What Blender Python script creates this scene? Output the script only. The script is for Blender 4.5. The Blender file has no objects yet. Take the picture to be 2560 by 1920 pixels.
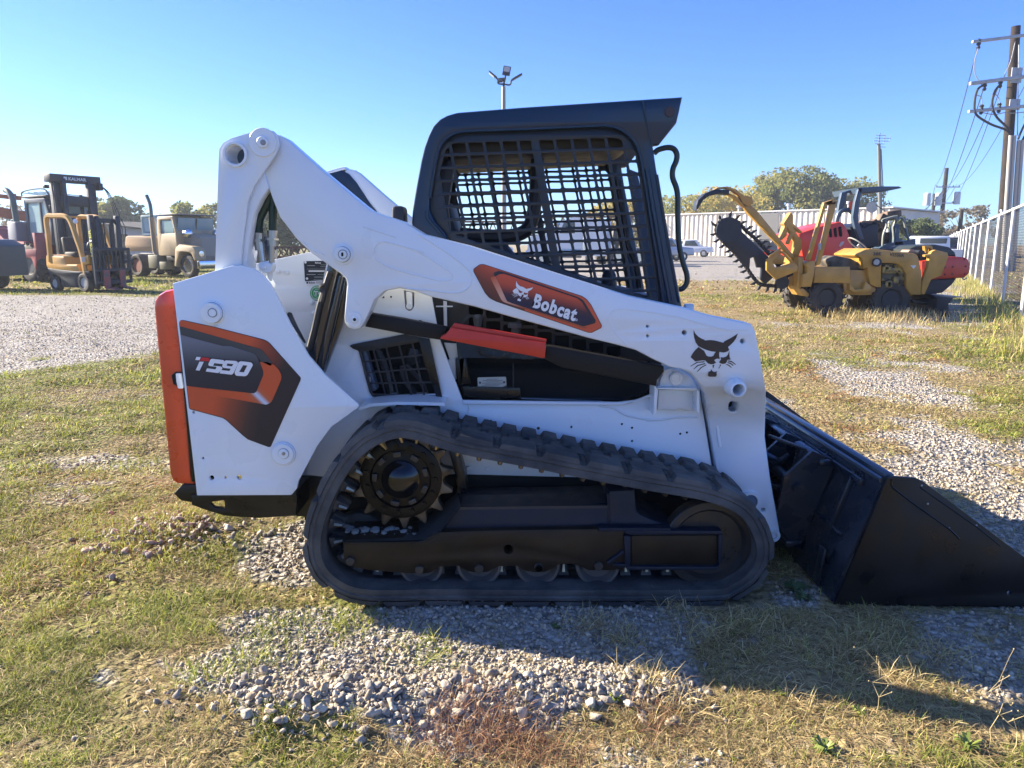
import bpy, bmesh, math, random
import numpy as np
from mathutils import Vector, Matrix
random.seed(7); rng = np.random.default_rng(11)
# photograph geometry: 26 mm-equivalent phone camera, eye height 1.35 m, pitched down
S = 1850.0; CX, CY = 1280.0, 960.0; H = 1.35; TH = math.atan(350/1850)
cT, sT = math.cos(TH), math.sin(TH)
def ray(px, py):
    u = (px-CX)/S; v = (CY-py)/S
    return u, cT+v*sT, -sT+v*cT
def P(px, py, Y):
    r = ray(px, py); t = Y/r[1]
    return Vector((r[0]*t, Y, H+r[2]*t))
def G(px, py, z=0.0):
    r = ray(px, py); t = (z-H)/r[2]
    return Vector((r[0]*t, r[1]*t, z))
col = bpy.context.scene.collection
MATS = {}
def mat(name, color, rough=.5, metal=0, coat=0, var=0, vscale=6, bump=0, bscale=80, rvar=0, col2=None, spec=.5):
    if name in MATS: return MATS[name]
    m = bpy.data.materials.new(name); m.use_nodes = True; nt = m.node_tree
    b = nt.nodes['Principled BSDF']
    b.inputs['Base Color'].default_value = (*color, 1); b.inputs['Roughness'].default_value = rough
    b.inputs['Metallic'].default_value = metal; b.inputs['Coat Weight'].default_value = coat
    b.inputs['Specular IOR Level'].default_value = spec
    tc = nt.nodes.new('ShaderNodeTexCoord')
    def noise(s, d=4):
        n = nt.nodes.new('ShaderNodeTexNoise'); n.inputs['Scale'].default_value = s; n.inputs['Detail'].default_value = d
        nt.links.new(tc.outputs['Object'], n.inputs['Vector']); return n
    if var or col2:
        n = noise(vscale, 6); mr = nt.nodes.new('ShaderNodeMapRange')
        mr.inputs[1].default_value = .35; mr.inputs[2].default_value = .65
        nt.links.new(n.outputs['Fac'], mr.inputs[0])
        mx = nt.nodes.new('ShaderNodeMix'); mx.data_type = 'RGBA'
        c2 = col2 or tuple(c*(1-var) for c in color)
        mx.inputs[6].default_value = (*color, 1); mx.inputs[7].default_value = (*c2, 1)
        nt.links.new(mr.outputs[0], mx.inputs[0]); nt.links.new(mx.outputs[2], b.inputs['Base Color'])
    if rvar:
        n = noise(vscale*2.3, 5); mr = nt.nodes.new('ShaderNodeMapRange')
        mr.inputs[1].default_value = .3; mr.inputs[2].default_value = .7
        mr.inputs[3].default_value = max(0, rough-rvar); mr.inputs[4].default_value = min(1, rough+rvar)
        nt.links.new(n.outputs['Fac'], mr.inputs[0]); nt.links.new(mr.outputs[0], b.inputs['Roughness'])
    if bump:
        n = noise(bscale, 4); bp = nt.nodes.new('ShaderNodeBump'); bp.inputs['Distance'].default_value = bump
        bp.inputs['Strength'].default_value = 1
        nt.links.new(n.outputs['Fac'], bp.inputs['Height']); nt.links.new(bp.outputs[0], b.inputs['Normal'])
    MATS[name] = m; return m
def glass(name, color=(.55,.68,.68), alpha=.45, rough=.05):
    m = mat(name, color, rough); m.node_tree.nodes['Principled BSDF'].inputs['Alpha'].default_value = alpha
    return m
def gradmat(name, a, b, stops, rough=.35):
    """printed vinyl: colour ramp from object-space point a to b"""
    m = bpy.data.materials.new(name); m.use_nodes = True; nt = m.node_tree; bs = nt.nodes['Principled BSDF']
    bs.inputs['Roughness'].default_value = rough
    tc = nt.nodes.new('ShaderNodeTexCoord'); d = (b-a); L = d.length_squared
    vm = nt.nodes.new('ShaderNodeVectorMath'); vm.operation = 'DOT_PRODUCT'
    nt.links.new(tc.outputs['Object'], vm.inputs[0]); vm.inputs[1].default_value = tuple(d/L)
    ma = nt.nodes.new('ShaderNodeMath'); ma.operation = 'SUBTRACT'; ma.inputs[1].default_value = a.dot(d)/L
    nt.links.new(vm.outputs['Value'], ma.inputs[0])
    cr = nt.nodes.new('ShaderNodeValToRGB'); nt.links.new(ma.outputs[0], cr.inputs[0])
    e = cr.color_ramp.elements
    while len(e) < len(stops): e.new(.5)
    for k, (p, c) in enumerate(stops): e[k].position = p; e[k].color = (*c, 1)
    nt.links.new(cr.outputs[0], bs.inputs['Base Color']); MATS[name] = m; return m
def fillet(pts, n=5):
    """round corners given as (x,y,r)"""
    out = []; N = len(pts)
    for i, p in enumerate(pts):
        r = p[2] if len(p) > 2 else 0
        c = Vector(p[:2])
        if r <= 0: out.append(c); continue
        a = Vector(pts[i-1][:2])-c; b = Vector(pts[(i+1) % N][:2])-c
        la, lb = a.length, b.length
        if la < 1e-6 or lb < 1e-6: out.append(c); continue
        a /= la; b /= lb; ang = math.acos(max(-1, min(1, a.dot(b))))
        d = min(r/max(math.tan(ang/2), .05), la*.48, lb*.48)
        for k in range(n+1):
            t = k/n
            out.append((c+a*d)*(1-t)**2 + c*2*t*(1-t) + (c+b*d)*t*t)
    return out
def circ(x, y, r, n=24): return [(x+r*math.cos(2*math.pi*k/n), y+r*math.sin(2*math.pi*k/n)) for k in range(n)]
def rrect(x0, y0, x1, y1, r=4): return [(x0,y0,r),(x1,y0,r),(x1,y1,r),(x0,y1,r)]
def catmull(pts, n=8, closed=False):
    out = []; N = len(pts); V = [Vector(p) for p in pts]
    for i in range(N if closed else N-1):
        p0 = V[(i-1) % N] if closed or i > 0 else V[0]; p1 = V[i]; p2 = V[(i+1) % N]
        p3 = V[(i+2) % N] if closed or i+2 < N else V[-1]
        for k in range(n):
            t = k/n
            out.append(.5*((2*p1)+(p2-p0)*t+(2*p0-5*p1+4*p2-p3)*t*t+(3*p1-p0-3*p2+p3)*t**3))
    if not closed: out.append(V[-1])
    return out
def flat_mesh(outer, holes, ext, bev):
    cu = bpy.data.curves.new('t', 'CURVE'); cu.dimensions = '2D'; cu.fill_mode = 'BOTH'
    for L in [outer]+list(holes):
        L = fillet(L); sp = cu.splines.new('POLY'); sp.points.add(len(L)-1)
        for k, p in enumerate(L): sp.points[k].co = (p[0], p[1], 0, 1)
        sp.use_cyclic_u = True
    cu.extrude = max(ext/2-bev, 0); cu.bevel_depth = bev; cu.bevel_resolution = 1; cu.offset = -bev
    o = bpy.data.objects.new('t', cu); me = bpy.data.meshes.new_from_object(o)
    bpy.data.objects.remove(o); bpy.data.curves.remove(cu); return me
class MB:
    def __init__(s): s.bm = bmesh.new()
    def merge(s, me, f=None):
        b2 = bmesh.new(); b2.from_mesh(me)
        if f:
            for v in b2.verts: v.co = f(v.co)
        t = bpy.data.meshes.new('t'); b2.to_mesh(t); b2.free(); s.bm.from_mesh(t)
        bpy.data.meshes.remove(t); return s
    def plate(s, pts, Y, th, holes=(), bev=.003, bend=None, dy=0):
        """outline in photograph pixels seen on the plane at depth Y, real thickness th metres going back"""
        K = S/(Y*1.02); fl = lambda L: [(p[0], -p[1], *p[2:]) for p in L]
        me = flat_mesh(fl(pts), [fl(h) for h in holes], th*K, min(bev, th*.4)*K)
        if bend:
            b2 = bmesh.new(); b2.from_mesh(me)
            for q, _ in bend: bmesh.ops.bisect_plane(b2, geom=b2.verts[:]+b2.edges[:]+b2.faces[:], plane_co=(0,-q,0), plane_no=(0,1,0))
            b2.to_mesh(me); b2.free()
        def f(c):
            py = -c.y; off = 0
            if bend: off = float(np.interp(py, [q for q, _ in bend], [o for _, o in bend]))
            p = P(c.x, py, Y+off); p.y += th/2 - c.z/K + dy
            return p
        s.merge(me, f); bpy.data.meshes.remove(me); return s
    def flat(s, pts, f3, th, holes=(), bev=.003):
        """outline in metres in a plane; f3 maps (a,b,depth) to a 3D point"""
        me = flat_mesh(pts, holes, th, min(bev, th*.4))
        s.merge(me, lambda c: Vector(f3(c.x, c.y, c.z))); bpy.data.meshes.remove(me); return s
    def box(s, c, size, rot=None, bev=0):
        M = Matrix.Translation(c) @ (rot.to_4x4() if rot else Matrix()) @ Matrix.Diagonal((*size, 1))
        r = bmesh.ops.create_cube(s.bm, size=1, matrix=M)
        if bev:
            ed = list({e for v in r['verts'] for e in v.link_edges})
            bmesh.ops.bevel(s.bm, geom=ed, offset=bev, segments=2, affect='EDGES', profile=.5)
        return s
    def bar(s, a, b, w, h=None, bev=0, up=Vector((0,0,1))):
        a, b = Vector(a), Vector(b); h = h or w; d = b-a; L = d.length; z = d/L
        if abs(z.dot(up)) > .98: up = Vector((0,1,0))
        x = up.cross(z).normalized(); y = z.cross(x)
        R = Matrix((x, y, z)).transposed()
        return s.box((a+b)/2, (w, h, L), R, bev)
    def tube(s, pts, r, n=8, cap=True, closed=False):
        pts = [Vector(p) for p in pts]; rings = []; N = len(pts); prev = None
        rs = r if hasattr(r, '__len__') else [r]*N
        for i, p in enumerate(pts):
            if closed: t = pts[(i+1) % N]-pts[i-1]
            else: t = pts[min(i+1, N-1)]-pts[max(i-1, 0)]
            t.normalize()
            if prev is None:
                x = t.cross(Vector((0,0,1)) if abs(t.z) < .9 else Vector((0,1,0))).normalized()
            else: x = (prev-t*prev.dot(t)).normalized()
            prev = x; y = t.cross(x)
            rings.append([s.bm.verts.new(p+(x*math.cos(2*math.pi*k/n)+y*math.sin(2*math.pi*k/n))*rs[i]) for k in range(n)])
        for i in range(N if closed else N-1):
            A, B = rings[i], rings[(i+1) % N]
            for k in range(n): s.bm.faces.new((A[k], A[(k+1) % n], B[(k+1) % n], B[k]))
        if cap and not closed:
            s.bm.faces.new(rings[0][::-1]); s.bm.faces.new(rings[-1])
        return s
    def cyl(s, a, b, r, r2=None, n=16): return s.tube([a, b], [r, r if r2 is None else r2], n)
    def lathe(s, c, prof, axis='Y', n=32, cap=True):
        """profile [(offset along axis, radius)]"""
        c = Vector(c); rings = []
        for h, r in prof:
            R = []
            for k in range(n):
                a = 2*math.pi*k/n; u, v = r*math.cos(a), r*math.sin(a)
                R.append(s.bm.verts.new(c+(Vector((u, h, v)) if axis == 'Y' else Vector((h, u, v)) if axis == 'X' else Vector((u, v, h)))))
            rings.append(R)
        for A, B in zip(rings, rings[1:]):
            for k in range(n): s.bm.faces.new((A[k], A[(k+1) % n], B[(k+1) % n], B[k]))
        if not cap:
            A, B = rings[-1], rings[0]
            for k in range(n): s.bm.faces.new((A[k], A[(k+1) % n], B[(k+1) % n], B[k]))
            return s
        if prof[0][1] > 1e-5: s.bm.faces.new(rings[0][::-1])
        if prof[-1][1] > 1e-5: s.bm.faces.new(rings[-1])
        return s
    def disc(s, px, py, rpx, Y, th, n=24, bev=.002): # boss on a plane, thickness towards the camera
        p = P(px, py, Y); r = rpx*Y*1.02/S
        return s.lathe(p, [(0, r), (-th+bev, r), (-th, r-bev)], n=n)
    def line(s, pxs, Y, r, n=6, smooth=4):
        pts = catmull([P(x, y, Y) for x, y in pxs], smooth); return s.tube(pts, r, n)
    def out(s, name, m, parent=None, smooth=35, label=None, local=False, split=False):
        if split:   # one object per separate piece
            s.bm.verts.index_update(); seen = set(); res = []
            s.bm.verts.ensure_lookup_table()
            for v0 in s.bm.verts:
                if v0.index in seen: continue
                st = [v0]; seen.add(v0.index); grp = []
                while st:
                    v = st.pop(); grp.append(v)
                    for e in v.link_edges:
                        o = e.other_vert(v)
                        if o.index not in seen: seen.add(o.index); st.append(o)
                b = MB(); mp = {v.index: b.bm.verts.new(v.co) for v in grp}
                for f in {f for v in grp for f in v.link_faces}:
                    try: b.bm.faces.new([mp[v.index] for v in f.verts])
                    except ValueError: pass
                res.append(b)
            s.bm.free()
            return [b.out(name, m, parent, smooth, label, local) for b in res][0]
        bmesh.ops.remove_doubles(s.bm, verts=s.bm.verts, dist=1e-5)
        bmesh.ops.recalc_face_normals(s.bm, faces=s.bm.faces)
        me = bpy.data.meshes.new(name); s.bm.to_mesh(me); s.bm.free()
        me.materials.append(m)
        if parent and not local:
            o = Vector((0,0,0)); q = parent
            while q: o += q.location; q = q.parent
            me.transform(Matrix.Translation(-o))
        if smooth:
            me.shade_smooth(); me.set_sharp_from_angle(angle=math.radians(smooth))
        ob = bpy.data.objects.new(name, me); col.objects.link(ob); ob.parent = parent
        if label: ob['label'] = label
        return ob
def tag(o, label=None, cat=None, group=None, kind=None):
    if label: o['label'] = label
    if cat: o['category'] = cat
    if group: o['group'] = group
    if kind: o['kind'] = kind
    return o
def thing(name, loc, label, cat, group=None, rz=0):
    o = bpy.data.objects.new(name, None); col.objects.link(o); o.location = loc; o.rotation_euler = (0,0,rz)
    o.empty_display_size = .2
    return tag(o, label, cat, group)
def copy_tree(o, parent=None):
    c = o.copy(); col.objects.link(c); c.parent = parent
    for ch in list(o.children): copy_tree(ch, c)
    return c
YC = 3.44  # centre plane of the loader
def mirrored(o, name=None):
    """far-side twin of a loader part"""
    c = o.copy(); c.data = o.data.copy(); col.objects.link(c)
    if name: c.name = name
    me = c.data
    oy = 0; q = o.parent
    while q: oy += q.location.y; q = q.parent
    k = 2*(YC-oy)
    n = len(me.vertices); a = np.empty(n*3, np.float32); me.vertices.foreach_get('co', a); a = a.reshape(-1,3)
    a[:,1] = k-a[:,1]; me.vertices.foreach_set('co', a.ravel()); me.flip_normals(); me.update()
    return c
Z1 = lambda x, y: (360+x/3.16, 280+y/3.16)
Z2 = lambda x, y: (980+x/2.765, 220+y/2.765)
Z3 = lambda x, y: (360+x/3.16, 700+y/3.16)
Z4 = lambda x, y: (860+x/2.765, 680+y/2.765)
Z5 = lambda x, y: (1500+x/3.687, 740+y/3.687)
Z6 = lambda x, y: (720+x/2.9625, 1000+y/2.9625)
Z7 = lambda x, y: (1300+x/3.253, 1080+y/3.253)
Z8 = lambda x, y: (1860+x/2.676, 940+y/2.676)
ZH = lambda x, y: (600+x/3.95, 380+y/3.95)
ZG = lambda x, y: (430+x/4.741, 780+y/4.741)
ZE = lambda x, y: (1160+x/5.978, 640+y/5.978)
ZF = lambda x, y: (1690+x/10.368, 800+y/10.368)
def T(f, pts): return [(*f(p[0], p[1]), *p[2:]) for p in pts]
# ------------------------------------------------------------------ materials of the loader
WHITE = mat('white_paint', (.745,.79,.825), .32, coat=.25, col2=(.71,.745,.77), vscale=2.2, rvar=.08, bump=.0006, bscale=9)
CAB = mat('black_cab_paint', (.003,.020,.046), .40, coat=.15, rvar=.1, vscale=4, bump=.0008, bscale=7)
BLACK = mat('black_paint', (.006,.006,.007), .32, spec=.35, coat=.1, rvar=.12, vscale=5, bump=.0008, bscale=8)
SATIN = mat('satin_black', (.018,.018,.02), .5, rvar=.1)
DIRTY = mat('dusty_black', (.016,.016,.017), .4, col2=(.03,.027,.024), vscale=9, rvar=.15, bump=.001, bscale=40)
RUB = mat('track_rubber', (.030,.033,.036), .75, col2=(.085,.085,.082), vscale=9, bump=.007, bscale=28, rvar=.1)
RUBSM = mat('smooth_rubber', (.02,.02,.022), .5, rvar=.12)
ORANGE = mat('red_orange_paint', (.62,.062,.016), .3, coat=.4, var=.12, vscale=5, rvar=.08)
REDST = mat('red_stop_paint', (.60,.035,.015), .42, var=.1, vscale=9)
STEEL = mat('bare_steel', (.35,.34,.33), .3, metal=1)
BRASS = mat('worn_steel', (.40,.32,.2), .34, metal=1, var=.4, vscale=30)
SPK = mat('sprocket_steel', (.012,.011,.010), .4, metal=.5, col2=(.17,.135,.09), vscale=12, rvar=.1)
HOSE = mat('green_black_hose', (.012,.035,.022), .45)
GREY = mat('grey_metal', (.3,.3,.3), .45, metal=.3, var=.2, vscale=20)
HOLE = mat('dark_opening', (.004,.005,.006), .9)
VINW = mat('white_vinyl', (.78,.78,.8), .4)
VINK = mat('dark_vinyl', (.02,.018,.03), .35)
VINR = mat('red_vinyl', (.55,.02,.03), .35)
VING = mat('green_vinyl', (.02,.28,.09), .4)
CHAR = mat('charcoal_vinyl', (.05,.05,.055), .4)

L = thing('compact_track_loader', (.1, YC, 0), 'large white and black rubber-tracked skid loader with orange rear door and lowered bucket', 'loader')
# ---- near-side rear panel
YP = 2.70
m = MB()
panel = T(Z1, [(225,1355),(560,1255),(690,1215),(770,1213),(850,1230),(930,1285),(990,1350)]) + \
        T(Z3, [(1050,130),(1150,340),(1300,600),(1430,750),(1690,978,10),(1700,1002,6),(1480,1160),(1370,1310),(1220,1590)]) + [(742,1222,8),(728,1238,8),(492,1239)]
m.plate(panel, YP, .018, holes=[circ(528.7,1195,6,16), circ(563.5,1194,3,10), circ(598,1193.7,6,16), [(481,1028),(486,1028),(486,1034),(481,1034)], [(504.5,1143),(509.5,1143),(509.5,1148),(504.5,1148)]])
m.plate([(431,709),(440,706),(503,1239),(492,1239)], YP+.018, .05, bev=.003)     # folded rear edge
pan = m.out('side_panel', WHITE, L)
m = MB(); m.disc(531,782,30,YP,.006); m.disc(531,782,25,YP-.006,.02); m.disc(531,782,10.5,YP-.026,.002); m.plate(rrect(534,812,541,817,1),YP-.01,.01)
m.out('pivot_boss', WHITE, pan)
m = MB(); m.disc(709,1134,31,YP,.004,32); m.disc(709,1134,27,YP-.004,.012,32); m.disc(709,1134,13,YP-.016,.006)
b = m.out('pivot_boss', WHITE, pan)
m = MB(); m.disc(709,1134,4.5,YP-.022,.004); m.out('bolt', STEEL, b)
mirrored(pan)
def ringline(px, py, rpx, Y, par, w=.0012):
    m = MB(); p = P(px, py, Y); r = rpx*Y*1.02/S; m.lathe(p, [(0,r+w),(-.0008,r+w),(-.0008,r-w),(0,r-w)], n=32, cap=False); m.out('seam_ring', mat('seam_grey', (.18,.2,.24), .6), par, smooth=0)
ringline(531,782,10.6,YP-.0275,pan); ringline(531,782,25.2,YP-.0055,pan); ringline(709,1134,13.2,YP-.0165,pan); ringline(709,1134,30.5,YP,pan)
# ---- printed graphic with model number
def loc(p): return p-L.location
def zp(f, x, y, Y=2.7): return loc(P(*f(x, y), Y))
OR = (.60,.085,.025)
def decal(pts, mt, Y, name, parent, holes=(), f=ZG):
    return MB().plate(T(f, pts), Y, .0012, holes=[T(f, h) for h in holes], bev=0).out(name, mt, parent, smooth=0)
g_out = [(78,83,10),(500,175),(1080,323),(1143,350,40),(1528,780,20),(1522,812,20),(1170,1598,14),(1145,1602,14),(900,1512),(845,1470),(640,1282),(600,1257),(203,1150,8)]
d0 = decal(g_out, VINK, YP-.0015, 'model_graphic', pan)
g_in = [(86,92,8),(500,183),(1078,332),(1138,358,38),(1519,785,18),(1514,810,18),(1163,1590,12),(1145,1592,12),(905,1502),(852,1462),(648,1274),(606,1249),(209,1143,6)]
ga = gradmat('orange_to_black_print', zp(ZG,560,800), zp(ZG,1130,960), [(0,OR),(.35,(.26,.05,.025)),(.72,(.055,.025,.025)),(1,(.014,.01,.02))])
decal(g_in, ga, YP-.003, 'orange_field', d0)
decal([(88,93,8),(500,183),(1078,332),(1138,358,38),(1390,640),(1290,690),(1190,605),(1080,466,30),(1040,438),(92,166)],
      gradmat('orange_band_print', zp(ZG,900,400), zp(ZG,1320,640), [(0,OR),(.3,(.33,.05,.022)),(1,(.03,.014,.02))]), YP-.0045, 'orange_band', d0)
decal([(92,168),(1050,440),(1080,466,20),(1190,605),(1170,640),(1060,590),(1000,512,20),(960,490),(690,405),(600,402),(103,270)], CHAR, YP-.006, 'charcoal_band', d0)
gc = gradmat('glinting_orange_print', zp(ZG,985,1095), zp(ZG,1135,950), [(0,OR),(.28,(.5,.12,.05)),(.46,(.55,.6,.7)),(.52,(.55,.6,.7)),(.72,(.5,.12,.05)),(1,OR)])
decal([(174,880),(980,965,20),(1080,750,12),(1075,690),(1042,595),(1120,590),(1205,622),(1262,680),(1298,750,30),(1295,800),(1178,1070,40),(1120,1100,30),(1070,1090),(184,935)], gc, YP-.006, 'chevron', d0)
gi = gradmat('blue_grey_print', zp(ZG,500,330), zp(ZG,560,900), [(0,(.16,.17,.21)),(.35,(.07,.08,.1)),(.6,(.02,.022,.035)),(1,(.008,.01,.025))])
decal([(103,272),(590,402),(690,405),(960,490),(1003,518,16),(1080,700),(1080,750,14),(1002,938),(980,963,14),(940,962),(173,876)], gi, YP-.0075, 'inner_field', d0)
for pts, mt, hs in [
    ([(290,530),(340,535),(325,572),(275,568)], VINW, ()), ([(350,537),(450,545),(435,585),(330,578)], VINR, ()),
    ([(325,588),(377,590),(326,695),(280,690)], VINW, ()),
    ([(460,553,5),(622,572,6),(605,618),(500,605),(487,637),(585,646,10),(600,668,10),(560,715),(545,724),(400,705),(415,668),(515,680),(528,657),(520,648),(440,640,6),(428,622,6)], VINW, ()),
    ([(635,573,8),(760,580,8),(786,602,8),(735,712),(715,744,6),(563,727),(580,688),(680,700),(695,672),(605,662,6),(592,640,6),(620,585)], VINW, [[(655,610),(728,617),(710,645),(645,637)]]),
    ([(812,583,6),(935,597,8),(962,625,8),(895,745),(868,762,6),(760,755,6),(738,725,8),(790,595)], VINW, [[(842,630),(892,635),(852,715),(795,710)]])]:
    cxm = sum(p[0] for p in pts)/len(pts); cym = sum(p[1] for p in pts)/len(pts)
    decal([(cxm+(p[0]-cxm)*(1+16/max(abs(p[0]-cxm),40)) , cym+(p[1]-cym)*(1+10/max(abs(p[1]-cym),30)), 6) for p in pts], VINK, YP-.0088, 'character_outline', d0)
    decal(pts, mt, YP-.0102, 'character', d0, hs)
# ---- tailgate and rear base
m = MB()
tg = [(381,760,20),(384,745,20),(425,722,20),(470,722),(500,1222),(440,1215,18),(424,1195,20)]
m.plate([(381,770),(383,752),(393,737),(410,727),(435,721),(450,760),(478,1190),(488,1215),(440,1212),(428,1204),(421,1185)], 2.745, 1.39, bev=.02)
o = m.out('tailgate', ORANGE, L)
MB().plate([(436,738),(452,738),(492,1205),(478,1205)], 2.738, .3, bev=.004).out('seal_strip', BLACK, o)
MB().plate([(428,938,4),(438,930,4),(452,932),(458,972),(445,968),(432,960,4)], 2.735, .05).out('latch_recess', HOLE, o)
MB().plate([(438,934,3),(451,934,3),(458,972,4),(444,972,4),(440,955)], 2.725, .02, bev=.004).out('latch', WHITE, o)
m = MB(); m.plate([(452,985),(472,985),(478,1065),(462,1065)], 2.76, .2); m.out('hinge_plate', GREY, o)
m = MB()
m.plate([(580,1240),(741,1228),(741,1288),(640,1292),(580,1288)], 2.76, 1.38, bev=.004)
m.plate([(478,1238),(741,1226),(741,1290),(640,1296),(560,1290),(503,1272),(478,1262)], 2.73, .02, holes=[[(523,1256,4),(560,1251,4),(562,1273,5),(535,1268,5)]], bev=.004)
m.plate([(434,1234),(455,1212),(490,1212),(494,1238),(478,1256),(452,1252)], 2.74, 1.40, bev=.004)
m.out('rear_bumper', BLACK, L)
MB().plate([(741,1190),(830,1190),(860,1290),(741,1292)], 2.95, .9, bev=.005).out('belly_plate', BLACK, L)
# ---- rear link of the lift arm
m = MB()
link = T(Z1, [(588,330),(592,290),(625,240),(690,205),(890,145),(950,135),(1020,150),(1058,190),(1066,260),(1040,330),(945,470),(870,580),(820,700),(800,850),(780,1000),(755,1300),(557,1300)])
m.plate(link, 2.725, .016, holes=[circ(589.4,386.6,23,28)])
inner = T(Z1, [(600,300),(690,215),(880,155),(960,150),(1030,220),(1000,360),(985,600),(925,690),(870,800),(840,960),(815,1150),(800,1300),(780,1300),(790,1000),(812,850),(832,700),(882,580),(955,470),(1030,330),(1050,240),(1000,170),(930,160),(700,225),(610,310),(600,420),(570,1300),(560,1300)])
fl = T(Z1, [(948,470),(985,600),(925,690),(870,800),(840,960),(815,1150),(800,1300),(757,1300),(780,1000),(800,850),(820,700),(870,580)])
m.plate(fl, 2.742, .11, bev=.006)
m.plate(T(Z1, [(588,330),(620,330),(600,1300),(557,1300)]), 2.742, .11, bev=.006)
m.plate(T(Z1, [(592,290),(625,240),(690,205),(890,145),(950,135),(960,170),(700,240),(640,300)]), 2.742, .11, bev=.006)
lk = m.out('rear_link', WHITE, L)
m = MB(); p = P(589.4,386.6,2.725); R = 23*2.725*1.02/S
m.lathe(p, [(-.012,R),(-.012,R+.008),(.11,R+.008),(.11,R)], cap=False)
m.out('cross_tube', WHITE, lk)
MB().disc(589.4,386.6,22.5,2.84,.004).out('tube_interior', mat('slate_tone',(.10,.14,.2),.5), lk)
m = MB(); m.disc(657.5,356,33,2.725,.006,32); m.disc(657.5,356,13,2.719,.012); bb = m.out('pivot_boss', WHITE, lk)
MB().disc(657.5,356,6.5,2.707,.003).out('pin_end', GREY, bb)
mirrored(lk)
# ---- lift arm (bent front leg)
arm = T(Z1, [(945,490),(930,430),(925,300),(960,170),(1060,176),(1112,202),(1400,455),(1730,730),(1790,775),(1850,800),(2050,865),(2212,965)]) + \
      [(1175,614),(1414,690),(1576.7,740.8),(1713,770),(1780,790),(1855,805)] + T(Z5, [(1330,243,6),(1400,258,14),(1436,330,10),(1475,530),(1535,880),(1524,1300),(1570,1659)]) + \
      T(Z7, [(2115,810),(2100,870,10),(2050,905)]) + [(1880,1330),(1835,1290),(1800,1210)] + \
      T(Z5, [(1080,1640),(1000,1150),(985,920),(950,850),(900,780),(830,710),(750,675),(640,655),(480,580),(330,500),(150,450),(0,415)]) + \
      T(Z4, [(1700,460),(1185,320),(900,240),(600,172),(480,130),(380,112),(280,133),(210,195),(175,280),(128,370),(108,392),(70,400),(30,385),(5,350),(0,320),(18,100)]) + \
      T(Z1, [(1605,1370),(1595,1320),(1565,1285),(1490,1235),(1310,1105),(1200,1000),(1070,830),(1010,680)])
bend = [(925,0),(965,.02),(1040,.17),(1075,.19)]
m = MB()
m.plate(arm, 2.75, .095, holes=[circ(*Z5(1250,848),14,20), circ(*Z5(440,281),2.8,10), circ(*Z5(440,369),2.8,10), circ(*Z5(779,339),5.4,14), circ(*Z5(1316,418),5.4,14),
        T(Z5, [(1190,1000,15),(1205,975,15),(1275,978,12),(1275,1055,12),(1235,1075,20),(1188,1060,15)]), circ(*Z7(1980,636),4.2,12)], bev=.009, bend=bend)
armo = m.out('lift_arm', WHITE, L)
m = MB()
Yb = 2.75
for path in (T(Z1, [(1830,1160),(1822,1100),(1840,1050),(1890,1028),(1960,1040),(2212,1110)])+T(Z2, [(0,1075),(150,1120),(290,1200),(400,1275),(412,1310),(390,1328),(300,1325),(0,1245)]),):
    m.line(path+[path[0]], Yb+.001, .004, 5)
m.line(T(Z2, [(180,1010),(300,1085),(420,1165),(530,1260),(548,1330),(520,1385),(440,1418),(300,1405),(100,1385)]), Yb+.001, .004, 5)
m.line(T(Z1, [(1730,905),(1850,945),(1990,990)]), Yb+.001, .003, 5); m.line(T(Z1, [(1240,1010),(1340,1090),(1430,1130)]), Yb+.001, .003, 5)
m.line(T(Z5, [(250,450),(150,350),(90,250),(85,200),(120,140),(200,120),(400,140),(700,190),(1000,270),(1200,315),(1360,310)]), Yb+.001, .004, 5)
m.line([Z5(1068,1080),Z5(1078,1200),Z5(1105,1390)], Yb+.19, .007, 6)
m.out('stamped_rib', WHITE, armo, split=True)
def pin(x, y, r1, r2, r3, Y, th=.018):
    m = MB(); m.disc(x,y,r1,Y,.004,28); m.disc(x,y,r2,Y-.004,th); m.disc(x,y,r3,Y-.004-th,.003)
    return m.out('pivot_boss', WHITE, armo)
ringline(*Z1(1570,1125),18.3,Yb-.0045,armo); ringline(*Z1(1570,1125),10.6,Yb-.0248,armo)
b = pin(*Z1(1570,1125), 26, 18, 10.5, Yb); MB().plate(rrect(853,631,858,641,2), Yb-.027, .003, bev=0).out('pin_slot', HOLE, b)
b = pin(*Z1(1663,1640), 19, 10, 8, Yb, .004); MB().disc(*Z1(1663,1640), 4, Yb-.011, .002).out('pin_hole', HOLE, b)
m = MB(); p = P(*Z5(1250,848), 2.75); r = 14*2.75*1.02/S; m.lathe(p, [(.08,r+.016),(-.002,r+.016),(-.02,r+.014),(-.036,r+.008),(-.04,r+.002),(-.036,r),(.08,r)], n=32, cap=False)
m.out('pivot_tube', WHITE, armo)
m = MB(); Yl = 2.94; p = P(*Z7(1865,560), Yl); r = 19*Yl/S*1.02; m.lathe(p, [(0,r+.014),(-.014,r+.012),(-.014,r),(0,r)], n=28, cap=False); b=m.out('lower_boss', WHITE, armo)
MB().disc(*Z7(1865,560), 19, Yl-.004, .006).out('bore', mat('slate_tone',(.1,.14,.2)), b)
m = MB(); p = P(*Z7(2055,835), Yl); m.lathe(p, [(0,.03),(-.012,.028),(-.012,.016),(0,.016)], cap=False); m.out('tip_pin', WHITE, armo)
m = MB().plate([(1812,995),(1860,995),(1860,1042),(1812,1042)], 2.99, .01); m.out('hole_backing', HOLE, armo)  # near-black plate added behind the hole, its colour standing in for shade
mirrored(armo)
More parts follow.
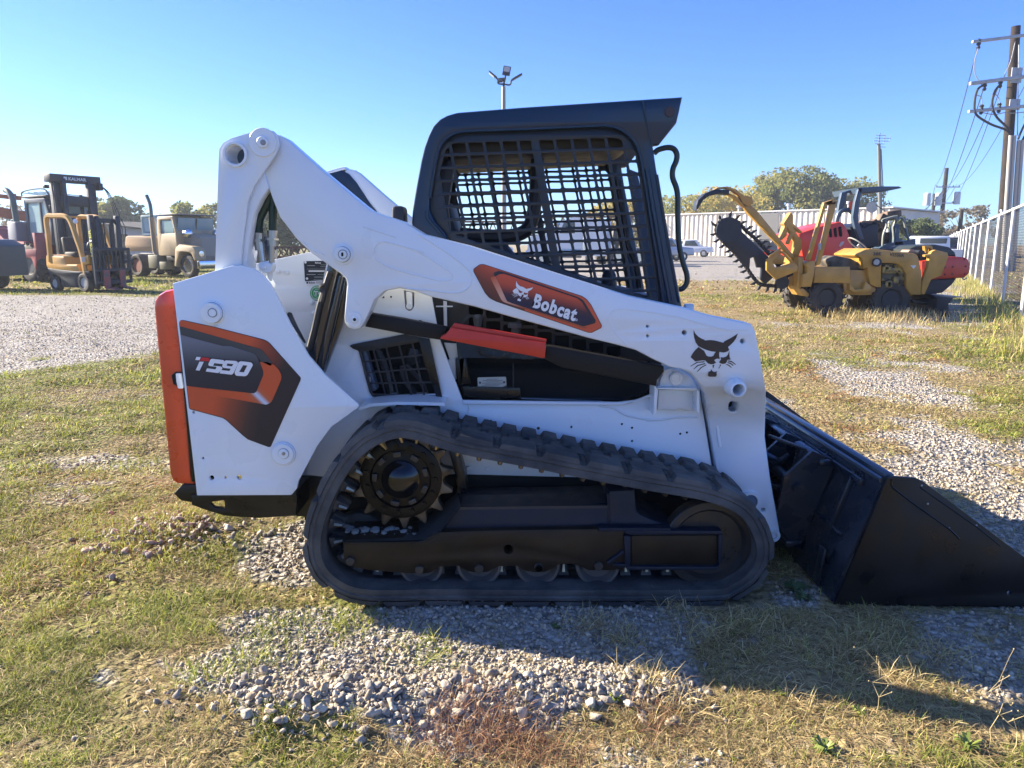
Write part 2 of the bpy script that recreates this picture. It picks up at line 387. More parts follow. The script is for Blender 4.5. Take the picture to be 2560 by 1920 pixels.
# dark inner face hoop of the far arm (opening between arm halves)
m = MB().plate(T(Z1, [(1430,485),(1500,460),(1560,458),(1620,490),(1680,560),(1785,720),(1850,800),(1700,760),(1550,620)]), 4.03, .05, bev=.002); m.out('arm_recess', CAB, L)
# cross tubes between arms
m = MB(); p = P(589.4,386.6,2.85); m.cyl((p.x,2.85,p.z), (p.x,4.03,p.z), .033); p = P(*Z5(1250,848),2.84); m.cyl((p.x,2.86,p.z),(p.x,4.02,p.z),.03)
m.out('arm_cross_tube', CAB, L)
# ---- arm graphic
bo = [(240,120,16),(300,122,10),(1760,595),(1832,640,30),(1902,730),(2062,1040,14),(2055,1075,14),(1912,1148,8),(1862,1148),(480,682),(380,632,30),(310,550),(138,230,14),(142,190,10)]
YA = 2.75
e0 = decal(bo, VINK, YA-.0015, 'brand_graphic', armo, f=ZE)
bo2 = [(244,128,14),(300,130,8),(1757,603),(1826,647,28),(1894,734),(2053,1042,12),(2045,1070,12),(1908,1140,6),(1864,1140),(484,674),(386,626,28),(318,548),(147,230,12),(150,196,8)]
decal(bo2, gradmat('brown_to_orange_print', zp(ZE,330,620), zp(ZE,560,230), [(0,(.07,.022,.018)),(.45,(.20,.04,.022)),(1,(.62,.085,.035))]), YA-.003, 'graphic_field', e0, f=ZE)
decal([(1000,400),(1757,603),(1826,647,28),(1894,734),(2053,1042,12),(2045,1070,12),(1908,1140,6),(1864,1140),(900,815),(1000,700)], mat('orange_vinyl', (.62,.09,.035), .35), YA-.0045, 'orange_field', e0, f=ZE)
decal([(440,255),(510,222,10),(600,240),(1700,612),(1780,655,30),(1972,965,20),(1960,1005,20),(1790,1052),(1740,1047),(640,700),(560,600)], CHAR if 0 else VINK, YA-.006, 'dark_border', e0, f=ZE)
decal([(385,312,10),(470,305),(655,680),(700,700),(1850,1075),(1800,1085),(590,688,20),(555,650)], gradmat('peach_print', zp(ZE,440,300), zp(ZE,900,760), [(0,(.6,.1,.03)),(.45,(.7,.36,.25)),(.7,(.6,.3,.22)),(1,(.4,.08,.03))]), YA-.0075, 'peach_stripe', e0, f=ZE)
decal([(475,305),(530,270,20),(600,268),(1690,632),(1755,680,30),(1925,960),(1900,1000,14),(1770,1040),(650,680),(630,650)],
      gradmat('sunset_print', zp(ZE,1180,430), zp(ZE,1100,760), [(0,(.64,.08,.035)),(.35,(.52,.07,.03)),(.78,(.06,.015,.03)),(1,(.012,.008,.04))]), YA-.009, 'inner_field', e0, f=ZE)
# wild-cat emblem
CAT = [([(455,260),(500,350),(580,430),(660,480),(745,515),(745,532),(880,518),(1000,530),(1120,560),(1225,590),(1260,550),(1400,480),(1500,420),(1605,350),(1560,470),(1500,560),(1420,640),(1350,700),(1355,720),(1380,760),(1360,800),(1300,830),(1230,845),(1125,825),(1118,900),(1125,960),(1140,1010),(1080,1000),(1040,1010),(990,1040),(1010,1070),(1045,1100),(980,1140),(900,1150),(830,1125),(790,1085),(760,1050),(690,1045),(500,1075),(380,965),(430,870),(500,780),(585,700),(730,800),(790,920),(850,950),(920,950),(970,930),(1000,870),(1035,825),(930,815),(800,780),(700,740),(580,680),(510,580),(475,470),(458,370)]),
 ([(1385,800),(1385,900),(1395,980),(1420,1025),(1330,1035),(1320,1080),(1280,1130),(1210,1142),(1150,1120),(1115,1095),(1170,1020),(1155,965),(1230,970),(1300,950),(1345,900),(1365,850)]),
 ([(370,1200),(540,1088),(740,1072),(740,1097),(560,1107),(390,1202)]), ([(450,1275),(560,1168),(755,1118),(758,1142),(580,1187),(465,1277)]), ([(545,1340),(640,1228),(780,1153),(787,1170),(660,1243),(562,1342)]),
 ([(1350,1047),(1450,1067),(1552,1148),(1540,1162),(1440,1093),(1350,1075)]), ([(1340,1095),(1420,1112),(1492,1173),(1480,1190),(1410,1138),(1335,1115)]), ([(1310,1142),(1370,1162),(1442,1223),(1430,1238),(1360,1188),(1300,1158)]),
 ([(945,1175),(995,1158),(965,1258)]), ([(1140,1153),(1172,1165),(1112,1258),(1100,1250),(1135,1200)]),
 ([(915,1275),(935,1320),(985,1350),(1030,1345),(1070,1325),(1050,1370),(1060,1410),(1040,1460),(1010,1472),(860,1470),(828,1450),(840,1350),(860,1340),(900,1330)])]
m = MB()
for c in CAT: m.plate(T(ZF, c), YA-.0015, .0012, bev=0)
m.out('cat_emblem', mat('dark_brown_vinyl', (.025,.018,.022), .35), armo, smooth=0)
k_, a_ = .2307, math.radians(21.1-4.5+0)
def small(x, y):
    dx, dy = x-455, y-260; c, s = math.cos(a_)*k_, math.sin(a_)*k_
    return ZE(785+dx*c-dy*s*.9, 372+dx*s+dy*c)
m = MB()
for c in CAT: m.plate(T(small, c), YA-.0105, .0012, bev=0)
m.out('cat_emblem', VINW, e0, smooth=0)
# lettering (upright condensed, baseline falling to the right)
def text_mesh(body, offset=0, spacing=1, res=3):
    cu = bpy.data.curves.new('t', 'FONT'); cu.body = body; cu.size = 1; cu.offset = offset; cu.space_character = spacing; cu.resolution_u = res
    o = bpy.data.objects.new('t', cu); me = bpy.data.meshes.new_from_object(o)
    bpy.data.objects.remove(o); bpy.data.curves.remove(cu); return me
def lettering(mb, body, O, U, V, offset=0, spacing=1):
    """O lower-left corner, U full width vector, V capital-height vector"""
    me = text_mesh(body, offset, spacing)
    x = [v.co.x for v in me.vertices]; y = [v.co.y for v in me.vertices]
    x0, x1 = min(x), max(x); y0 = 0; y1 = max(y)
    mb.merge(me, lambda c: O+U*((c.x-x0)/(x1-x0))+V*((c.y-y0)/(y1-y0))); bpy.data.meshes.remove(me)
A = P(*ZE(1015,752), YA-.0115); B = P(*ZE(1655,968), YA-.0115); C = P(*ZE(1077,560), YA-.0115)
m = MB(); lettering(m, 'Bobcat', A, B-A, C-A, offset=.042, spacing=1.14)
p = P(*ZE(1680,955), YA-.0112); r = .0045; m.lathe(p, [(0,r),(-.0006,r),(-.0006,r*.72),(0,r*.72)], n=16, cap=False)
lettering(m, 'R', P(*ZE(1671,965), YA-.0115), P(*ZE(1688,970), YA-.0115)-P(*ZE(1671,965), YA-.0115), P(*ZE(1675,945), YA-.0115)-P(*ZE(1671,965), YA-.0115))
m.out('lettering', VINW, e0, smooth=0)
# ---- chassis side wall, strut, front tower
YW = 2.96
m = MB()
w1 = [(548,720),(560,692),(616,664),(700,646),(775,630),(880,640),(1000,700),(1078,735),(1090,800),(1100,850),(1157,1003,10),(1545,1007),(1590,1001),(1630,985),(1645,965),(1655,925),(1655,905),(1740,905),(1753,1000),(1780,1168),(1780,1190),(1690,1200),(1150,1186),(1000,1186),(900,1120),(740,1225),(700,1225)]
m.plate(w1, YW, .014, holes=[[(896,866,5),(1012,836),(1066,846,5),(1103,985,8),(930,988,6),(915,950)], T(Z3, [(1122,270,10),(1140,252,10),(1165,260),(1215,370),(1280,495,8),(1265,505,8),(1170,370),(1130,330)]),
     T(Z1, [(950,1290,6),(1000,1290,6),(1040,1370,8),(1020,1400,8),(980,1350)]), circ(*Z4(525,352),7,14), T(Z4, [(413,128),(484,142),(484,240,12),(455,275,16),(425,255,12)])])
wall = m.out('chassis_side', WHITE, L)
mirrored(wall)
m = MB(); m.plate(T(Z4, [(428,135),(472,142),(474,235,10),(452,262,14),(434,245,10)]), YW+.002, .01); m.disc(*Z4(452,238), 8, YW+.002, .004)
m.out('slot_insert', WHITE, wall)
holes_ = T(Z4, [(1015,1029),(1572,1071),(1921,1051),(1991,1077),(1991,1168)])+T(Z5, [(740,1270),(801,1258)])
m = MB()
for x, y in holes_: m.disc(x, y, 3.0, YW, .0015, 12)
for x, y in T(Z4, [(1241,1082),(1343,1080)])+[Z3(1565,1232)]: m.disc(x, y, 4, YW, .0015, 12)
m.disc(*Z4(325,172), 2.6, YW, .0015); m.plate(T(Z4, [(262,180),(276,164),(280,180)]), YW-.0015, .0015, bev=0)
m.out('bolt_hole', HOLE, wall, split=True)
m = MB()
for x, y in T(Z1, [(1065,1257),(1130,1268),(1328,1505),(1345,1590)])+[Z3(1375,1525)]: m.disc(x, y, 6.5, YW, .004); m.disc(x, y, 4, YW-.004, .008, 6)
m.disc(*Z7(1365,262), 6, YW, .012); m.disc(*Z6(1340,503),6,YW,.01); m.disc(*Z6(1485,507),6,YW,.01)
m.out('wall_bolt', WHITE, wall, split=True)
# fender flange above the wheel well
m = MB()
a = [P(*q, 2.83) for q in T(Z3, [(1700,1006),(1800,976),(2000,962),(2212,966)])]+[P(1112,1007,2.86)]
b = [Vector((p.x, YW, p.z+.004)) for p in a]; vs = [[m.bm.verts.new(p) for p in r] for r in (a, b)]
for k in range(len(a)-1): m.bm.faces.new((vs[0][k], vs[0][k+1], vs[1][k+1], vs[1][k]))
lo = [m.bm.verts.new(p-Vector((0,0,.012))) for p in a]
for k in range(len(a)-1): m.bm.faces.new((lo[k], lo[k+1], vs[0][k+1], vs[0][k]))
m.out('fender_flange', WHITE, L)
# wheel-well side of the rear tower
m = MB(); m.plate(T(Z3, [(1700,1010),(1800,985),(2000,972),(2212,976),(2350,1000),(2100,1060),(1700,1250),(1460,1560),(1280,1540),(1330,1330),(1400,1240),(1500,1130)]), 2.93, .01); m.out('wheel_well', WHITE, L)
# recess seam and front tower gusset
m = MB(); m.line(T(Z4, [(1765,925),(1860,940),(1950,990),(2100,1018),(2212,1020)])+T(Z5, [(420,1145),(560,1140),(700,1120),(900,1115)]), YW-.001, .005, 6)
m.line(T(Z4, [(830,895),(865,930),(840,1010)]), YW, .004, 6); m.line(T(Z4, [(550,910),(660,985)]), YW, .004, 6)
m.plate([(1157,1001),(1545,1006),(1590,1001),(1630,985),(1640,990),(1560,1014),(1157,1012)], YW-.02, .02, bev=.006)
m.out('weld_seam', WHITE, wall, split=True)
m = MB()
m.plate(T(Z5, [(590,680),(680,660),(760,690),(850,760),(900,840),(905,880),(540,860),(555,780)]), 2.88, .1, bev=.006)
m.plate(T(Z5, [(535,845),(893,850),(893,866),(535,860)]), 2.85, .1, bev=.003)
m.plate(T(Z5, [(500,820),(540,860),(520,1080),(490,1100)]), 2.86, .1, bev=.005); m.plate(T(Z5, [(893,860),(920,880),(920,1090),(893,1070)]), 2.86, .1, bev=.004)
m.plate(T(Z5, [(540,860),(893,866),(893,1065),(780,1055),(740,1040),(690,1055),(530,1045)]), 2.93, .02, bev=.006)
ft = m.out('front_tower', WHITE, L)
m = MB(); m.disc(*Z5(695,755), 16.5, 2.88, .02, 28); m.disc(*Z5(695,755), 11, 2.86, .004, 28); m.plate(rrect(*Z5(670,685), *Z5(715,700), 1), 2.86,.012); m.plate(rrect(*Z5(670,812), *Z5(715,826), 1), 2.86,.012)
m.out('pin_boss', WHITE, ft); mirrored(ft)
MB().plate(T(Z5, [(925,855),(965,880),(988,950),(1000,1150),(1075,1640),(1010,1640),(990,1380),(955,1200),(930,1000)]), 2.99, .12, bev=.004).out('tilt_guard', mat('slate_tone',(.1,.14,.2)), L)
# labels on the rear wall
m = MB().plate(T(Z1, [(1262,1178,3),(1415,1176),(1474,1215),(1474,1325,3),(1272,1340,3)]), YW-.003, .002, bev=0); sp = m.out('serial_plate', mat('black_plate', (.012,.014,.02), .35), wall)
m = MB()
for x0,y0,x1,y1 in [(1300,1252,1440,1262),(1290,1213,1350,1215),(1395,1207,1460,1208),(1395,1221,1460,1222),(1285,1240,1462,1241),(1285,1283,1355,1285),(1370,1283,1455,1284),(1345,1303,1412,1305),(1340,1322,1405,1323)]:
    m.plate(T(Z1, [(x0,y0),(x1,y0),(x1,y1),(x0,y1)]), YW-.0042, .001, bev=0)
for x, y in [(1275,1188),(1288,1316),(1462,1312)]: m.disc(*Z1(x, y), 3, YW-.003, .003, 10)
lettering(m, 'Bobcat', P(*Z1(1352,1196),YW-.005), P(*Z1(1398,1197),YW-.005)-P(*Z1(1352,1196),YW-.005), P(*Z1(1352,1184),YW-.005)-P(*Z1(1352,1196),YW-.005), .02)
m.out('plate_print', VINW, sp, smooth=0)
m = MB().plate(T(Z1, [(1272,1336),(1474,1326),(1474,1358),(1276,1368)]), YW-.003, .002, bev=0); wp = m.out('white_label', VINW, wall)
m = MB(); lettering(m, 'Bobcat', P(*Z1(1303,1356),YW-.005), P(*Z1(1352,1354),YW-.005)-P(*Z1(1303,1356),YW-.005), P(*Z1(1303,1341),YW-.005)-P(*Z1(1303,1356),YW-.005), .03)
m.plate(T(Z1, [(1283,1342),(1297,1341),(1297,1355),(1283,1356)]), YW-.0042, .001, bev=0)
for k in range(3): m.plate(T(Z1, [(1358,1340+k*6),(1460,1336+k*6),(1460,1338+k*6),(1358,1342+k*6)]), YW-.0042, .001, bev=0)
m.out('label_print', VINK, wp, smooth=0)
m = MB(); m.disc(*Z1(1372,1432), 19, YW, .002, 28); st = m.out('round_sticker', VING, wall)
m = MB(); p = P(*Z1(1372,1432), YW-.0024); m.lathe(p, [(0,.0265),(-.0006,.0265),(-.0006,.0250),(0,.0250)], n=32, cap=False); m.lathe(p, [(0,.0165),(-.0006,.0165),(-.0006,.0155),(0,.0155)], n=32, cap=False)
q = P(*Z1(1342,1448), YW-.003); lettering(m, 'T4', q, P(*Z1(1400,1448), YW-.003)-q, P(*Z1(1342,1415), YW-.003)-q, .04)
q = P(*Z1(1340,1392), YW-.003); lettering(m, 'TIER FOUR', q, P(*Z1(1404,1392), YW-.003)-q, P(*Z1(1340,1382), YW-.003)-q)
q = P(*Z1(1338,1482), YW-.003); lettering(m, 'COMPLIANT', q, P(*Z1(1406,1482), YW-.003)-q, P(*Z1(1338,1472), YW-.003)-q)
m.out('sticker_print', VINW, st, smooth=0)
# ---- lift cylinder and its hose guard
m = MB(); a = P(838,665,2.86); b = P(770,960,2.86); m.cyl(a+(b-a)*-.02, b, .034, n=24); m.cyl(P(855,690,2.84), P(800,925,2.84), .017)
c = m.out('lift_cylinder', mat('gloss_black_blue', (.014,.018,.026), .22, coat=.6), L)
m = MB(); m.line(T(Z1, [(1470,1265),(1440,1360),(1405,1470),(1380,1560),(1350,1700)])+T(Z3, [(1300,560)]), 2.82, .012); m.line(T(Z1, [(1430,1365),(1400,1375),(1395,1400),(1415,1430),(1400,1500)]), 2.81, .008)
m.out('cylinder_hose', SATIN, c); mirrored(c)
MB().plate(T(Z1, [(1490,1240,8),(1560,1275,20),(1600,1330,20),(1600,1480),(1555,1700)])+T(Z3, [(1480,580),(1420,740),(1370,700),(1420,500),(1440,250)]), 2.90, .05, bev=.012).out('cylinder_guard', mat('gloss_black_blue',(.014,.018,.026)), L)
# hoses at the link
m = MB()
m.line(T(ZH, [(330,380),(305,435),(240,570),(195,670),(186,740),(188,800)]), 2.80, .017, 10)
m.line(T(ZH, [(322,400),(330,500),(326,600),(325,775)]), 2.80, .016, 10)
h = m.out('hydraulic_hose', HOSE, L)
m = MB(); m.tube([P(*ZH(188,798),2.8),P(*ZH(186,870),2.8),P(*ZH(200,970),2.8)], .019, 10); m.tube([P(*ZH(318,775),2.8),P(*ZH(322,930),2.8)], .019, 10)
m.tube([P(*ZH(318,850),2.8),P(*ZH(318,870),2.8)], .024, 6); m.tube([P(*ZH(188,860),2.8),P(*ZH(190,885),2.8)], .023, 6)
m.tube([P(*ZH(205,960),2.8),P(*ZH(222,1080),2.8)], .013, 10); m.tube([P(*ZH(316,920),2.8),P(*ZH(312,1090),2.8)], .011, 10)
m.out('hose_fitting', STEEL, h)
m = MB(); m.plate(T(ZH, [(180,1095,8),(210,1078,10),(280,1085,8),(320,1110,5),(320,1150),(300,1190,5),(240,1195,10),(200,1180,10),(178,1140,10)]), 2.79, .05, bev=.005); m.disc(*ZH(235,1135), 6, 2.79, .01, 6)
m.plate(T(ZH, [(265,1190),(300,1190),(296,1275),(268,1245)]), 2.82, .03); m.out('hose_clamp', WHITE, h)
MB().plate([(700,760),(770,760),(790,880),(740,880)], YW+.03, .01).out('slot_backing', MATS['slate_tone'], L)  # added slate plate; its dark colour stands in for shade in the slot
# rear hood between the towers and dark exhaust
m = MB(); m.plate([(560,720),(600,690),(770,655),(900,650),(1000,690),(1000,760),(560,800)], 3.0, .88, bev=.02); m.out('rear_hood', WHITE, L)
m = MB(); m.tube([P(*ZH(85,985),3.5),P(*ZH(200,1010),3.5),P(*ZH(330,1060),3.5)], [.085,.09,.05], 16); m.out('exhaust_stack', SATIN, L)
# ---- engine bay: dark body, grille, covers, stop
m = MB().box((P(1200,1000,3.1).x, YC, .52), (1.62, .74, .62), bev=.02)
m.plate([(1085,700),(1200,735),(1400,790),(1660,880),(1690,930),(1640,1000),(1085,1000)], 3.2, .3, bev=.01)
m.plate([(860,840),(1010,800),(1090,800),(1110,1000),(900,1000)], 3.12, .1, holes=[[(1020,870,3),(1044,874,3),(1052,910,4),(1026,915,4),(1012,905)]], bev=.004)  # near-black plates added behind screen and grille, standing in for the bay's shade
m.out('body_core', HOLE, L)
m = MB()
m.plate([(1140,850),(1180,840),(1365,893),(1372,862),(1500,882),(1662,914),(1652,925),(1640,955),(1618,982),(1560,1004),(1160,998),(1150,960)], 3.0, .03, holes=[T(Z4, [(770,600),(840,580),(872,770),(785,780)])], bev=.006)
m.plate(T(Z4, [(820,790),(1220,800),(1220,870),(960,885),(830,850)]), 2.985, .012, bev=.004)
cov = m.out('engine_cover', BLACK, L)
m = MB(); m.line(T(Z4, [(930,540),(960,570),(1060,590),(1140,580)]), 2.995, .006); m.line(T(Z4, [(1170,630),(1170,850)]), 2.995, .003)
m.plate(T(Z4, [(1225,868),(1790,890),(1800,898),(1225,880)]), 2.975, .006); m.out('cover_seam', SATIN, cov)
MB().plate(T(Z4, [(1225,870),(1780,890),(1790,896),(1225,878)]), 2.972, .004, bev=.001).out('sill_strip', mat('slate_tone',(.1,.14,.2)), cov)
m = MB().plate(T(Z4, [(922,730,3),(1120,724,3),(1124,804,3),(926,810,3)]), 2.993, .003, bev=.0005); lb = m.out('warning_label', mat('pale_label', (.42,.44,.4), .5), cov)
m = MB()
for k, (a, b) in enumerate([(985,1060),(960,1095),(985,1075),(955,1100),(975,1080),(950,1070),(975,1085)]): m.plate(T(Z4, [(a,741+k*9),(b,740+k*9),(b,742.5+k*9),(a,743.5+k*9)]), 2.9915, .001, bev=0)
for x, y in [(940,765),(1107,762)]: m.disc(*Z4(x,y), 3, 2.993, .003, 10)
m.plate(T(Z4, [(1095,795),(1122,782),(1124,800),(1100,800)]), 2.9915, .001, bev=0); m.out('label_print', CHAR, lb, smooth=0)
m = MB(); m.plate(T(Z4, [(690,490),(820,500),(835,575),(770,600),(735,620)]), 3.03, .02, bev=.004); m.plate(T(Z4, [(715,610),(770,600),(775,745),(760,745)]), 3.02, .03)
m.plate(T(Z4, [(685,200),(710,205),(712,380),(690,380)]), 3.05, .02); m.plate(T(Z4, [(635,235),(750,235),(750,243),(635,243)]), 3.0, .02, bev=.002)
m.out('inner_bracket', WHITE, L, split=True)
def screen(mb, outline, c0, c1, r0, r1, Y, th, gap, bl, n=None, rad=5, edge=None):
    pass
m = MB()
hs = []
for i in range(9):
    for j in range(4):
        x = 1172+i*43; y = 752+j*42+i*9
        if 740 < y < 870: hs.append(rrect(x, y, x+36, y+35, 6))
m.plate([(1080,700),(1170,700),(1400,760),(1640,850),(1690,930),(1400,900),(1080,880)], 3.09, .008, holes=hs, bev=.001); m.out('cooling_screen', SATIN, L)
m = MB(); m.disc(*Z4(1182,385), 16, 3.05, .03); p = P(*Z4(1182,385), 3.0)
m = MB(); p = P(*Z4(1180,400), 3.03); m.lathe(p+Vector((0,0,-.02)), [(0,.014),(.03,.014),(.03,.028),(.045,.028),(.05,.022)], axis='Z', n=14)
q = P(*Z4(925,345), 3.03); m.lathe(q+Vector((0,0,-.02)), [(0,.014),(.02,.018),(.04,.02),(.05,.012)], axis='Z', n=10); m.out('filler_cap', mat('grey_plastic_cap', (.06,.065,.07), .45), L)
m = MB(); m.plate(T(Z4, [(175,285),(400,322),(720,385),(660,470),(420,430),(145,378)]), 2.83, .05, bev=.005)
m.plate(T(Z4, [(1395,512),(1440,515),(2212,655),(2212,690),(2165,750),(2160,790),(1500,660),(1385,598)]), 2.83, .05, bev=.005)
m.plate(T(Z4, [(600,372),(1450,520),(1450,600),(660,465)]), 2.86, .02, bev=.005)
sb = m.out('arm_stop_channel', mat('flat_black', (.009,.009,.010), .55, spec=.3), L)
m = MB()
a = T(Z4, [(765,352),(1400,465),(1396,492),(738,385)]); m.plate(a, 2.80, .012, bev=.003)
m.plate(T(Z4, [(738,383),(1396,490),(1390,592),(1375,596),(665,462),(668,448),(700,432),(722,408)]), 2.785, .05, bev=.004)
m.out('arm_stop_cover', REDST, sb)
# rear grille opening: net of bars over dark hoses
m = MB()
go = T(Z4, [(35,510,6),(60,500),(420,430),(570,460),(678,855,10),(660,882,10),(390,880),(195,862,8),(175,830),(100,545,8),(60,530)])
hs = []
def quadgrid(c00, c10, c01, c11, nu, nv, g):
    out = []
    V2 = lambda u, v: tuple((1-v)*((1-u)*c00[k]+u*c10[k])+v*((1-u)*c01[k]+u*c11[k]) for k in (0,1))
    for i in range(nu):
        for j in range(nv):
            u0, u1, v0, v1 = (i+g)/nu, (i+1-g)/nu, (j+g)/nv, (j+1-g)/nv
            out.append([(*V2(u0,v0),3),(*V2(u1,v0),3),(*V2(u1,v1),3),(*V2(u0,v1),3)])
    return out
hs = quadgrid(Z4(110,548), Z4(560,472), Z4(195,845), Z4(645,860), 5, 4, .06)
m.plate(go, 2.95, .006, holes=hs, bev=.001); gr = m.out('side_grille', SATIN, L)
MB().plate(T(Z4, [(515,460),(590,460),(680,870),(640,870),(560,640)]), 2.944, .005, bev=.001).out('grille_panel', BLACK, gr)
m = MB(); m.line(T(Z4, [(200,500),(260,600),(300,720),(330,850)]), 3.02, .016); m.line(T(Z4, [(430,640),(500,720),(555,800),(570,850)]), 3.02, .01); m.line(T(Z4, [(400,650),(420,750),(500,840)]), 3.03, .012); m.out('engine_hose', SATIN, gr)
m = MB(); m.plate(T(Z4, [(105,540,6),(150,530,6),(230,820,6),(185,830,6)]), 3.0, .06, bev=.01); m.out('air_duct', mat('slate_tone',(.1,.14,.2)), gr)
m = MB()
for x, w in ((345,50),(525,45),(560,25)): m.box(P(*Z4(x,845),2.99), (w/2.765*3/S*1.1, .03, .012), bev=.003)
m.box(P(*Z4(375,480),3.0), (.03,.03,.02), bev=.005); m.box(P(*Z4(180,740),2.99), (.012,.02,.02), bev=.003); m.out('grille_clip', GREY, gr)
# ---- cab
YK = 2.99
cabo = T(Z2, [(150,1000),(135,930),(140,850),(165,690),(200,500),(222,410),(250,330),(285,260),(330,215),(380,188),(450,168),(900,132),(1730,78),(2010,60),(1990,160),(1970,240),(1850,390),(1805,397),(1812,440),(1830,560),(1905,960),(2010,1530),(1850,1500)]) + [(1300,700),(1100,620)]
win = T(Z2, [(262,850),(262,760),(278,640),(300,520),(322,430),(352,372),(400,330),(460,306),(560,295),(900,285),(1400,262),(1490,262),(1560,278),(1625,315),(1675,370),(1708,440),(1740,600),(1850,1300),(1880,1500)]) + [(1500,725),(1300,665),(1150,615)] + T(Z2, [(395,1060),(375,1010),(300,925)])
m = MB(); m.plate(cabo, YK, .06, holes=[win], bev=.012)
cabf = m.out('cab_frame', CAB, L)
m = MB(); m.line([(q[0], q[1]) for q in win[1:19]], YK+.004, .006, 6, 2)
m.line(T(Z2, [(1735,85),(1750,180),(1775,300),(1795,400)]), YK-.001, .004, 5); m.line(T(Z2, [(1830,600),(1880,900),(1960,1350),(1985,1480)]), YK, .006, 5); m.line(T(Z2, [(1760,560),(1850,1100),(1920,1480)]), YK, .01, 6)
m.line(T(Z2, [(240,850),(250,905),(320,985),(370,1060)]), YK-.002, .007, 6)
m.out('frame_ribs', CAB, cabf)
# mesh screen with punched rounded openings
def clip(poly, conv):
    out = poly
    for i in range(len(conv)):
        a, b = Vector(conv[i]), Vector(conv[(i+1) % len(conv)]); inp = out; out = []
        if not inp: return []
        ins = lambda p: (b.x-a.x)*(p[1]-a.y)-(b.y-a.y)*(p[0]-a.x) >= 0
        for k in range(len(inp)):
            p, q = Vector(inp[k-1]), Vector(inp[k]); ip, iq = ins(p), ins(q)
            if ip != iq:
                d = q-p; n = Vector((-(b.y-a.y), b.x-a.x)); t = (a-p).dot(n)/d.dot(n); x = p+d*t
                out.append((x.x, x.y))
            if iq: out.append((q.x, q.y))
    return out
def area(p): return abs(sum(p[i-1][0]*p[i][1]-p[i][0]*p[i-1][1] for i in range(len(p))))/2
conv = T(Z2, [(305,840),(300,770),(318,650),(340,530),(372,430),(420,385),(500,370),(1480,338),(1570,352),(1640,400),(1680,450),(1700,560),(1830,1400),(1840,1470)]) + [(1610,745),(1500,708),(1175,608),(1135,590)]
m = MB(); hs = []
xr = lambda x, y: x+.17*(y-330)      # bars lean like the pillar
row0 = lambda x: 354-(x-1120)*.035
cols = [1078,1120,1162,1205,1248,1291,1327]; cols2 = [1340,1383,1426,1469,1512,1555,1598]
for grp in (cols, cols2):
    for i in range(len(grp)-1):
        for j in range(14):
            y0, y1 = row0(grp[i])+j*32.2+(0 if j < 9 else 0), row0(grp[i])+(j+1)*32.2
            if grp is cols and j == 8 and False: continue
            b = 3.6
            q = [(xr(grp[i]+b, y0), y0+b), (xr(grp[i+1]-b, y0), y0+b), (xr(grp[i+1]-b, y1), y1-b), (xr(grp[i]+b, y1), y1-b)]
            q = clip(q, conv)
            if len(q) >= 3 and area(q) > 120: hs.append([(x, y, 5) for x, y in q])
scr_out = [(q[0], q[1]) for q in win]
m.plate(scr_out, YK+.022, .006, holes=hs, bev=.001)
scr = m.out('window_screen', mat('screen_black', (.014,.018,.022), .4), L)
mirrored(cabf); mirrored(scr)
# opening edge seen between: roof, rear wall, visor, headliner, seat
def strip(mb, top, th_px, Y, depth, bev=.01):
    lo = [(x+dx, y+dy) for (x, y), (dx, dy) in zip(top, th_px)]
    mb.plate(top+lo[::-1], Y, depth, bev=bev)
m = MB()
roof = T(Z2, [(255,330),(330,215),(380,188),(450,168),(900,132),(1730,78),(2010,60)])
m.plate(roof+T(Z2, [(2000,110),(1730,135),(900,190),(460,225),(400,250),(350,300),(300,380)]), 3.03, .82, bev=.01)
m.plate(T(Z2, [(150,980),(140,850),(165,690),(200,500),(222,410),(260,330),(300,370),(240,560),(200,800),(210,1000)]), 3.04, .8, holes=[], bev=.01)
m.out('cab_roof', CAB, L)
m = MB(); m.plate([(1110,350),(1200,330),(1560,310),(1600,350),(1560,372),(1120,396)], 3.1, .68, bev=.02); m.out('headliner', SATIN, L)
MB().disc(*Z2(1920,165), 12, YK, .004).out('paint_blemish', mat('brown_primer', (.05,.03,.03), .5), cabf)
# floor, dash, seat, side bars inside
m = MB(); m.line([(1345,395),(1342,450),(1338,500),(1330,550),(1312,578),(1275,590),(1200,590),(1150,585)], 3.30, .03, 10)
m.out('lap_bar', SATIN, L)
m = MB(); m.plate([(1100,500,15),(1125,505,10),(1150,600),(1260,600,15),(1290,640,10),(1280,700),(1120,690)], 3.25, .38, bev=.03); m.out('seat', mat('black_vinyl', (.02,.02,.022), .5, bump=.002), L)
m = MB(); m.plate([(1085,440),(1110,400),(1130,395),(1135,420),(1120,520),(1130,620),(1100,620)], 3.1, .05, bev=.01); m.out('rear_pillar_pad', SATIN, L)
m = MB(); m.plate([(1570,420),(1595,430),(1670,760),(1625,760),(1600,600)], 3.12, .06, bev=.015); m.out('front_post', mat('slate_tone',(.1,.14,.2)), L)
m = MB(); m.line([(1545,450),(1552,500),(1562,560),(1568,610),(1590,660),(1598,720)], 3.1, .012); m.line([(1535,455),(1548,520),(1550,580),(1580,630)], 3.14, .008); m.out('wiring_loom', SATIN, L)
m = MB(); p = P(*Z2(1500,1340), 3.2); m.lathe(p, [(0,.0),(.0,.02),(-.02,.035),(.03,.03),(.05,.02)], axis='Z', n=12); m.cyl(p, p+Vector((.01,0,-.2)), .02); m.out('control_lever', SATIN, L)
m = MB(); m.plate([(1085,600),(1300,660),(1700,760),(1720,800),(1500,800),(1085,760)], 3.12, .66, bev=.01); m.out('cab_floor', SATIN, L)
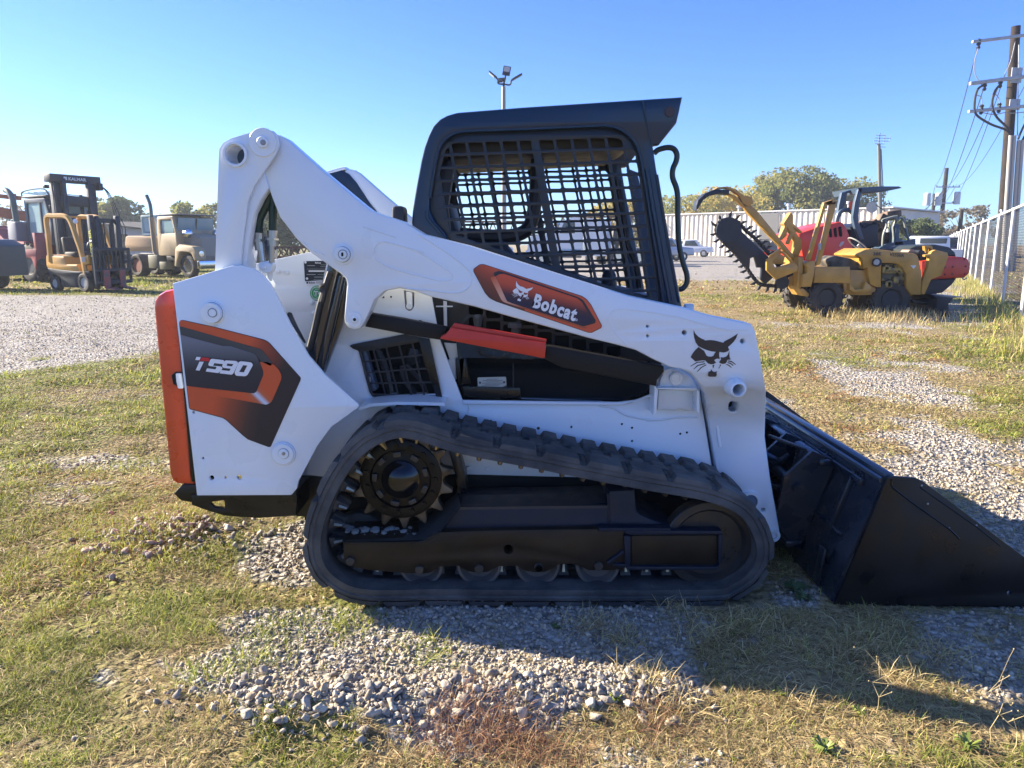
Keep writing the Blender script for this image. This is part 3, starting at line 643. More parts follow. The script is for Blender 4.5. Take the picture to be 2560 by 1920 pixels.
# grab rail on the front pillar
m = MB(); m.line(T(Z2, [(1812,452),(1840,428),(1900,412),(1945,420),(1968,455),(1966,500),(1942,560),(1940,620),(1965,690),(1975,760),(1975,900),(1985,1080),(2010,1200),(2038,1290),(2036,1350),(2010,1385),(1985,1392)]), YK+.03, .011, 10)
m.out('grab_rail', mat('dark_green_black', (.01,.022,.02), .3), cabf)
m = MB(); m.box(P(1000,548,3.0), (.05,.1,.1), bev=.015); m.out('rear_light', SATIN, L)
m = MB(); m.box(P(1722,768,3.2), (.04,.04,.03), bev=.008); m.plate([(1690,765),(1740,778),(1760,795),(1700,795)], 3.15, .6, bev=.01); m.out('front_step', WHITE, L)
# ---- undercarriage
YT, WT = 2.60, .32
inner = T(Z6, [(900,285),(1280,400),(1890,520)])+T(Z7, [(400,355),(1000,470),(1500,560),(1775,672),(1898,840),(1930,1000),(1870,1140),(1715,1245),(1500,1284),(0,1286)])+T(Z6, [(1100,1402),(560,1402),(330,1300),(245,1150),(255,950),(350,700),(470,500),(600,370),(750,298)])
loop0 = []
ww = [P(x, y, YT) for x, y in inner]
dense = catmull([(p.x, p.z, 0) for p in ww], 14, closed=True)
# keep the ground run straight
def resample(pts, n):
    d = [0]
    for a, b in zip(pts, pts[1:]+pts[:1]): d.append(d[-1]+(b-a).length)
    Lt = d[-1]; out = []; j = 0
    for k in range(n):
        s = Lt*k/n
        while d[j+1] < s: j += 1
        t = (s-d[j])/(d[j+1]-d[j]); out.append(pts[j].lerp(pts[(j+1) % len(pts)], t))
    return out, Lt
NP = 460
lp, LT = resample(dense, NP)
for _ in range(6): lp = [(lp[i-1]+lp[i]*2+lp[(i+1) % NP])/4 for i in range(NP)]
ctr = sum(lp, Vector((0,0,0)))/NP
nrm = []
for i in range(NP):
    t = (lp[(i+1) % NP]-lp[i-1]).normalized(); n = Vector((t.y, -t.x, 0))
    if n.dot(lp[i]-ctr) < 0: n = -n
    nrm.append(n)
def tp(i, off, y):
    i %= NP; i0 = int(i); f = i-i0; i1 = (i0+1) % NP
    p = lp[i0].lerp(lp[i1], f)+nrm[i0].lerp(nrm[i1], f)*off
    return Vector((p.x, y, p.y))
m = MB(); prof = [(0,0),(0,.10),(.012,.12),(.012,.20),(0,.22),(0,WT),(.038,WT),(.052,WT-.015),(.052,.02),(.046,.004),(.032,0),(.027,.005),(.016,0)]
ring = [[m.bm.verts.new(tp(i, o, YT+y)) for o, y in prof] for i in range(NP)]
for i in range(NP):
    A, B = ring[i], ring[(i+1) % NP]
    for k in range(len(prof)): m.bm.faces.new((A[k], A[(k+1) % len(prof)], B[(k+1) % len(prof)], B[k]))
def lug(i0, i1, y0, y1, h, base=.048, ins=.008, n=3):
    rows = []
    for k in range(n+1):
        i = i0+(i1-i0)*k/n; e = ins*NP/LT*(1 if k == 0 else -1 if k == n else 0)
        hh = h*(1-.12*random.random())
        rows.append([m.bm.verts.new(tp(i, base, YT+y0)), m.bm.verts.new(tp(i+e, base+hh*.85, YT+y0+ins*.4)), m.bm.verts.new(tp(i+e*1.1, base+hh, YT+y0+ins*1.6)), m.bm.verts.new(tp(i+e*1.1, base+hh, YT+y1-ins)), m.bm.verts.new(tp(i, base, YT+y1))])
    for a, b in zip(rows, rows[1:]):
        for k in range(4): m.bm.faces.new((a[k], a[k+1], b[k+1], b[k]))
    m.bm.faces.new(rows[0]); m.bm.faces.new(rows[-1][::-1])
NL = round(LT/.082); pi_ = NP/NL
for k in range(NL):
    i = k*pi_; j = random.uniform(-.3,.3)
    if k % 2 == 0: lug(i+j, i+pi_*1.76+j, 0, .12, .024, ins=.011)
    else: lug(i+pi_*.72, i+pi_*1.06, .03, .11, .010)
    lug(i+pi_*.3, i+pi_*1.12, .112, .215, .015, ins=.010); lug(i+pi_*.02, i+pi_*.86, .205, .32, .025, ins=.008)
# guide teeth inside
for k in range(NL):
    i = k*pi_
    for y0 in (.13,.19):
        a = [tp(i+d, o, YT+y) for o in (0,) for d, y in ((0,y0),(pi_*.5,y0),(pi_*.5,y0+.045),(0,y0+.045))]
        b = [tp(i+pi_*.25+d, -.052, YT+y) for d, y in ((-pi_*.1,y0+.01),(pi_*.1,y0+.01),(pi_*.1,y0+.035),(-pi_*.1,y0+.045))]
        va = [m.bm.verts.new(p) for p in a]; vb = [m.bm.verts.new(p) for p in b]
        for q in range(4): m.bm.faces.new((va[q], va[(q+1) % 4], vb[(q+1) % 4], vb[q]))
        m.bm.faces.new(vb)
trk = m.out('rubber_track', RUB, L, smooth=28)
m = MB()
for k in range(NL):
    p = tp(k*pi_+pi_*.25, -.018, YT+.128); q = tp(k*pi_+pi_*.25, -.05, YT+.133); m.tube([p, q], [.012,.006], 6)
m.out('track_core', BRASS, trk, split=True)
trk2 = mirrored(trk)
# drive sprocket
sc = P(*Z6(835,580), 2.74); sc = P(1002,1197,2.74)
m = MB(); nt_ = 15; R0, R1 = .165, .205; pts = []
for k in range(nt_):
    a0 = 2*math.pi*(k+.35)/nt_
    for da, r in ((-.5,R0-.004),(-.28,R0+.004),(-.13,R1-.01),(-.06,R1),(.06,R1),(.13,R1-.01),(.28,R0+.004)):
        a = a0+da*2*math.pi/nt_; pts.append((sc.x+r*math.cos(a), sc.z+r*math.sin(a)))
m.flat(pts, lambda a, b, c: (a, 2.77-c, b), .045, holes=[circ(sc.x, sc.z, .13, 40)], bev=.005)
spr = m.out('drive_sprocket', SPK, L)
m = MB(); m.lathe((sc.x, 2.74, sc.z), [(.06,.16),(-.004,.158),(-.008,.150),(-.008,.118),(.004,.112),(.004,.088),(.002,.082)], n=48)
for k in range(15):
    a = 2*math.pi*k/15; c = Vector((sc.x+.134*math.cos(a), 2.732, sc.z+.134*math.sin(a))); m.lathe(c, [(0,.011),(-.010,.011)], n=6)
for k in range(9):
    pass
m.out('hub', mat('gloss_black', (.004,.004,.004), .34, spec=.2), spr)
m = MB()
for k in range(9):
    a = 2*math.pi*(k+.4)/9; c = Vector((sc.x+.1*math.cos(a), 2.738, sc.z+.1*math.sin(a))); m.box(c, (.032,.02,.02), Matrix.Rotation(-a+math.pi/2,3,'Y'), bev=.004)
m.out('hub_lug', DIRTY, spr, split=True)
m = MB(); m.lathe((sc.x, 2.74, sc.z), [(.01,.076),(-.012,.074),(-.018,.062),(-.024,.055),(-.050,0)], n=40); m.out('hub_cap', mat('mirror_black', (.003,.003,.004), .14, spec=.5), spr)
mirrored(spr)
DUSTY = mat('dusty_wheel', (.05,.05,.048), .7, col2=(.10,.095,.085), vscale=10, bump=.002, bscale=40); ROLL = mat('roller_steel', (.10,.092,.085), .4, metal=.2, rvar=.1)
def wheel_disc(name, x, y, r, Y, depth, mt, parent=L, rim=.02, dish=.03):
    p = P(x, y, Y)
    m = MB(); m.lathe(p, [(depth,r),(0.004,r),(0,r-.004),(0,r-rim),(.008,r-rim-.004),(dish,r-rim-.014),(dish,.03),(dish-.02,.026),(dish-.02,0)], n=40)
    o = m.out(name, mt, parent); return o
GLB = MATS['gloss_black']
for x in (1052.5,1197.6,1344.5,1495): mirrored(wheel_disc('roller', x, 1414, .086, 2.672, .05, ROLL, rim=.012))
idl = wheel_disc('front_idler', 1774, 1362, .172, 2.67, .06, DIRTY, rim=.03, dish=.02); mirrored(idl)
idr = wheel_disc('rear_idler', 896, 1352, .120, 2.885, .05, DUSTY, rim=.035, dish=.02); mirrored(idr)
m = MB()
lower = T(Z6, [(408,1052),(410,1180),(450,1235),(600,1262),(880,1285),(1010,1288),(1060,1280),(1120,1238),(1260,1230),(1330,1270),(1400,1282),(1480,1275),(1560,1235),(1690,1230),(1760,1268),(1830,1280)])+T(Z7, [(210,1140),(270,1110),(320,1080),(430,1075),(500,1100),(560,1128),(740,1128),(855,1115),(850,790),(0,795)])+T(Z6, [(1105,978),(1060,1000),(1010,1035),(960,1048)])
m.plate(lower, 2.66, .22, holes=[circ(*Z6(1632,1108),11.5,20)], bev=.004)
tf = m.out('track_frame', mat('brown_black_paint', (.007,.005,.0035), .4, spec=.28, col2=(.026,.017,.010), vscale=5, rvar=.12, bump=.001, bscale=30), L)
m = MB()
A_ = [(858,1354),(1010,1351),(1062,1350),(1100,1326),(1152,1262)]; B_ = [(868,1322),(1000,1320),(1035,1310),(1078,1284),(1143,1232)]
for dz_ in (0, -.008):
    va = [m.bm.verts.new(P(*q, 2.655)+Vector((0,0,dz_))) for q in A_]; vb = [m.bm.verts.new(P(*q, 2.86)+Vector((0,0,dz_))) for q in B_]
    for k in range(4): m.bm.faces.new((va[k], va[k+1], vb[k+1], vb[k]))
m.out('ledge_plate', mat('dusty_slate', (.02,.026,.034), .5, col2=(.06,.06,.058), vscale=9, bump=.001, bscale=60), tf)
m = MB()
a = [P(1150,1268,2.688), P(1521,1264,2.688)]; b = [P(1160,1238,2.80), P(1521,1232,2.80)]
v = [m.bm.verts.new(q) for q in (a[0], a[1], b[1], b[0])]; m.bm.faces.new(v); v2 = [m.bm.verts.new(q-Vector((0,0,.01))) for q in (a[0], a[1], b[1], b[0])]; m.bm.faces.new(v2[::-1])
for k in range(4): m.bm.faces.new((v[k], v2[k], v2[(k+1)%4], v[(k+1)%4]))
m.out('sloped_cover', mat('slate_black2', (.012,.02,.03), .42, spec=.5, rvar=.1, bump=.001, bscale=30), tf)
for q in T(Z6, [(880,938),(985,938),(1000,920)]): pass
m = MB(); m.plate(T(Z6, [(1110,975),(1180,880),(1240,800)])+[(1150,1267),(1330,1266),(1521,1262)]+T(Z7, [(720,480),(935,470),(950,640),(980,670),(1060,705),(1130,735),(1230,745),(1235,775),(850,775),(640,780)]), 2.69, .24, bev=.012)
m.plate(T(Z7, [(640,783),(1225,783),(1225,812),(640,812)]), 2.645, .1, bev=.004); m.plate(T(Z7, [(840,800),(1640,805),(1650,835),(910,842),(860,832)]), 2.64, .05, bev=.004)
m.plate(T(Z7, [(870,1095),(1590,1100),(1625,1080),(1625,1100),(1600,1125),(870,1122)]), 2.64, .04, bev=.003); m.plate(T(Z7, [(1615,835),(1650,835),(1645,1070),(1615,1080)]), 2.645, .04, bev=.003)
m.plate(T(Z7, [(845,845),(900,850),(900,1115),(860,1110)]), 2.642, .04, bev=.003); m.plate(T(Z7, [(705,1060),(840,965),(850,985),(730,1080),(715,1090)]), 2.645, .03, bev=.003); m.plate(T(Z7, [(755,1070),(860,1075),(860,1105),(765,1095)]), 2.645, .03, bev=.003)
m.line(T(Z7, [(715,500),(728,770)]), 2.688, .005, 5)
m.out('upper_beam', mat('blue_black_paint', (.004,.010,.024), .5, spec=.35, rvar=.1, bump=.001, bscale=20), tf)
MB().plate(T(Z7, [(905,845),(1615,840),(1615,1080),(905,1095)]), 2.66, .2, bev=.004).out('tension_cover', tf.data.materials[0], tf)
m = MB()
for q in T(Z6, [(463,1187),(975,1253),(1415,1245),(1857,1237)])+T(Z7, [(152,1098),(638,1085)]): m.disc(*q, 11.5, 2.66, .014, 14)
m.out('axle_bolt', DIRTY, tf, split=True)
mirrored(tf)
m = MB(); rr = random.Random(3)
for k in range(46):
    x = rr.uniform(430,960); y = rr.uniform(965,1035); s = rr.choice([.002,.003,.004,.009,.013]) if k > 5 else rr.uniform(.012,.018)
    if k <= 5: x = [455,500,575,640,655,770][k]; y = 1010
    p = P(*Z6(x, y), 2.74+rr.uniform(-.02,.06)); p.z = P(*Z6(700,1050), 2.66).z+.004+s*.3
    M = Matrix.Translation(p) @ Matrix.Rotation(rr.uniform(0,6),4,'Z') @ Matrix.Diagonal((s*1.3,s,s*.7,1)); bmesh.ops.create_icosphere(m.bm, subdivisions=1, radius=1, matrix=M)
m.out('stones_on_frame', mat('pale_stone', (.26,.25,.23), .9), tf, smooth=0)
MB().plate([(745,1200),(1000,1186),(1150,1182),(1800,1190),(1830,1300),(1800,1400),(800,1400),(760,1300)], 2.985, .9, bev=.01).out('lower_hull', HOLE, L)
m = MB(); m.plate(T(Z6, [(1190,380),(1260,390),(1310,560),(1330,720),(1260,740),(1240,560)]), 2.84, .1, bev=.006); m.out('sprocket_mount', BLACK, L)
# ---- bucket and attachment frame
YB0, YB1 = 2.60, 4.28
side = T(Z8, [(962,682,6),(990,672,6),(1150,684,8),(1200,705)])+[(2560,1392),(2702,1496),(2712,1518,4),(2086,1514)]
m = MB(); m.plate(side, YB0, .016, holes=[circ(*Z8(1775,1452),5.5,14)], bev=.002)
sd = m.out('bucket', mat('bucket_black', (.005,.005,.006), .36, spec=.35, rvar=.12, vscale=4, bump=.0012, bscale=10), L)
m = MB(); m.line(T(Z8, [(990,740),(1110,835),(1370,1020),(1440,1090)]), YB0-.001, .0035, 5, 2); m.line(T(Z8, [(1180,745),(1330,850),(1560,1010),(1720,1140)]), YB0-.001, .0022, 5, 2); m.line(T(Z8, [(990,690),(985,735)]), YB0-.001, .004, 5, 2)
m.out('weld_line', MATS['bucket_black'], sd, split=True)
m = MB()
for q in ((1190,733),(1555,1000),(1230,855),(1372,1018)): m.disc(*Z8(*q), 3, YB0, .002, 10)
m.out('rivet', GREY, sd, split=True)
m = MB()
def W(px, py): p = P(px, py, YB0); return p
def span(mb, prof, y0, y1, th):
    """sheet through (x,z) profile points from y0 to y1"""
    a = [[mb.bm.verts.new((p.x, y, p.z)) for p in prof] for y in (y0, y1)]
    for k in range(len(prof)-1): mb.bm.faces.new((a[0][k], a[0][k+1], a[1][k+1], a[1][k]))
    off = [Vector((0,0,0)) for _ in prof]
    for k in range(len(prof)):
        t = (prof[min(k+1,len(prof)-1)]-prof[max(k-1,0)]); t.y = 0; t.normalize(); off[k] = Vector((t.z, 0, -t.x))*th
    b = [[mb.bm.verts.new((p.x+o.x, y, p.z+o.z)) for p, o in zip(prof, off)] for y in (y0, y1)]
    for k in range(len(prof)-1): mb.bm.faces.new((b[0][k], b[1][k], b[1][k+1], b[0][k+1]))
    for s_ in (0,1):
        for k in range(len(prof)-1): mb.bm.faces.new((a[s_][k], b[s_][k], b[s_][k+1], a[s_][k+1]))
    mb.bm.faces.new((a[0][0], a[1][0], b[1][0], b[0][0])); mb.bm.faces.new((a[0][-1], b[0][-1], b[1][-1], a[1][-1]))
span(m, [W(2226,1198), W(2180,1300), W(2130,1408), W(2090,1508), W(2106,1516), W(2700,1517)], YB0+.016, YB1-.016, .012)
BBK = mat('bucket_back_black', (.010,.016,.025), .32, coat=.3, spec=.4, rvar=.15, vscale=5, bump=.0015, bscale=8)
bk = m.out('bucket_shell', BBK, sd)
o = mirrored(sd, 'bucket_side'); o.parent = sd; o.matrix_parent_inverse = Matrix()
m = MB(); a, b = W(2219,1194), W(2240,1192)
m.box((W(2222,1200).x+.012, (YB0+YB1)/2, W(2222,1200).z), (.04, YB1-YB0-.04, .035), bev=.008)
m.tube([(W(2212,1206).x, YB0+.02, W(2212,1206).z),(W(2212,1206).x, YB1-.02, W(2212,1206).z)], .012, 8)
m.out('top_rail', mat('slate_black', (.02,.03,.04), .3, coat=.4), sd)
# ribs on the shell back
m = MB()
def onback(t, y, d=0):   # t 0 top .. 1 bottom on the back sheet, d metres behind it
    a, b = W(2226,1198), W(2090,1508); p = a.lerp(b, t); n = Vector((a.z-b.z, 0, -(a.x-b.x))).normalized()
    if n.x > 0: n = -n
    return Vector((p.x, y, p.z))+n*d
for y in (2.80,3.05,3.85,4.1):
    m.bar(onback(.08,y,.02), onback(.55,y,.02), .012, .03, bev=.004)
m.bar(onback(.55,2.72,.015), onback(.55,4.16,.015), .02, .02, bev=.004)
m.bar(onback(.12,2.72,.02), onback(.12,4.16,.02), .03, .03, bev=.005)
m.bar(onback(.98,2.75,.02), onback(.7,2.75,.05), .01, .05, bev=.003)
m.out('back_ribs', BBK, sd)
# quick attach frame
m = MB(); yl, yr = 2.98, 3.90
for y in (yl, yl+.3, yr-.3, yr):
    m.plate  # side cheeks
    q = [onback(.1,y,.02), onback(.08,y,.13), onback(.35,y,.2), onback(.75,y,.16), onback(.9,y,.02)]
    f = [[m.bm.verts.new(p+Vector((0,s,0))) for p in q] for s in (-.009,.009)]
    m.bm.faces.new(f[0]); m.bm.faces.new(f[1][::-1])
    for k in range(5): m.bm.faces.new((f[0][k], f[0][(k+1)%5], f[1][(k+1)%5], f[1][k]))
m.bar(onback(.14,yl-.03,.07), onback(.14,yr+.03,.07), .05, .03, bev=.008); m.bar(onback(.86,yl-.03,.06), onback(.86,yr+.03,.06), .07, .03, bev=.008)
m.bar(onback(.45,yl,.03), onback(.45,yr,.03), .25, .012, bev=.003)
m.tube([onback(.4,yl-.04,.13), onback(.4,yr+.04,.13)], .025, 12)
qa = m.out('attach_frame', BBK, L)
for y in (yl+.12, yr-.12):
    m = MB()
    a = onback(.12,y,.1); m.bar(a, a+Vector((-.16,0,.06)), .04, .012, bev=.004); m.bar(a, onback(.5,y,.1), .035, .02, bev=.004)
    h0 = a+Vector((-.03,0,.0)); h1 = onback(.42,y,.11); pts = []
    for k in range(60): t = k/59; c = h0.lerp(h1, t); an = t*2*math.pi*9; pts.append(c+Vector((0,math.cos(an)*.016,math.sin(an)*.016)))
    m.tube(pts, .0035, 5); m.out('locking_lever', SATIN, qa)
for y in (yl+.25, yr-.25):
    m = MB()
    m.tube([P(1860,1120,3.1)+Vector((0,y-3.1,0)), onback(.35,y,.14)], .028, 12); m.tube([onback(.35,y,.14), onback(.25,y,.10)], .016, 10); m.out('tilt_cylinder', MATS['gloss_black_blue'], L)
m = MB(); m.tube(catmull([P(1870,1100,3.15), P(1895,1180,3.1), P(1930,1215,3.1), P(1985,1210,3.1), P(2010,1170,3.12)], 8), .011, 8); m.tube(catmull([P(1870,1140,3.2), P(1900,1230,3.2), P(1960,1250,3.2), P(2010,1230,3.2)], 8), .009, 8)
m.out('tilt_hose', SATIN, L)
# ================================================================== yard behind the loader
YEL = mat('yellow_paint', (.44,.245,.045), .45, coat=.15, var=.25, vscale=4, rvar=.12)
FYEL = mat('forklift_yellow', (.50,.27,.05), .45, coat=.1, var=.18, vscale=2)
TYRE = mat('tyre_rubber', (.022,.022,.023), .8, col2=(.05,.045,.04), vscale=6)
DK = mat('dark_machine_paint', (.008,.013,.022), .5, rvar=.12)
SLATE = mat('slate_blue_paint', (.05,.085,.13), .45, var=.2, vscale=3)
RED = mat('machine_red', (.58,.04,.018), .4, coat=.2, var=.15, vscale=2)
DRED = mat('faded_dark_red', (.30,.05,.055), .55, var=.3, vscale=2)
RUST = mat('rusty_orange', (.36,.11,.05), .8, var=.4, vscale=3)
TAN = mat('dusty_tan', (.42,.32,.18), .6, col2=(.30,.24,.16), vscale=1.5)
GLS = glass('window_glass'); DGLS = mat('dark_glass', (.03,.05,.06), .08)
CHR = mat('chrome', (.6,.6,.6), .2, metal=1)
PW = mat('pipe_white', (.72,.72,.70), .55, var=.12, vscale=3)
WOOD = mat('dark_pole_wood', (.028,.019,.015), .9, var=.4, vscale=3, bump=.004, bscale=20)
GALV = mat('galvanised', (.38,.39,.40), .5, metal=.5, var=.2)
WIRE = mat('wire', (.03,.03,.035), .6)
LAMP = mat('lamp_lens', (.75,.78,.8), .3)
ZA = lambda x, y: (x/4.608, 400+y/4.608)
ZC = lambda x, y: (1640+x/4.367, 440+y/4.367)
ZD = lambda x, y: (2000+x/4.366, 440+y/4.366)
ZB = lambda x, y: (300+x/5.923, 460+y/5.923)
X = lambda px, Y: (px-1280)/S*Y*1.0
def tyre(parent, c, r, w, axis='Y', rim=.55, lugs=0, rimmat=None, side=-1, name='wheel', rimname='rim'):
    """tyre with a dished rim, centre c, axle along axis"""
    c = Vector(c); m = MB(); h = w/2
    m.lathe(c, [(-h*.7,r*rim),(-h*.95,r*(rim+.08)),(-h,r*.86),(-h*.8,r*.97),(-h*.4,r),(h*.4,r),(h*.8,r*.97),(h,r*.86),(h*.95,r*(rim+.08)),(h*.7,r*rim)], axis=axis, n=32, cap=False)
    for k in range(lugs):
        a = 2*math.pi*k/lugs
        for s_ in (-1, 1):
            aa = a+(math.pi/lugs if s_ > 0 else 0)
            if axis == 'Y': q = c+Vector((r*math.cos(aa), s_*h*.5, r*math.sin(aa))); R = Matrix.Rotation(-aa, 3, 'Y')
            else: q = c+Vector((s_*h*.5, r*math.cos(aa), r*math.sin(aa))); R = Matrix.Rotation(aa, 3, 'X')
            m.box(q, (r*.12, h*.9, r*.12) if axis == 'Y' else (h*.9, r*.12, r*.12), R @ Matrix.Rotation(.35*s_, 3, 'X' if axis == 'Y' else 'Y'))
    t = m.out(name, TYRE, parent, local=(parent.get('_local', 0) == 1))
    m = MB(); R = r*rim
    pr = [(side*h*.72,R),(side*h*.78,R*.96),(side*h*.35,R*.86),(side*h*.3,R*.42),(side*h*.62,R*.36),(side*h*.62,0)]
    m.lathe(c, pr, axis=axis, n=24)
    for k in range(6):
        a = math.pi*k/3; o = Vector((math.cos(a)*R*.6, side*h*.34, math.sin(a)*R*.6))
        if axis == 'X': o = Vector((o.y, o.x, o.z))
        m.box(c+o, (R*.12,)*3)
    m.out(rimname, rimmat or DK, t, local=(parent.get('_local', 0) == 1))
    return t
def lthing(*a, **k): o = thing(*a, **k); o['_local'] = 1; return o
def lo(m, name, mt, par, **k): return m.out(name, mt, par, local=True, **k)
def XZ(m, pts, y0, y1, holes=(), bev=.01):   # outline in local x,z extruded in y
    h = (y1-y0)/2; return m.flat(pts, lambda a, b, c: (a, (y0+y1)/2+c, b), y1-y0, holes=holes, bev=bev)
def pl(name, mt, par, pts, Y, th, f=None, holes=(), bev=.008, **k):
    return MB().plate(T(f, pts) if f else pts, Y, th, holes=[T(f, h) for h in holes] if f else holes, bev=bev).out(name, mt, par, **k)

# ---------------- yellow forklift
F = lthing('forklift', (-12.37, 21.9, 0), 'small yellow forklift with open overhead guard parked in front of the tall mast', 'forklift', rz=math.radians(-27))
m = XZ(MB(), [(-1.15,.64),(-1.2,.75,.05),(-1.15,1.05,.1),(-.3,1.0,.1),(-.25,.78,.05),(.25,.78,.05),(.35,.56),(-.4,.60)], -.52, .52, bev=.04); lo(m, 'body', FYEL, F)
m = XZ(MB(), [(-1.14,.66),(-.4,.61),(.3,.58),(.78,.6),(.78,.5),(.5,.56,.1),(.26,.4,.1),(.26,.12),(-.52,.12),(-.55,.4,.1),(-.85,.48,.1),(-1.08,.3)], -.54, .54, bev=.02); lo(m, 'skirt', DK, F)
m = MB(); XZ(m, [(.45,.75),(.75,.8),(.75,1.05),(.5,1.0)], -.5, .5, bev=.02); lo(m, 'dash', FYEL, F)
m = MB()
for y in (-.48, .48):
    m.tube(catmull([Vector(p) for p in ((-1.02,y,.85),(-1.0,y,1.6),(-.98,y,2.1),(-.6,y,2.14),(-.1,y,2.12),(.12,y,1.95),(.3,y,1.5),(.45,y,1.1),(.55,y,.5))], 6), .07, 6)
for k in range(6): m.bar((-.95+k*.17,-.48,2.13),(-.95+k*.17,.48,2.13), .03,.02)
g = lo(m, 'overhead_guard', FYEL, F)
m = MB(); m.box((-.45,0,1.05),(.5,.5,.16),bev=.04); m.box((-.72,0,1.3),(.14,.48,.5),Matrix.Rotation(-.15,3,'Y'),bev=.04); lo(m, 'seat', mat('seat_vinyl',(.02,.02,.02),.6), F)
m = MB(); m.lathe((.25,0,1.28),[(0,.17),(.02,.17),(.02,.15),(0,.15)],axis='X',n=20,cap=False); m.cyl((.25,0,1.28),(.5,0,.9),.03); lo(m, 'steering_wheel', DK, F)
m = MB()
for y in (-.3,.3):
    m.box((.88,y*1.35,1.12),(.13,.11,2.05),bev=.01); m.box((.99,y*1.0,1.15),(.10,.09,1.95),bev=.01); m.tube([Vector((.95,y*.6,.5)),Vector((.95,y*.6,2.0))],.045,8)
for z in (.35,1.1,2.0): m.box((.93,0,z),(.08,.9,.12),bev=.01)
m.cyl((.93,-.12,.4),(.93,-.12,1.9),.03); m.cyl((.93,.12,.4),(.93,.12,1.9),.03)
ms = lo(m, 'mast', DK, F)
m = MB()
for z in (.28,.62,1.2): m.box((1.07,0,z),(.06,1.1,.09),bev=.005)
for k in range(9): m.box((1.08,-.5+k*.125,.9),(.03,.035,.62))
m.box((1.07,-.54,.74),(.05,.06,.98)); m.box((1.07,.54,.74),(.05,.06,.98))
for k in range(4): m.tube([Vector((1.02,-.3+k*.2,.4)),Vector((1.0,-.3+k*.2,1.95))],.02,5)
lo(m, 'load_backrest', DK, ms)
for y in (-.24,.24):
    m = XZ(MB(), [(1.10,.62),(1.14,.62),(1.14,.11),(1.55,.08),(1.55,.11),(1.14,.15),(1.10,.15)], y-.09, y+.09, bev=.003); lo(m, 'fork', mat('worn_red_fork',(.32,.05,.045),.6,col2=(.1,.08,.08),vscale=9), ms)
for x, r, n_ in ((-.82,.22,0),(.52,.27,0)):
    for s_ in (-1,1): tyre(F, (x,s_*.47,r), r, .2, side=s_, rimmat=GREY, name='wheel')
m = MB(); 
for s_ in (-1,1): m.lathe((.2,s_*.4,1.98),[(0,.0),(.0,.07),(.05,.05)],axis='X',n=12)
lo(m, 'work_light', LAMP, F)
m = MB(); lettering(m, 'HYSTER', Vector((.93,-.464,1.0)), Vector((0,0,.75)), Vector((-.095,0,0)), .03)
for v in m.bm.verts: pass
lo(m, 'mast_lettering', mat('lime_yellow_vinyl',(.62,.6,.05),.5), ms, smooth=0)
m = MB(); m.plate; m.box((.62,-.47,.92),(.02,.3,.14)); lo(m, 'name_plate', mat('off_white',(.6,.6,.62),.5), F)

# ---------------- dark red container handler with tall mast
Hh = lthing('container_handler', (-17.35, 28.6, 0), 'big dark red container handler with grey glass cab and tall black mast', 'loader truck', rz=math.radians(-30))
Hh.scale = (.87,.87,.87)
m = XZ(MB(), [(-4.2,.9),(-4.3,1.9,.15),(-2.4,2.25,.2),(-1.7,1.7),(-.2,1.65),(.2,1.1),(1.4,1.1),(1.5,.7),(-4,.6)], -1.2, 1.2, bev=.06); lo(m, 'body', DRED, Hh)
m = MB(); XZ(m, [(-.3,.45),(-.3,1.3),(1.75,1.35),(1.75,1.1),(1.55,.5),(1.35,1.0,.3),(.45,1.0,.3),(.25,.45)], -1.75, -1.15, bev=.03); XZ(m, [(1.55,1.3),(1.75,1.3),(1.7,2.0),(1.5,2.0)], -1.7,-1.3,bev=.03); lo(m, 'fender', DRED, Hh)
m = MB(); XZ(m, [(-2.6,.5),(-.4,.5),(-.4,1.0),(-2.6,1.1)], -1.7,-1.2,bev=.03); XZ(m, [(-2.6,.3),(-.2,.3),(-.2,.4),(-2.6,.4)], -1.75,-1.3,bev=.01); lo(m, 'step_frame', DRED, Hh)
for x in (.95,-3.3):
    for s_ in (-1,1): tyre(Hh, (x,s_*1.45,.78), .78, .5, side=s_, lugs=16)
def shift(m):
    for v in m.bm.verts: v.co += Vector((.75,.12,0))
    return m
c = XZ(MB(), [(-1.5,1.6),(-1.45,3.45,.1),(.15,3.45,.1),(.5,2.4,.1),(.35,1.5)], -.85,.85, holes=[[(-1.3,1.95,.08),(-1.25,3.25,.08),(-.35,3.25,.08),(-.35,1.95,.2)],[(-.22,2.0,.08),(-.22,3.25,.08),(.05,3.25,.08),(.32,2.4,.08),(.25,1.9,.1)]], bev=.02)
cb = lo(shift(c), 'cab', mat('cab_grey',(.05,.065,.09),.45), Hh)
m = XZ(MB(), [(-1.35,1.9),(-1.3,3.3),(.05,3.3),(.38,2.4),(.3,1.85)], -.80,-.79,bev=0); XZ(m, [(-1.35,1.9),(-1.3,3.3),(.05,3.3),(.38,2.4),(.3,1.85)], .79,.80,bev=0); m.box((.3,0,2.65),(.01,1.5,1.3),Matrix.Rotation(.28,3,'Y')); lo(shift(m), 'window', glass('green_glass',(.45,.62,.62),.5), cb)
m = MB(); m.box((-.6,0,3.52),(1.9,1.75,.08),bev=.02)
for k in range(5): m.bar((-1.5+k*.45,-.85,3.7),(-1.3+k*.45,.85,3.55),.03)
m.tube(catmull([Vector(p) for p in ((-1.5,-.85,3.5),(-1.4,-.85,3.75),(.2,-.85,3.8),(.5,-.8,3.4))],5),.03,6); m.box((.3,-.8,3.9),(.18,.2,.14),bev=.03); lo(shift(m), 'roof_guard', DK, cb)
m = MB(); m.box((.5,-.75,3.05),(.08,.25,.2),bev=.03); m.box((-.3,.1,2.1),(.5,.5,.6),bev=.1); lo(shift(m), 'mirror', DK, cb)
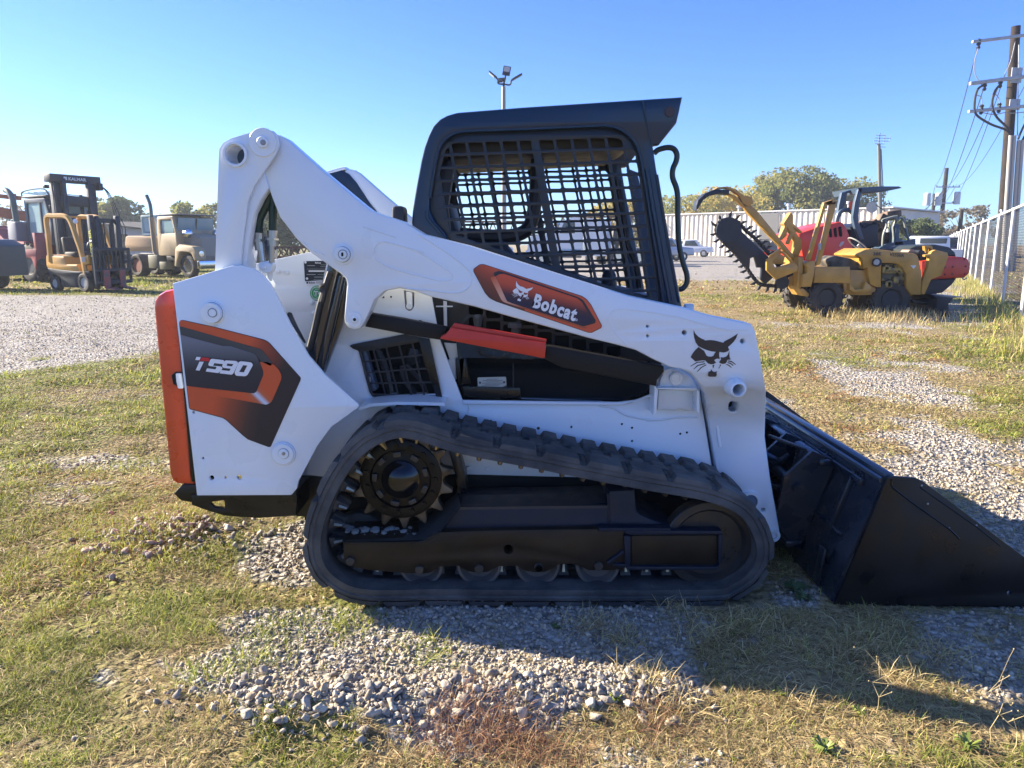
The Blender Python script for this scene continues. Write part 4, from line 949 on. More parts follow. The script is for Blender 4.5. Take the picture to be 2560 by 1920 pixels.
m = MB(); m.tube(catmull([Vector(p) for p in ((-2.0,-.95,2.2),(-2.05,-.95,3.0),(-2.12,-.95,3.5),(-2.35,-.95,3.75),(-2.6,-.95,3.85))],6),.12,12); lo(shift(m), 'exhaust_stack', mat('stack_grey',(.10,.13,.12),.5,metal=.3), Hh)
m = MB(); m.box((-1.95,-.95,1.75),(.7,.55,1.5),Matrix.Rotation(.05,3,'Y'),bev=.05)
for k in range(12): m.box((-2.32,-.95,1.1+k*.12),(.04,.5,.05))
lo(shift(m), 'radiator_housing', mat('housing_grey',(.16,.17,.2),.5), Hh)
m = MB()
for y in (-.75,.75):
    m.box((1.8,y,2.25),(.34,.26,4.0),bev=.02); m.box((2.02,y*.72,2.3),(.22,.18,3.8),bev=.02); m.cyl((1.6,y*.55,.6),(1.6,y*.55,3.6),.07)
m.box((1.85,0,4.2),(.5,2.1,.32),bev=.02); m.box((1.95,0,3.3),(.25,1.5,.42),bev=.03); m.box((1.85,0,.6),(.35,1.7,.4),bev=.02); m.box((2.0,.98,3.95),(.4,.18,.3),bev=.02)
mt = lo(m, 'mast', DK, Hh)
m = MB()
for k, y in enumerate((-.95,-1.0,-.9)): m.tube(catmull([Vector(p) for p in ((2.0,y,4.1),(2.1+.05*k,y-.05,3.7),(2.0,y+.05,3.2),(2.05,y,2.2),(1.9,y+.1,1.2))],5),.018,5)
for k in range(3): m.tube(catmull([Vector(p) for p in ((2.0,1.0,4.05),(2.3,1.15+.05*k,3.7),(2.45,1.3+.1*k,2.8),(2.4,1.45+.15*k,2.0),(2.2,1.2,1.0))],5),.018,5)
lo(m, 'mast_hose', WIRE, mt, split=True)
m = MB(); O = Vector((2.11,-.45,4.14)); lettering(m, 'KALMAR', O+Vector((0,.12,0)), Vector((0,.75,0)), Vector((0,0,.12)), .04); m.box(O+Vector((0,0,.06)), (.01,.13,.13)); lo(m, 'mast_lettering', mat('pale_letter',(.5,.55,.58),.5), mt, smooth=0)
# ---------------- dark green machine at the left edge
m = MB(); D = lthing('utility_machine', (-15.4, 22.4, 0), 'dark green box-shaped machine with slatted grille beside the dark red container handler', 'machine', rz=-.1)
XZ(m, [(-1.2,.45),(-1.2,1.15,.1),(-.3,1.5,.15),(.1,1.48,.1),(.42,1.3,.1),(.45,.42)], -.7,.7,bev=.03); lo(m, 'housing', mat('dark_green_paint',(.03,.05,.055),.5), D)
m = MB()
for k in range(10): m.box((-1.0+k*.14,-.72,1.0),(.05,.03,.55),bev=.005)
lo(m, 'grille', mat('grille_green',(.05,.07,.075),.5), D); m = MB(); m.box((.22,-.71,.66),(.18,.02,.08)); lo(m, 'marker_light', mat('amber',(.6,.35,.15),.4), D); m = MB(); m.box((.2,-.73,.38),(.24,.02,.14)); lo(m, 'licence_plate', PW, D)
for s_ in (-1,1): tyre(D, (-.5,s_*.6,.3), .3, .2, side=s_)
# ---------------- rusty boom behind at far left
B = lthing('telescopic_boom', (-24.5, 36, 0), 'faded orange lifting boom on a pink-red chassis behind the container handler', 'lift')
m = MB(); m.bar((-3,0,3.4),(1.6,0,2.6),.35,.45,bev=.03); m.bar((-3,.4,3.9),(1.0,.4,3.5),.18,.2); m.bar((.7,.2,2.6),(.8,.2,3.7),.2,.2); m.bar((-3,.4,2.9),(2.2,.4,2.75),.14,.16); lo(m, 'boom', RUST, B)
m = MB(); XZ(m, [(-3,.8),(-3,2.1),(.5,2.2,.2),(1.9,1.6,.2),(2.4,.8)], -1,1,bev=.05); lo(m, 'chassis', DRED, B)
m = MB(); m.box((-.6,-.9,2.3),(2.6,.2,.5),bev=.05); lo(m, 'weight_box', mat('cream',(.5,.47,.36),.6), B); tyre(B, (1.2,-1.1,.6), .6, .35)
# ---------------- tan road tractor
Kt = lthing('road_tractor', (-13.5, 31.3, 0), 'dusty tan highway tractor with grey cab and tall curved exhaust stack', 'truck', rz=math.radians(-30)); Kt.scale = (.88,.88,.88)
m = MB()
hd = XZ(m, [(-.75,1.0),(-.7,2.0),(-.62,2.78,.12),(.55,2.8,.12),(.72,2.05),(.72,1.0)], -1.05,1.05, holes=[[(-.35,2.0,.05),(-.35,2.6,.06),(.42,2.62,.06),(.58,2.02,.05)]], bev=.05)
cb = lo(m, 'cab', TAN, Kt)
m = MB(); m.box((.72,-.5,2.36),(.02,.9,.7),Matrix.Rotation(.2,3,'Y'),bev=.004); m.box((.72,.5,2.36),(.02,.9,.7),Matrix.Rotation(.2,3,'Y'),bev=.004); m.box((.05,-1.0,2.3),(.85,.01,.6)); lo(m, 'windshield', mat('teal_glass',(.20,.30,.31),.08), cb)
m = MB(); m.box((.1,0,2.86),(1.5,2.1,.05),bev=.02); lo(m, 'roof', mat('roof_grey',(.18,.17,.16),.6), cb)
m = MB(); XZ(m, [(.72,1.15),(.72,2.02,.05),(1.9,1.85,.15),(2.05,1.0,.05),(1.95,.75),(1.0,.95)], -.72,.72,bev=.06); hd = lo(m, 'hood', mat('greyish_tan',(.25,.22,.17),.55), Kt)
m = MB()
for s_ in (-1,1): XZ(m, [(.55,.55),(.7,1.35,.25),(1.0,1.52,.1),(1.9,1.42,.12),(2.1,1.25),(2.1,.85),(1.95,.8),(1.78,1.15,.2),(1.05,1.2,.25),(.82,.85,.1),(.7,.5)], s_*.9-.27,s_*.9+.27,bev=.03)
lo(m, 'fender', TAN, Kt)
m = MB()
for s_ in (-1,1): m.lathe((2.1,s_*.9,1.1),[(0,.14),(.05,.13),(.06,0)],axis='X',n=16); m.lathe((1.05,s_*.8,2.0),[(0,.2),(.2,.2),(.26,.1),(.26,0)],axis='X',n=16)
lo(m, 'headlight', CHR, Kt, split=True)
m = MB(); m.box((2.2,0,.62),(.2,2.3,.36),bev=.04); lo(m, 'bumper', CHR, Kt)
m = MB(); m.box((-1.2,0,.85),(5.2,.9,.25),bev=.02); m.box((-2.2,0,1.05),(1.5,1.0,.12),bev=.03); lo(m, 'frame', DK, Kt)
m = MB(); m.box((-.95,-.95,.72),(.7,.5,.62),bev=.03); m.box((-.3,-.95,.55),(.5,.45,.35),bev=.02); lo(m, 'fuel_tank', mat('worn_olive',(.13,.13,.09),.5), Kt)
m = MB(); m.tube([Vector(p) for p in ((-.85,-1.0,.95),(-1.0,-1.0,1.2),(-1.05,-1.0,2.75))],[.11,.12,.12],14); ex = lo(m, 'muffler', TAN, Kt)
m = MB(); m.tube(catmull([Vector(p) for p in ((-1.05,-1.0,2.7),(-1.05,-1.0,3.1),(-1.1,-1.0,3.4),(-1.28,-1.0,3.75))],6),.08,12); lo(m, 'exhaust_tip', mat('stack_grey',(.1,.13,.12)), ex)
for s_ in (-1,1): tyre(Kt, (1.35,s_*.95,.54), .54, .28, side=s_, rimmat=CHR)
for x in (-2.4,-3.6):
    for s_ in (-1,1): tyre(Kt, (x,s_*.85,.54), .54, .52, side=s_, rimmat=mat('rust_red_rim',(.22,.07,.05),.7), rim=.6)
# ---------------- small excavator behind the truck
E = lthing('excavator', (-17.5, 38, 0), 'tan and white excavator with square glass cab half hidden behind the tractor', 'excavator', rz=-.3)
m = MB(); XZ(m, [(-1.5,1.0),(-1.6,1.3,.2),(-1.5,1.75,.15),(1.6,1.75,.2),(1.7,1.0)], -1,1,bev=.1); lo(m, 'counterweight', mat('pale_orange_paint',(.5,.32,.16),.5), E)
m = XZ(MB(), [(-.5,1.75),(-.5,2.75,.1),(.6,2.75,.1),(.75,1.75)], -.95,.1, holes=[[(-.38,1.9,.05),(-.38,2.62,.05),(.3,2.62,.05),(.3,1.9,.05)]], bev=.03); lo(m, 'cab', mat('pale_green_cab',(.35,.45,.42),.5), E)
m = MB(); m.box((-.02,-.9,2.3),(.7,.01,.72)); lo(m, 'window', GLS, E)
m = MB(); m.box((0,-.9,.45),(3.2,.5,.75),bev=.2); m.box((0,.9,.45),(3.2,.5,.75),bev=.2); lo(m, 'tracks', DK, E)
# ---------------- winch trailer between forklift and tractor
N_ = lthing('winch_trailer', (-15.4, 27.8, 0), 'dark low trailer with winch gear between the forklift and the tan tractor', 'trailer', rz=-.4)
m = MB(); m.box((0,0,.72),(2.4,1.2,.14),bev=.02); m.box((-.6,0,1.1),(.9,.9,.7),bev=.06); m.bar((.1,-.3,.8),(.6,-.3,1.5),.06); m.bar((.1,-.3,1.5),(.7,-.3,.8),.05); m.cyl((.5,-.5,1.1),(.5,.5,1.1),.14); lo(m, 'deck', DK, N_)
for s_ in (-1,1): tyre(N_, (0,s_*.65,.36), .36, .22, side=s_)

# ================================================================== trencher group at the right (side on)
Y0 = 14.2
Tr = thing('trencher', (X(2150,14.7), 14.8, 0), 'yellow ride-on trencher with raised black digging chain and front blade', 'trencher')
def tp_(name, mt, pts, dY=0, th=.1, f=ZD, par=None, **k): return pl(name, mt, par or Tr, pts, Y0+dY, th, f, **k)
deck = tp_('deck', YEL, [(165,995),(545,990),(552,1168),(153,1165)], .02, 1.15)
tp_('chassis', YEL, [(545,1025),(735,1030),(745,1180),(830,1190),(880,1215),(1230,1290),(1230,1305),(820,1300),(560,1300),(480,1270),(470,1165),(550,1168)], .1, .95)
tp_('step', YEL, [(545,1180),(600,1240),(690,1235),(720,1150),(785,1210),(775,1250),(720,1272),(600,1275),(540,1245)], 0, .3)
hood = tp_('hood', YEL, [(620,860,6),(760,790,8),(1285,850,14),(1332,1050),(1325,1300),(1215,1295),(1160,1220),(1160,1080),(1120,1000),(1050,955),(890,948),(888,1215),(830,1215),(770,1180),(735,1000),(700,1015),(680,900)], 0, 1.1, bev=.02)
eng = tp_('engine', mat('oily_engine',(.10,.09,.045),.5,col2=(.03,.03,.03),vscale=12), [(885,945),(1060,950),(1165,1080),(1165,1220),(890,1215)], .12, .8)
m = MB(); rr = random.Random(5)
for k in range(16):
    x, y = rr.uniform(905,1130), rr.uniform(980,1190); m.box(P(*ZD(x,y), Y0+.1), (rr.uniform(.05,.14),.1,rr.uniform(.05,.14)), bev=.01)
m.line(T(ZD, [(1150,1200),(1150,1080),(1110,1010),(1040,970),(960,970)]), Y0+.05, .012, 5); m.line(T(ZD,[(930,1050),(1000,1030),(1080,1060),(1130,1150)]), Y0+.05,.012,5)
m.out('engine_block', mat('yellow_casting',(.35,.25,.06),.5,col2=(.03,.03,.03),vscale=8), eng)
m = MB(); m.disc(*ZD(832,942), 10.5, Y0-.02, .05); pu = m.out('belt_guard', DK, hood); MB().disc(*ZD(832,940), 7, Y0-.07, .02).out('pulley', GALV, pu)
m = MB(); A = P(*ZD(975,872), Y0-.008); lettering(m, 'V3550A', A, P(*ZD(1135,886), Y0-.008)-A, P(*ZD(982,836), Y0-.008)-A, .02)
A = P(*ZD(798,866), Y0-.008); lettering(m, '38E', A, P(*ZD(886,866), Y0-.008)-A, P(*ZD(800,832), Y0-.008)-A, .03); m.out('lettering', VINK, hood, smooth=0)
m = MB().plate(T(ZD, [(1205,975),(1270,975),(1240,1015)]), Y0-.008, .006, bev=0); m.out('warning_sticker', mat('off_white',(.6,.6,.62)), hood)
tp_('blade_arm', YEL, [(1440,825),(1480,805,6),(1612,838,8),(1622,880),(1545,1085),(1432,1130),(1362,1292),(1328,1290),(1340,1150),(1400,990),(1412,882),(1366,880),(1365,860),(1425,850)], -.02, .1)
b2 = tp_('blade_arm', YEL, [(1440,825),(1480,805),(1612,838),(1545,1085),(1432,1130),(1362,1292),(1328,1290),(1400,990)], .9, .1)
tp_('backfill_blade', DK, [(1420,1288),(1560,1315),(1682,1330),(1625,1400),(1632,1480),(1650,1545),(1480,1530),(1500,1345)], -.1, 1.5, bev=.02)
tp_('blade_hitch', DK, [(1225,1340),(1320,1370),(1500,1330),(1500,1400),(1320,1400),(1240,1390)], .2, .5)
tp_('fuel_cap', mat('tan_bag',(.3,.2,.15),.7), [(1180,830),(1200,805,4),(1250,805,4),(1275,835)], .3, .3)
tp_('hydraulic_bellows', DK, [(1290,830),(1310,810),(1360,815),(1375,860),(1360,920),(1310,925),(1300,860)], .4, .3)
m = MB(); m.plate(T(ZD, [(262,290),(355,258),(362,300),(285,330),(118,920),(80,912)]), Y0+.02, .1, bev=.01); m.plate(T(ZD, [(335,300),(400,268),(392,340),(225,960),(170,985),(270,600)]), Y0+.02, .1, bev=.01)
m.plate(T(ZD, [(262,290),(355,258),(400,268),(392,310),(300,320)]), Y0+.02, .1, bev=.01); m.out('roll_bar', YEL, Tr)
m = MB()
for q in T(ZD, [(215,770)]): m.box(P(*q, Y0-.02), (.05,.05,.12), bev=.01)
m.out('latch', GALV, Tr)
m = MB(); m.plate(T(ZD, [(305,910,8),(400,870,8),(560,900,8),(680,960),(660,1020),(560,1055),(330,990)]), Y0+.2, .6, bev=.05); m.out('seat', mat('torn_black_seat',(.02,.02,.022),.7,col2=(.12,.10,.07),vscale=6), Tr)
m = MB(); c = P(*ZD(632,752), Y0+.5); M = Matrix.Rotation(math.radians(38),3,'Y')
m.tube([c+M.to_3x3() @ Vector((0.22*math.cos(a)*1.0, .22*math.sin(a), 0)) for a in [2*math.pi*k/24 for k in range(24)]], .013, 6, closed=True); m.cyl(c, P(*ZD(720,830), Y0+.5), .03); m.out('steering_wheel', mat('grey_plastic',(.25,.25,.24),.6), Tr)
# rear frame, pivot and digging gear
m = MB(); m.plate(T(ZC, [(1550,885),(1612,893),(1602,1200),(1560,1235),(1548,1200)]), Y0+.1, .8, bev=.01)
m.plate(T(ZC, [(1632,960,8),(1680,925,8),(1740,932),(1730,1060),(1695,1208),(1600,1212),(1605,1075),(1650,1060),(1650,1000)]), Y0-.02, .3, bev=.01); m.plate(T(ZC, [(1560,1230),(1610,1230),(1690,1300),(1660,1320),(1610,1310)]), Y0+.1, .6)
m.plate(T(ZC, [(1450,1100),(1560,1060),(1560,1205),(1440,1200)]), Y0+.35, .3); m.out('rear_frame', YEL, Tr)
m = MB(); m.plate(T(ZC, [(1210,915),(1350,795),(1380,830),(1270,930),(1300,1000),(1360,990),(1500,945),(1550,985),(1545,1040),(1312,1132),(1208,1030)]), Y0+.05, .08, bev=.01)
m.plate(T(ZC, [(1240,930),(1330,830),(1410,880),(1390,960),(1290,960)]), Y0+.3, .3, bev=.01); m.plate(T(ZC, [(1235,870),(1360,785),(1368,800),(1245,885)]), Y0, .05); m.plate(T(ZC, [(1370,830),(1390,820),(1500,940),(1480,950)]), Y0, .05); m.out('gearbox_guard', YEL, Tr)
m = MB(); m.plate(T(ZC, [(955,325),(1040,320),(1110,385),(1300,620),(1500,860),(1550,900),(1500,930),(1440,860),(1000,400)]), Y0+.3, .14, bev=.01); ra = m.out('restraint_arm', YEL, Tr)
m = MB(); m.plate(T(ZC, [(635,148),(680,122),(780,113),(880,148),(960,215),(1050,225),(1062,300),(1010,330),(950,300),(915,220),(840,160),(760,135)]), Y0+.28, .18, bev=.005)
m.plate(T(ZC, [(800,190),(870,215),(940,290),(985,350),(960,340),(860,235),(800,205)]), Y0+.28, .18, bev=.004); m.out('arm_bracket', mat('tan_yellow',(.42,.23,.06),.5), ra)
pl('crumber_shoe', DK, ra, [(440,378),(440,330),(460,262),(545,188),(650,145),(800,152),(800,202),(700,192),(585,215),(515,265),(465,350)], Y0+.22, .3, ZC)
m = MB(); m.plate(T(ZC, [(1392,520),(1470,398),(1500,425),(1500,520),(1600,610),(1590,625),(1500,560),(1545,640),(1592,700),(1590,800),(1555,885),(1510,860),(1530,720),(1490,640),(1430,560),(1432,650),(1380,700),(1362,700),(1405,545)]), Y0+.3, .2, bev=.008)
m.bar(P(*ZC(1430,745), Y0+.3), P(*ZC(1480,620), Y0+.3), .07, .07, bev=.01); m.out('lift_linkage', YEL, Tr)
bm_ = pl('digging_boom', mat('boom_blue_black',(.012,.015,.025),.5), Tr, [(705,520,10),(790,470,10),(870,520,10),(900,570),(1250,905),(1240,1000),(1290,1100),(1200,1180),(1150,1130),(1160,1000),(1110,1000),(1080,880),(1030,900),(1020,1035),(860,850),(735,700),(680,620)], Y0+.36, .12, ZC)
cp = catmull([P(*ZC(x, y), Y0+.42) for x, y in [(790,470),(890,500),(985,600),(1090,690),(1250,870),(1370,1030),(1440,1120),(1410,1205),(1290,1200),(1140,1180),(1065,1110),(960,960),(850,830),(720,700),(655,600),(690,505)]], 10, closed=True)
m = MB(); cpr, cl = resample(cp, 120)
m.tube(cpr, .035, 4, closed=True)
for k in range(0, 120):
    p = cpr[k]; t = (cpr[(k+1) % 120]-cpr[k-1]).normalized(); n = Vector((-t.z, 0, t.x))
    if k % 2 == 0: m.box(p, (.055,.09,.055), bev=.005)
    if k % 4 == 0:
        s_ = (-1, 0, 1)[(k//4) % 3]*.06; b = p+n*.05+Vector((0,s_,0)); m.bar(p+Vector((0,s_,0)), b+n*.05+t*.02, .05, .04); m.tube([b+n*.02, b+n*.09+t*.05], [.028,.008], 5)
m.out('digging_chain', mat('chain_black',(.015,.015,.018),.6), Tr, smooth=0)
m = MB(); m.disc(*ZC(790,590), 30, Y0+.36, .04); m.disc(*ZC(1370,1160), 16, Y0+.36, .06); m.out('chain_sprocket', DK, bm_, split=True)
def wheelpx(par, x, y, rpx, Y, w, **k):
    p = P(*ZD(x, y), Y); return tyre(par, (p.x, Y+w/2, p.z), rpx*Y/S, w, **k)
wheelpx(Tr, 1005, 1352, 47.5, Y0+.05, .28, lugs=18, rim=.5); wheelpx(Tr, 298, 1330, 42.5, Y0+.02, .3, lugs=16, rim=.5)
wheelpx(Tr, 730, 1360, 42, Y0+1.3, .28, lugs=16, rim=.5, side=-1); wheelpx(Tr, 25, 1285, 39, Y0+1.35, .3, lugs=16, rim=.5)
# red compactor behind
Rc = thing('red_compactor', (X(2080,16.8), 17, 0), 'red-hooded machine with slate canopy frame standing behind the yellow trencher', 'compactor')
Y1 = 16.3
pl('hood', RED, Rc, T(ZC, [(1555,632),(1600,610),(1834,535)])+T(ZD, [(330,520),(440,498),(480,515),(520,580),(570,720),(600,880),(690,960),(640,1030),(200,1000),(0,880)])+T(ZC, [(1750,930),(1600,900),(1580,760)]), Y1, 1.5, bev=.05)
m = MB()
for k in range(3): m.plate(T(ZD, [(312+k*52,585-k*14,6),(345+k*54,570-k*12,6),(352+k*56,670-k*4,6),(325+k*54,672-k*4,6)]), Y1-.01, .02)
m.out('louvre', HOLE, Rc)
pl('logo_patch', mat('silver_vinyl',(.4,.4,.42),.4), Rc, [(425,760),(450,720),(485,712),(470,745),(440,775)], Y1-.01, .01, ZD)
m = MB()
for dY in (0, 1.15):
    m.plate(T(ZD, [(640,130),(690,128),(665,230),(640,430),(645,510),(705,690),(655,695),(600,560),(575,450),(600,280)]), Y1+dY-.05, .12, bev=.02)
m.plate(T(ZD, [(630,128),(860,112),(1085,112),(1118,130),(950,165),(860,175),(690,186),(650,190)]), Y1-.05, 1.3, bev=.02)
m.plate(T(ZD, [(455,180),(610,130),(620,165),(520,188),(495,300),(450,440),(400,470),(428,300)]), Y1+.3, .12, bev=.02)
m.line(T(ZD, [(400,500),(420,420),(470,375),(540,375),(585,430),(590,520)]), Y1+.3, .05, 8); m.out('canopy_frame', SLATE, Rc)
m = MB(); m.box(P(*ZD(565,325), Y1+.3), (.12,.12,.2), bev=.03); m.out('beacon', mat('orange_lens',(.7,.12,.04),.4), Rc)
pl('frame', DK, Rc, [(560,560),(700,510),(850,530),(850,760),(560,800),(560,900),(900,1000),(900,1200),(100,1200),(100,900),(560,880)], Y1+.2, 1.0, ZD)
m = MB(); 
for k in range(8): a = random.Random(k); m.line(T(ZD, [(650+k*20,500+k*5),(700+k*15,560),(760+k*12,530+k*8),(840,520+k*20)]), Y1+.2+k*.05, .015, 5)
m.out('controls', DK, Rc)
for x_ in (380, 900): wheelpx(Rc, x_, 1190, 44, Y1+.1, .4, lugs=0)
# slate-blue machine further right
Sb = thing('blue_trencher', (X(2260,18), 18.3, 0), 'slate blue ride-on machine with bent grey hoop bars beside the red compactor', 'machine')
Y2 = 17.7
pl('body', SLATE, Sb, [(890,790),(960,745),(1100,730),(1250,700),(1250,740),(1200,800),(1180,860),(900,860),(700,900),(700,1150),(1400,1150),(1400,800),(1250,780)], Y2, 1.1, ZD, bev=.03)
m = MB()
for pts in ([(770,560),(790,800)],[(900,760),(910,640),(945,540),(930,480),(890,490)],[(1040,800),(1040,500),(1060,440),(900,480)],[(1190,710),(1150,560),(1120,460),(1060,480),(1020,560),(1030,790)],[(1050,440),(940,470)]): m.line(T(ZD, pts), Y2+.1, .03, 6, 3)
m.out('hoop_bar', mat('grey_tube',(.2,.22,.2),.5), Sb)
pl('seat_column', SLATE, Sb, [(1050,550),(1080,520),(1085,680),(1130,720),(1120,790),(1030,800)], Y2, .3, ZD)
m = MB()
for k, (x, y) in enumerate([(720,540),(800,560),(880,500),(1000,430),(860,640),(960,700),(700,620),(830,720)]): m.box(P(*ZD(x, y), Y2+.5), (.35,.3,.22), Matrix.Rotation(k,3,'Y'), bev=.03)
m.out('engine', mat('brown_black',(.05,.04,.035),.7,col2=(.2,.13,.08),vscale=5), Sb)
for x_ in (860,1250): wheelpx(Sb, x_, 1130, 36, Y2+.1, .35)
# dark topped red machine at the end of the row
Rd = thing('red_mower', (X(2390,15.6), 15.9, 0), 'dark hooded machine with a bolted red side plate at the end of the row', 'machine')
Y3 = 15.2
pl('side_plate', RED, Rd, [(1330,930),(1600,875),(1790,885,6),(1835,905,6),(1852,960),(1850,1060,8),(1800,1110,8),(1520,1125),(1330,1150)], Y3, .9, ZD, bev=.02)
m = MB()
for x, y in [(1585,995),(1668,992),(1810,985),(1583,1075),(1665,1070),(1805,1068),(1798,905)]: m.disc(*ZD(x, y), 2.6, Y3, .012, 8)
m.out('plate_bolt', DRED, Rd)
pl('top_cover', mat('black_green_cover',(.025,.035,.035),.55), Rd, [(1180,800),(1260,760,10),(1480,745,10),(1640,775,14),(1700,830,8),(1712,880),(1600,890),(1180,880)], Y3+.15, 1.1, ZD, bev=.05)
pl('yellow_bracket', YEL, Rd, [(1360,765),(1450,760,6),(1455,840),(1370,840)], Y3, .1, ZD, holes=[[(1385,785,4),(1425,785,4),(1428,825,4),(1390,825,4)]])
pl('drum_housing', mat('charcoal',(.03,.032,.04),.6), Rd, [(1430,1130),(1715,1118),(1660,1190),(1600,1240),(1560,1275),(1370,1300),(1360,1270)], Y3+.05, .9, ZD, bev=.03)
pl('skid', GALV, Rd, [(1420,1285),(1800,1320),(1640,1330),(1440,1300)], Y3+.3, .5, ZD)
m = MB(); m.line(T(ZD, [(1770,1110),(1790,1130),(1820,1110)]), Y3, .012, 5); m.out('hook', GALV, Rd); wheelpx(Rd, 1330, 1330, 40, Y3+.9, .3)

# ================================================================== building, vehicles and lattice beams beyond
m = MB()
a, b = Vector((X(1650,94),94,0)), Vector((X(2203,75),75,0)); d = (b-a); Lb = d.length; d.normalize(); nn = Vector((d.y,-d.x,0)); hB = 4.85
if nn.y > 0: nn = -nn
bl = thing('metal_warehouse', tuple(a+d*Lb/2), 'long low off-white ribbed metal warehouse across the yard', 'building')
def wall_ribs(m, a, d, L_, h, step=.62, amp=.13, z0=0):
    x = 0; row = []
    n = int(L_/step)
    for k in range(n+1):
        for dx, o in ((0,0),(step*.55,0),(step*.65,amp),(step*.9,amp)):
            p = a+d*(k*step+dx)+nn*o; row.append((m.bm.verts.new((p.x,p.y,z0)), m.bm.verts.new((p.x,p.y,h))))
    for p, q in zip(row, row[1:]): m.bm.faces.new((p[0], q[0], q[1], p[1]))
sg = Lb*.50
wall_ribs(m, a, d, sg, hB); wall_ribs(m, a+d*(sg+6.5), d, Lb-sg-6.5-.4, hB); wall_ribs(m, a+d*sg, d, 6.3, hB, z0=3.0)
WM = mat('aged_white_metal', (.66,.61,.52), .6, var=.12, vscale=.3)
m.out('wall', WM, bl, smooth=0)
m = MB(); p = a+d*(sg+3.2)-nn*.2; R = Matrix((d, nn, Vector((0,0,1)))).transposed()
m.box(p+Vector((0,0,1.5)), (6.2,.1,3.0), R); m.out('garage_door', mat('pale_blue_door',(.42,.45,.5),.6), bl)
m = MB(); m.box(a+d*(sg+.6)+nn*.1+Vector((0,0,1.4)), (1.6,.15,2.8), R); m.box(a+d*14+nn*.17+Vector((0,0,3.2)), (2.2,.06,3.0), R); m.out('dark_panel', mat('dark_panel_grey',(.10,.10,.1),.7), bl, smooth=0)  # plain dark grey boxes set against the wall
m = MB(); c = a+d*Lb/2-nn*8
m.box(c+Vector((0,0,hB+.06)), (Lb+.6,16.6,.12), R); m.out('roof', mat('roof_white',(.5,.5,.5),.6), bl)
m = MB(); m.box(b-nn*8-d*.3+Vector((0,0,hB/2)), (.2,16,hB-.1), R); m.out('end_wall', WM, bl)
m = MB()
for t in (.32,.55,.72,.80): q = a+d*Lb*t-nn*3; m.cyl((q.x,q.y,hB),(q.x,q.y,hB+.7),.14); m.lathe((q.x,q.y,hB+.7),[(0,.28),(.25,.25),(.3,0)],axis='Z',n=10)
m.out('roof_vent', GALV, bl)
# second low building left
m = MB(); q = Vector((X(300,60),60,0)); b2 = lthing('low_shed', tuple(q), 'low grey metal shed with wide dark doorway behind the tan highway tractor', 'building', rz=-.35)
XZ(m, [(-3.2,0),(-3.2,3.05),(0,2.75),(4.8,2.3),(4.8,0),(1.6,0),(1.6,2.1),(-1.6,2.25),(-1.6,0)], 0, .2, bev=.01); lo(m, 'wall', mat('shed_grey',(.30,.30,.33),.6), b2)
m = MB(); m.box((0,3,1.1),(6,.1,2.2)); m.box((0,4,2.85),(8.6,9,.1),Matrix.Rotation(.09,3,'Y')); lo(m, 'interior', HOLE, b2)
# pickups
def pickup(x, y, rz, body, label, cls='truck', h=1.85, bed=True):
    o = lthing('pickup_truck', (x, y, 0), label, cls, 'parked pickup trucks', rz=rz)
    m = XZ(MB(), [(-2.6,.5),(-2.6,1.05,.05),(-.7,1.08),(-.55,1.1),(-.3,1.8,.15),(.9,1.82,.2),(1.4,1.15,.1),(2.6,1.05,.2),(2.7,.5,.1),(2.2,.45),(-2.2,.42)], -.92,.92,bev=.08); lo(m, 'body', body, o)
    m = MB(); XZ(m, [(-.25,1.15),(-.15,1.68,.08),(.8,1.7,.1),(1.2,1.15)], -.93,.93,bev=.01); m.box((1.15,0,1.45),(.04,1.5,.5),Matrix.Rotation(.75,3,'Y')); m.box((-.45,0,1.45),(.05,1.4,.45),Matrix.Rotation(-.3,3,'Y')); lo(m, 'window', DGLS, o)
    for xx in (-1.75,1.75):
        for s_ in (-1,1): tyre(o, (xx,s_*.82,.38), .38, .25, side=s_, rimmat=CHR)
    if bed:
        m = MB()
        for y_ in (-.85,.85):
            m.bar((-2.5,y_,1.7),(-.6,y_,1.85),.06); m.bar((-2.5,y_,1.0),(-2.5,y_,1.7),.05); m.bar((-1.5,y_,1.0),(-1.5,y_,1.75),.05)
        m.box((-1.5,0,1.35),(1.9,1.6,.6),bev=.05); lo(m, 'bed_load', DK, o)
    return o
WHC = mat('car_white', (.6,.62,.64), .35, coat=.4); BLC = mat('car_dark', (.02,.022,.025), .3, coat=.4); SIL = mat('car_silver',(.35,.37,.4),.35,metal=.5)
pickup(X(1712,80), 80, -.35, WHC, 'white work pickup with dark loaded bed parked before the warehouse')
pickup(X(2308,44), 44, 1.35, WHC, 'white pickup seen end on behind the row of machines near the fence', bed=False)
pickup(X(2338,52), 52, 1.4, BLC, 'black pickup seen end on nearest the fence beyond the machines', bed=False)
pickup(X(1640,60), 60, .1, SIL, 'silver pickup seen past the front pillar of the cab', bed=False)
pickup(X(1915,82), 82, .1, BLC, 'dark pickup parked at the warehouse door behind the digging chain')
pickup(X(1210,70), 70, .2, WHC, 'white pickup seen through the rear half of the cab screen', bed=False)
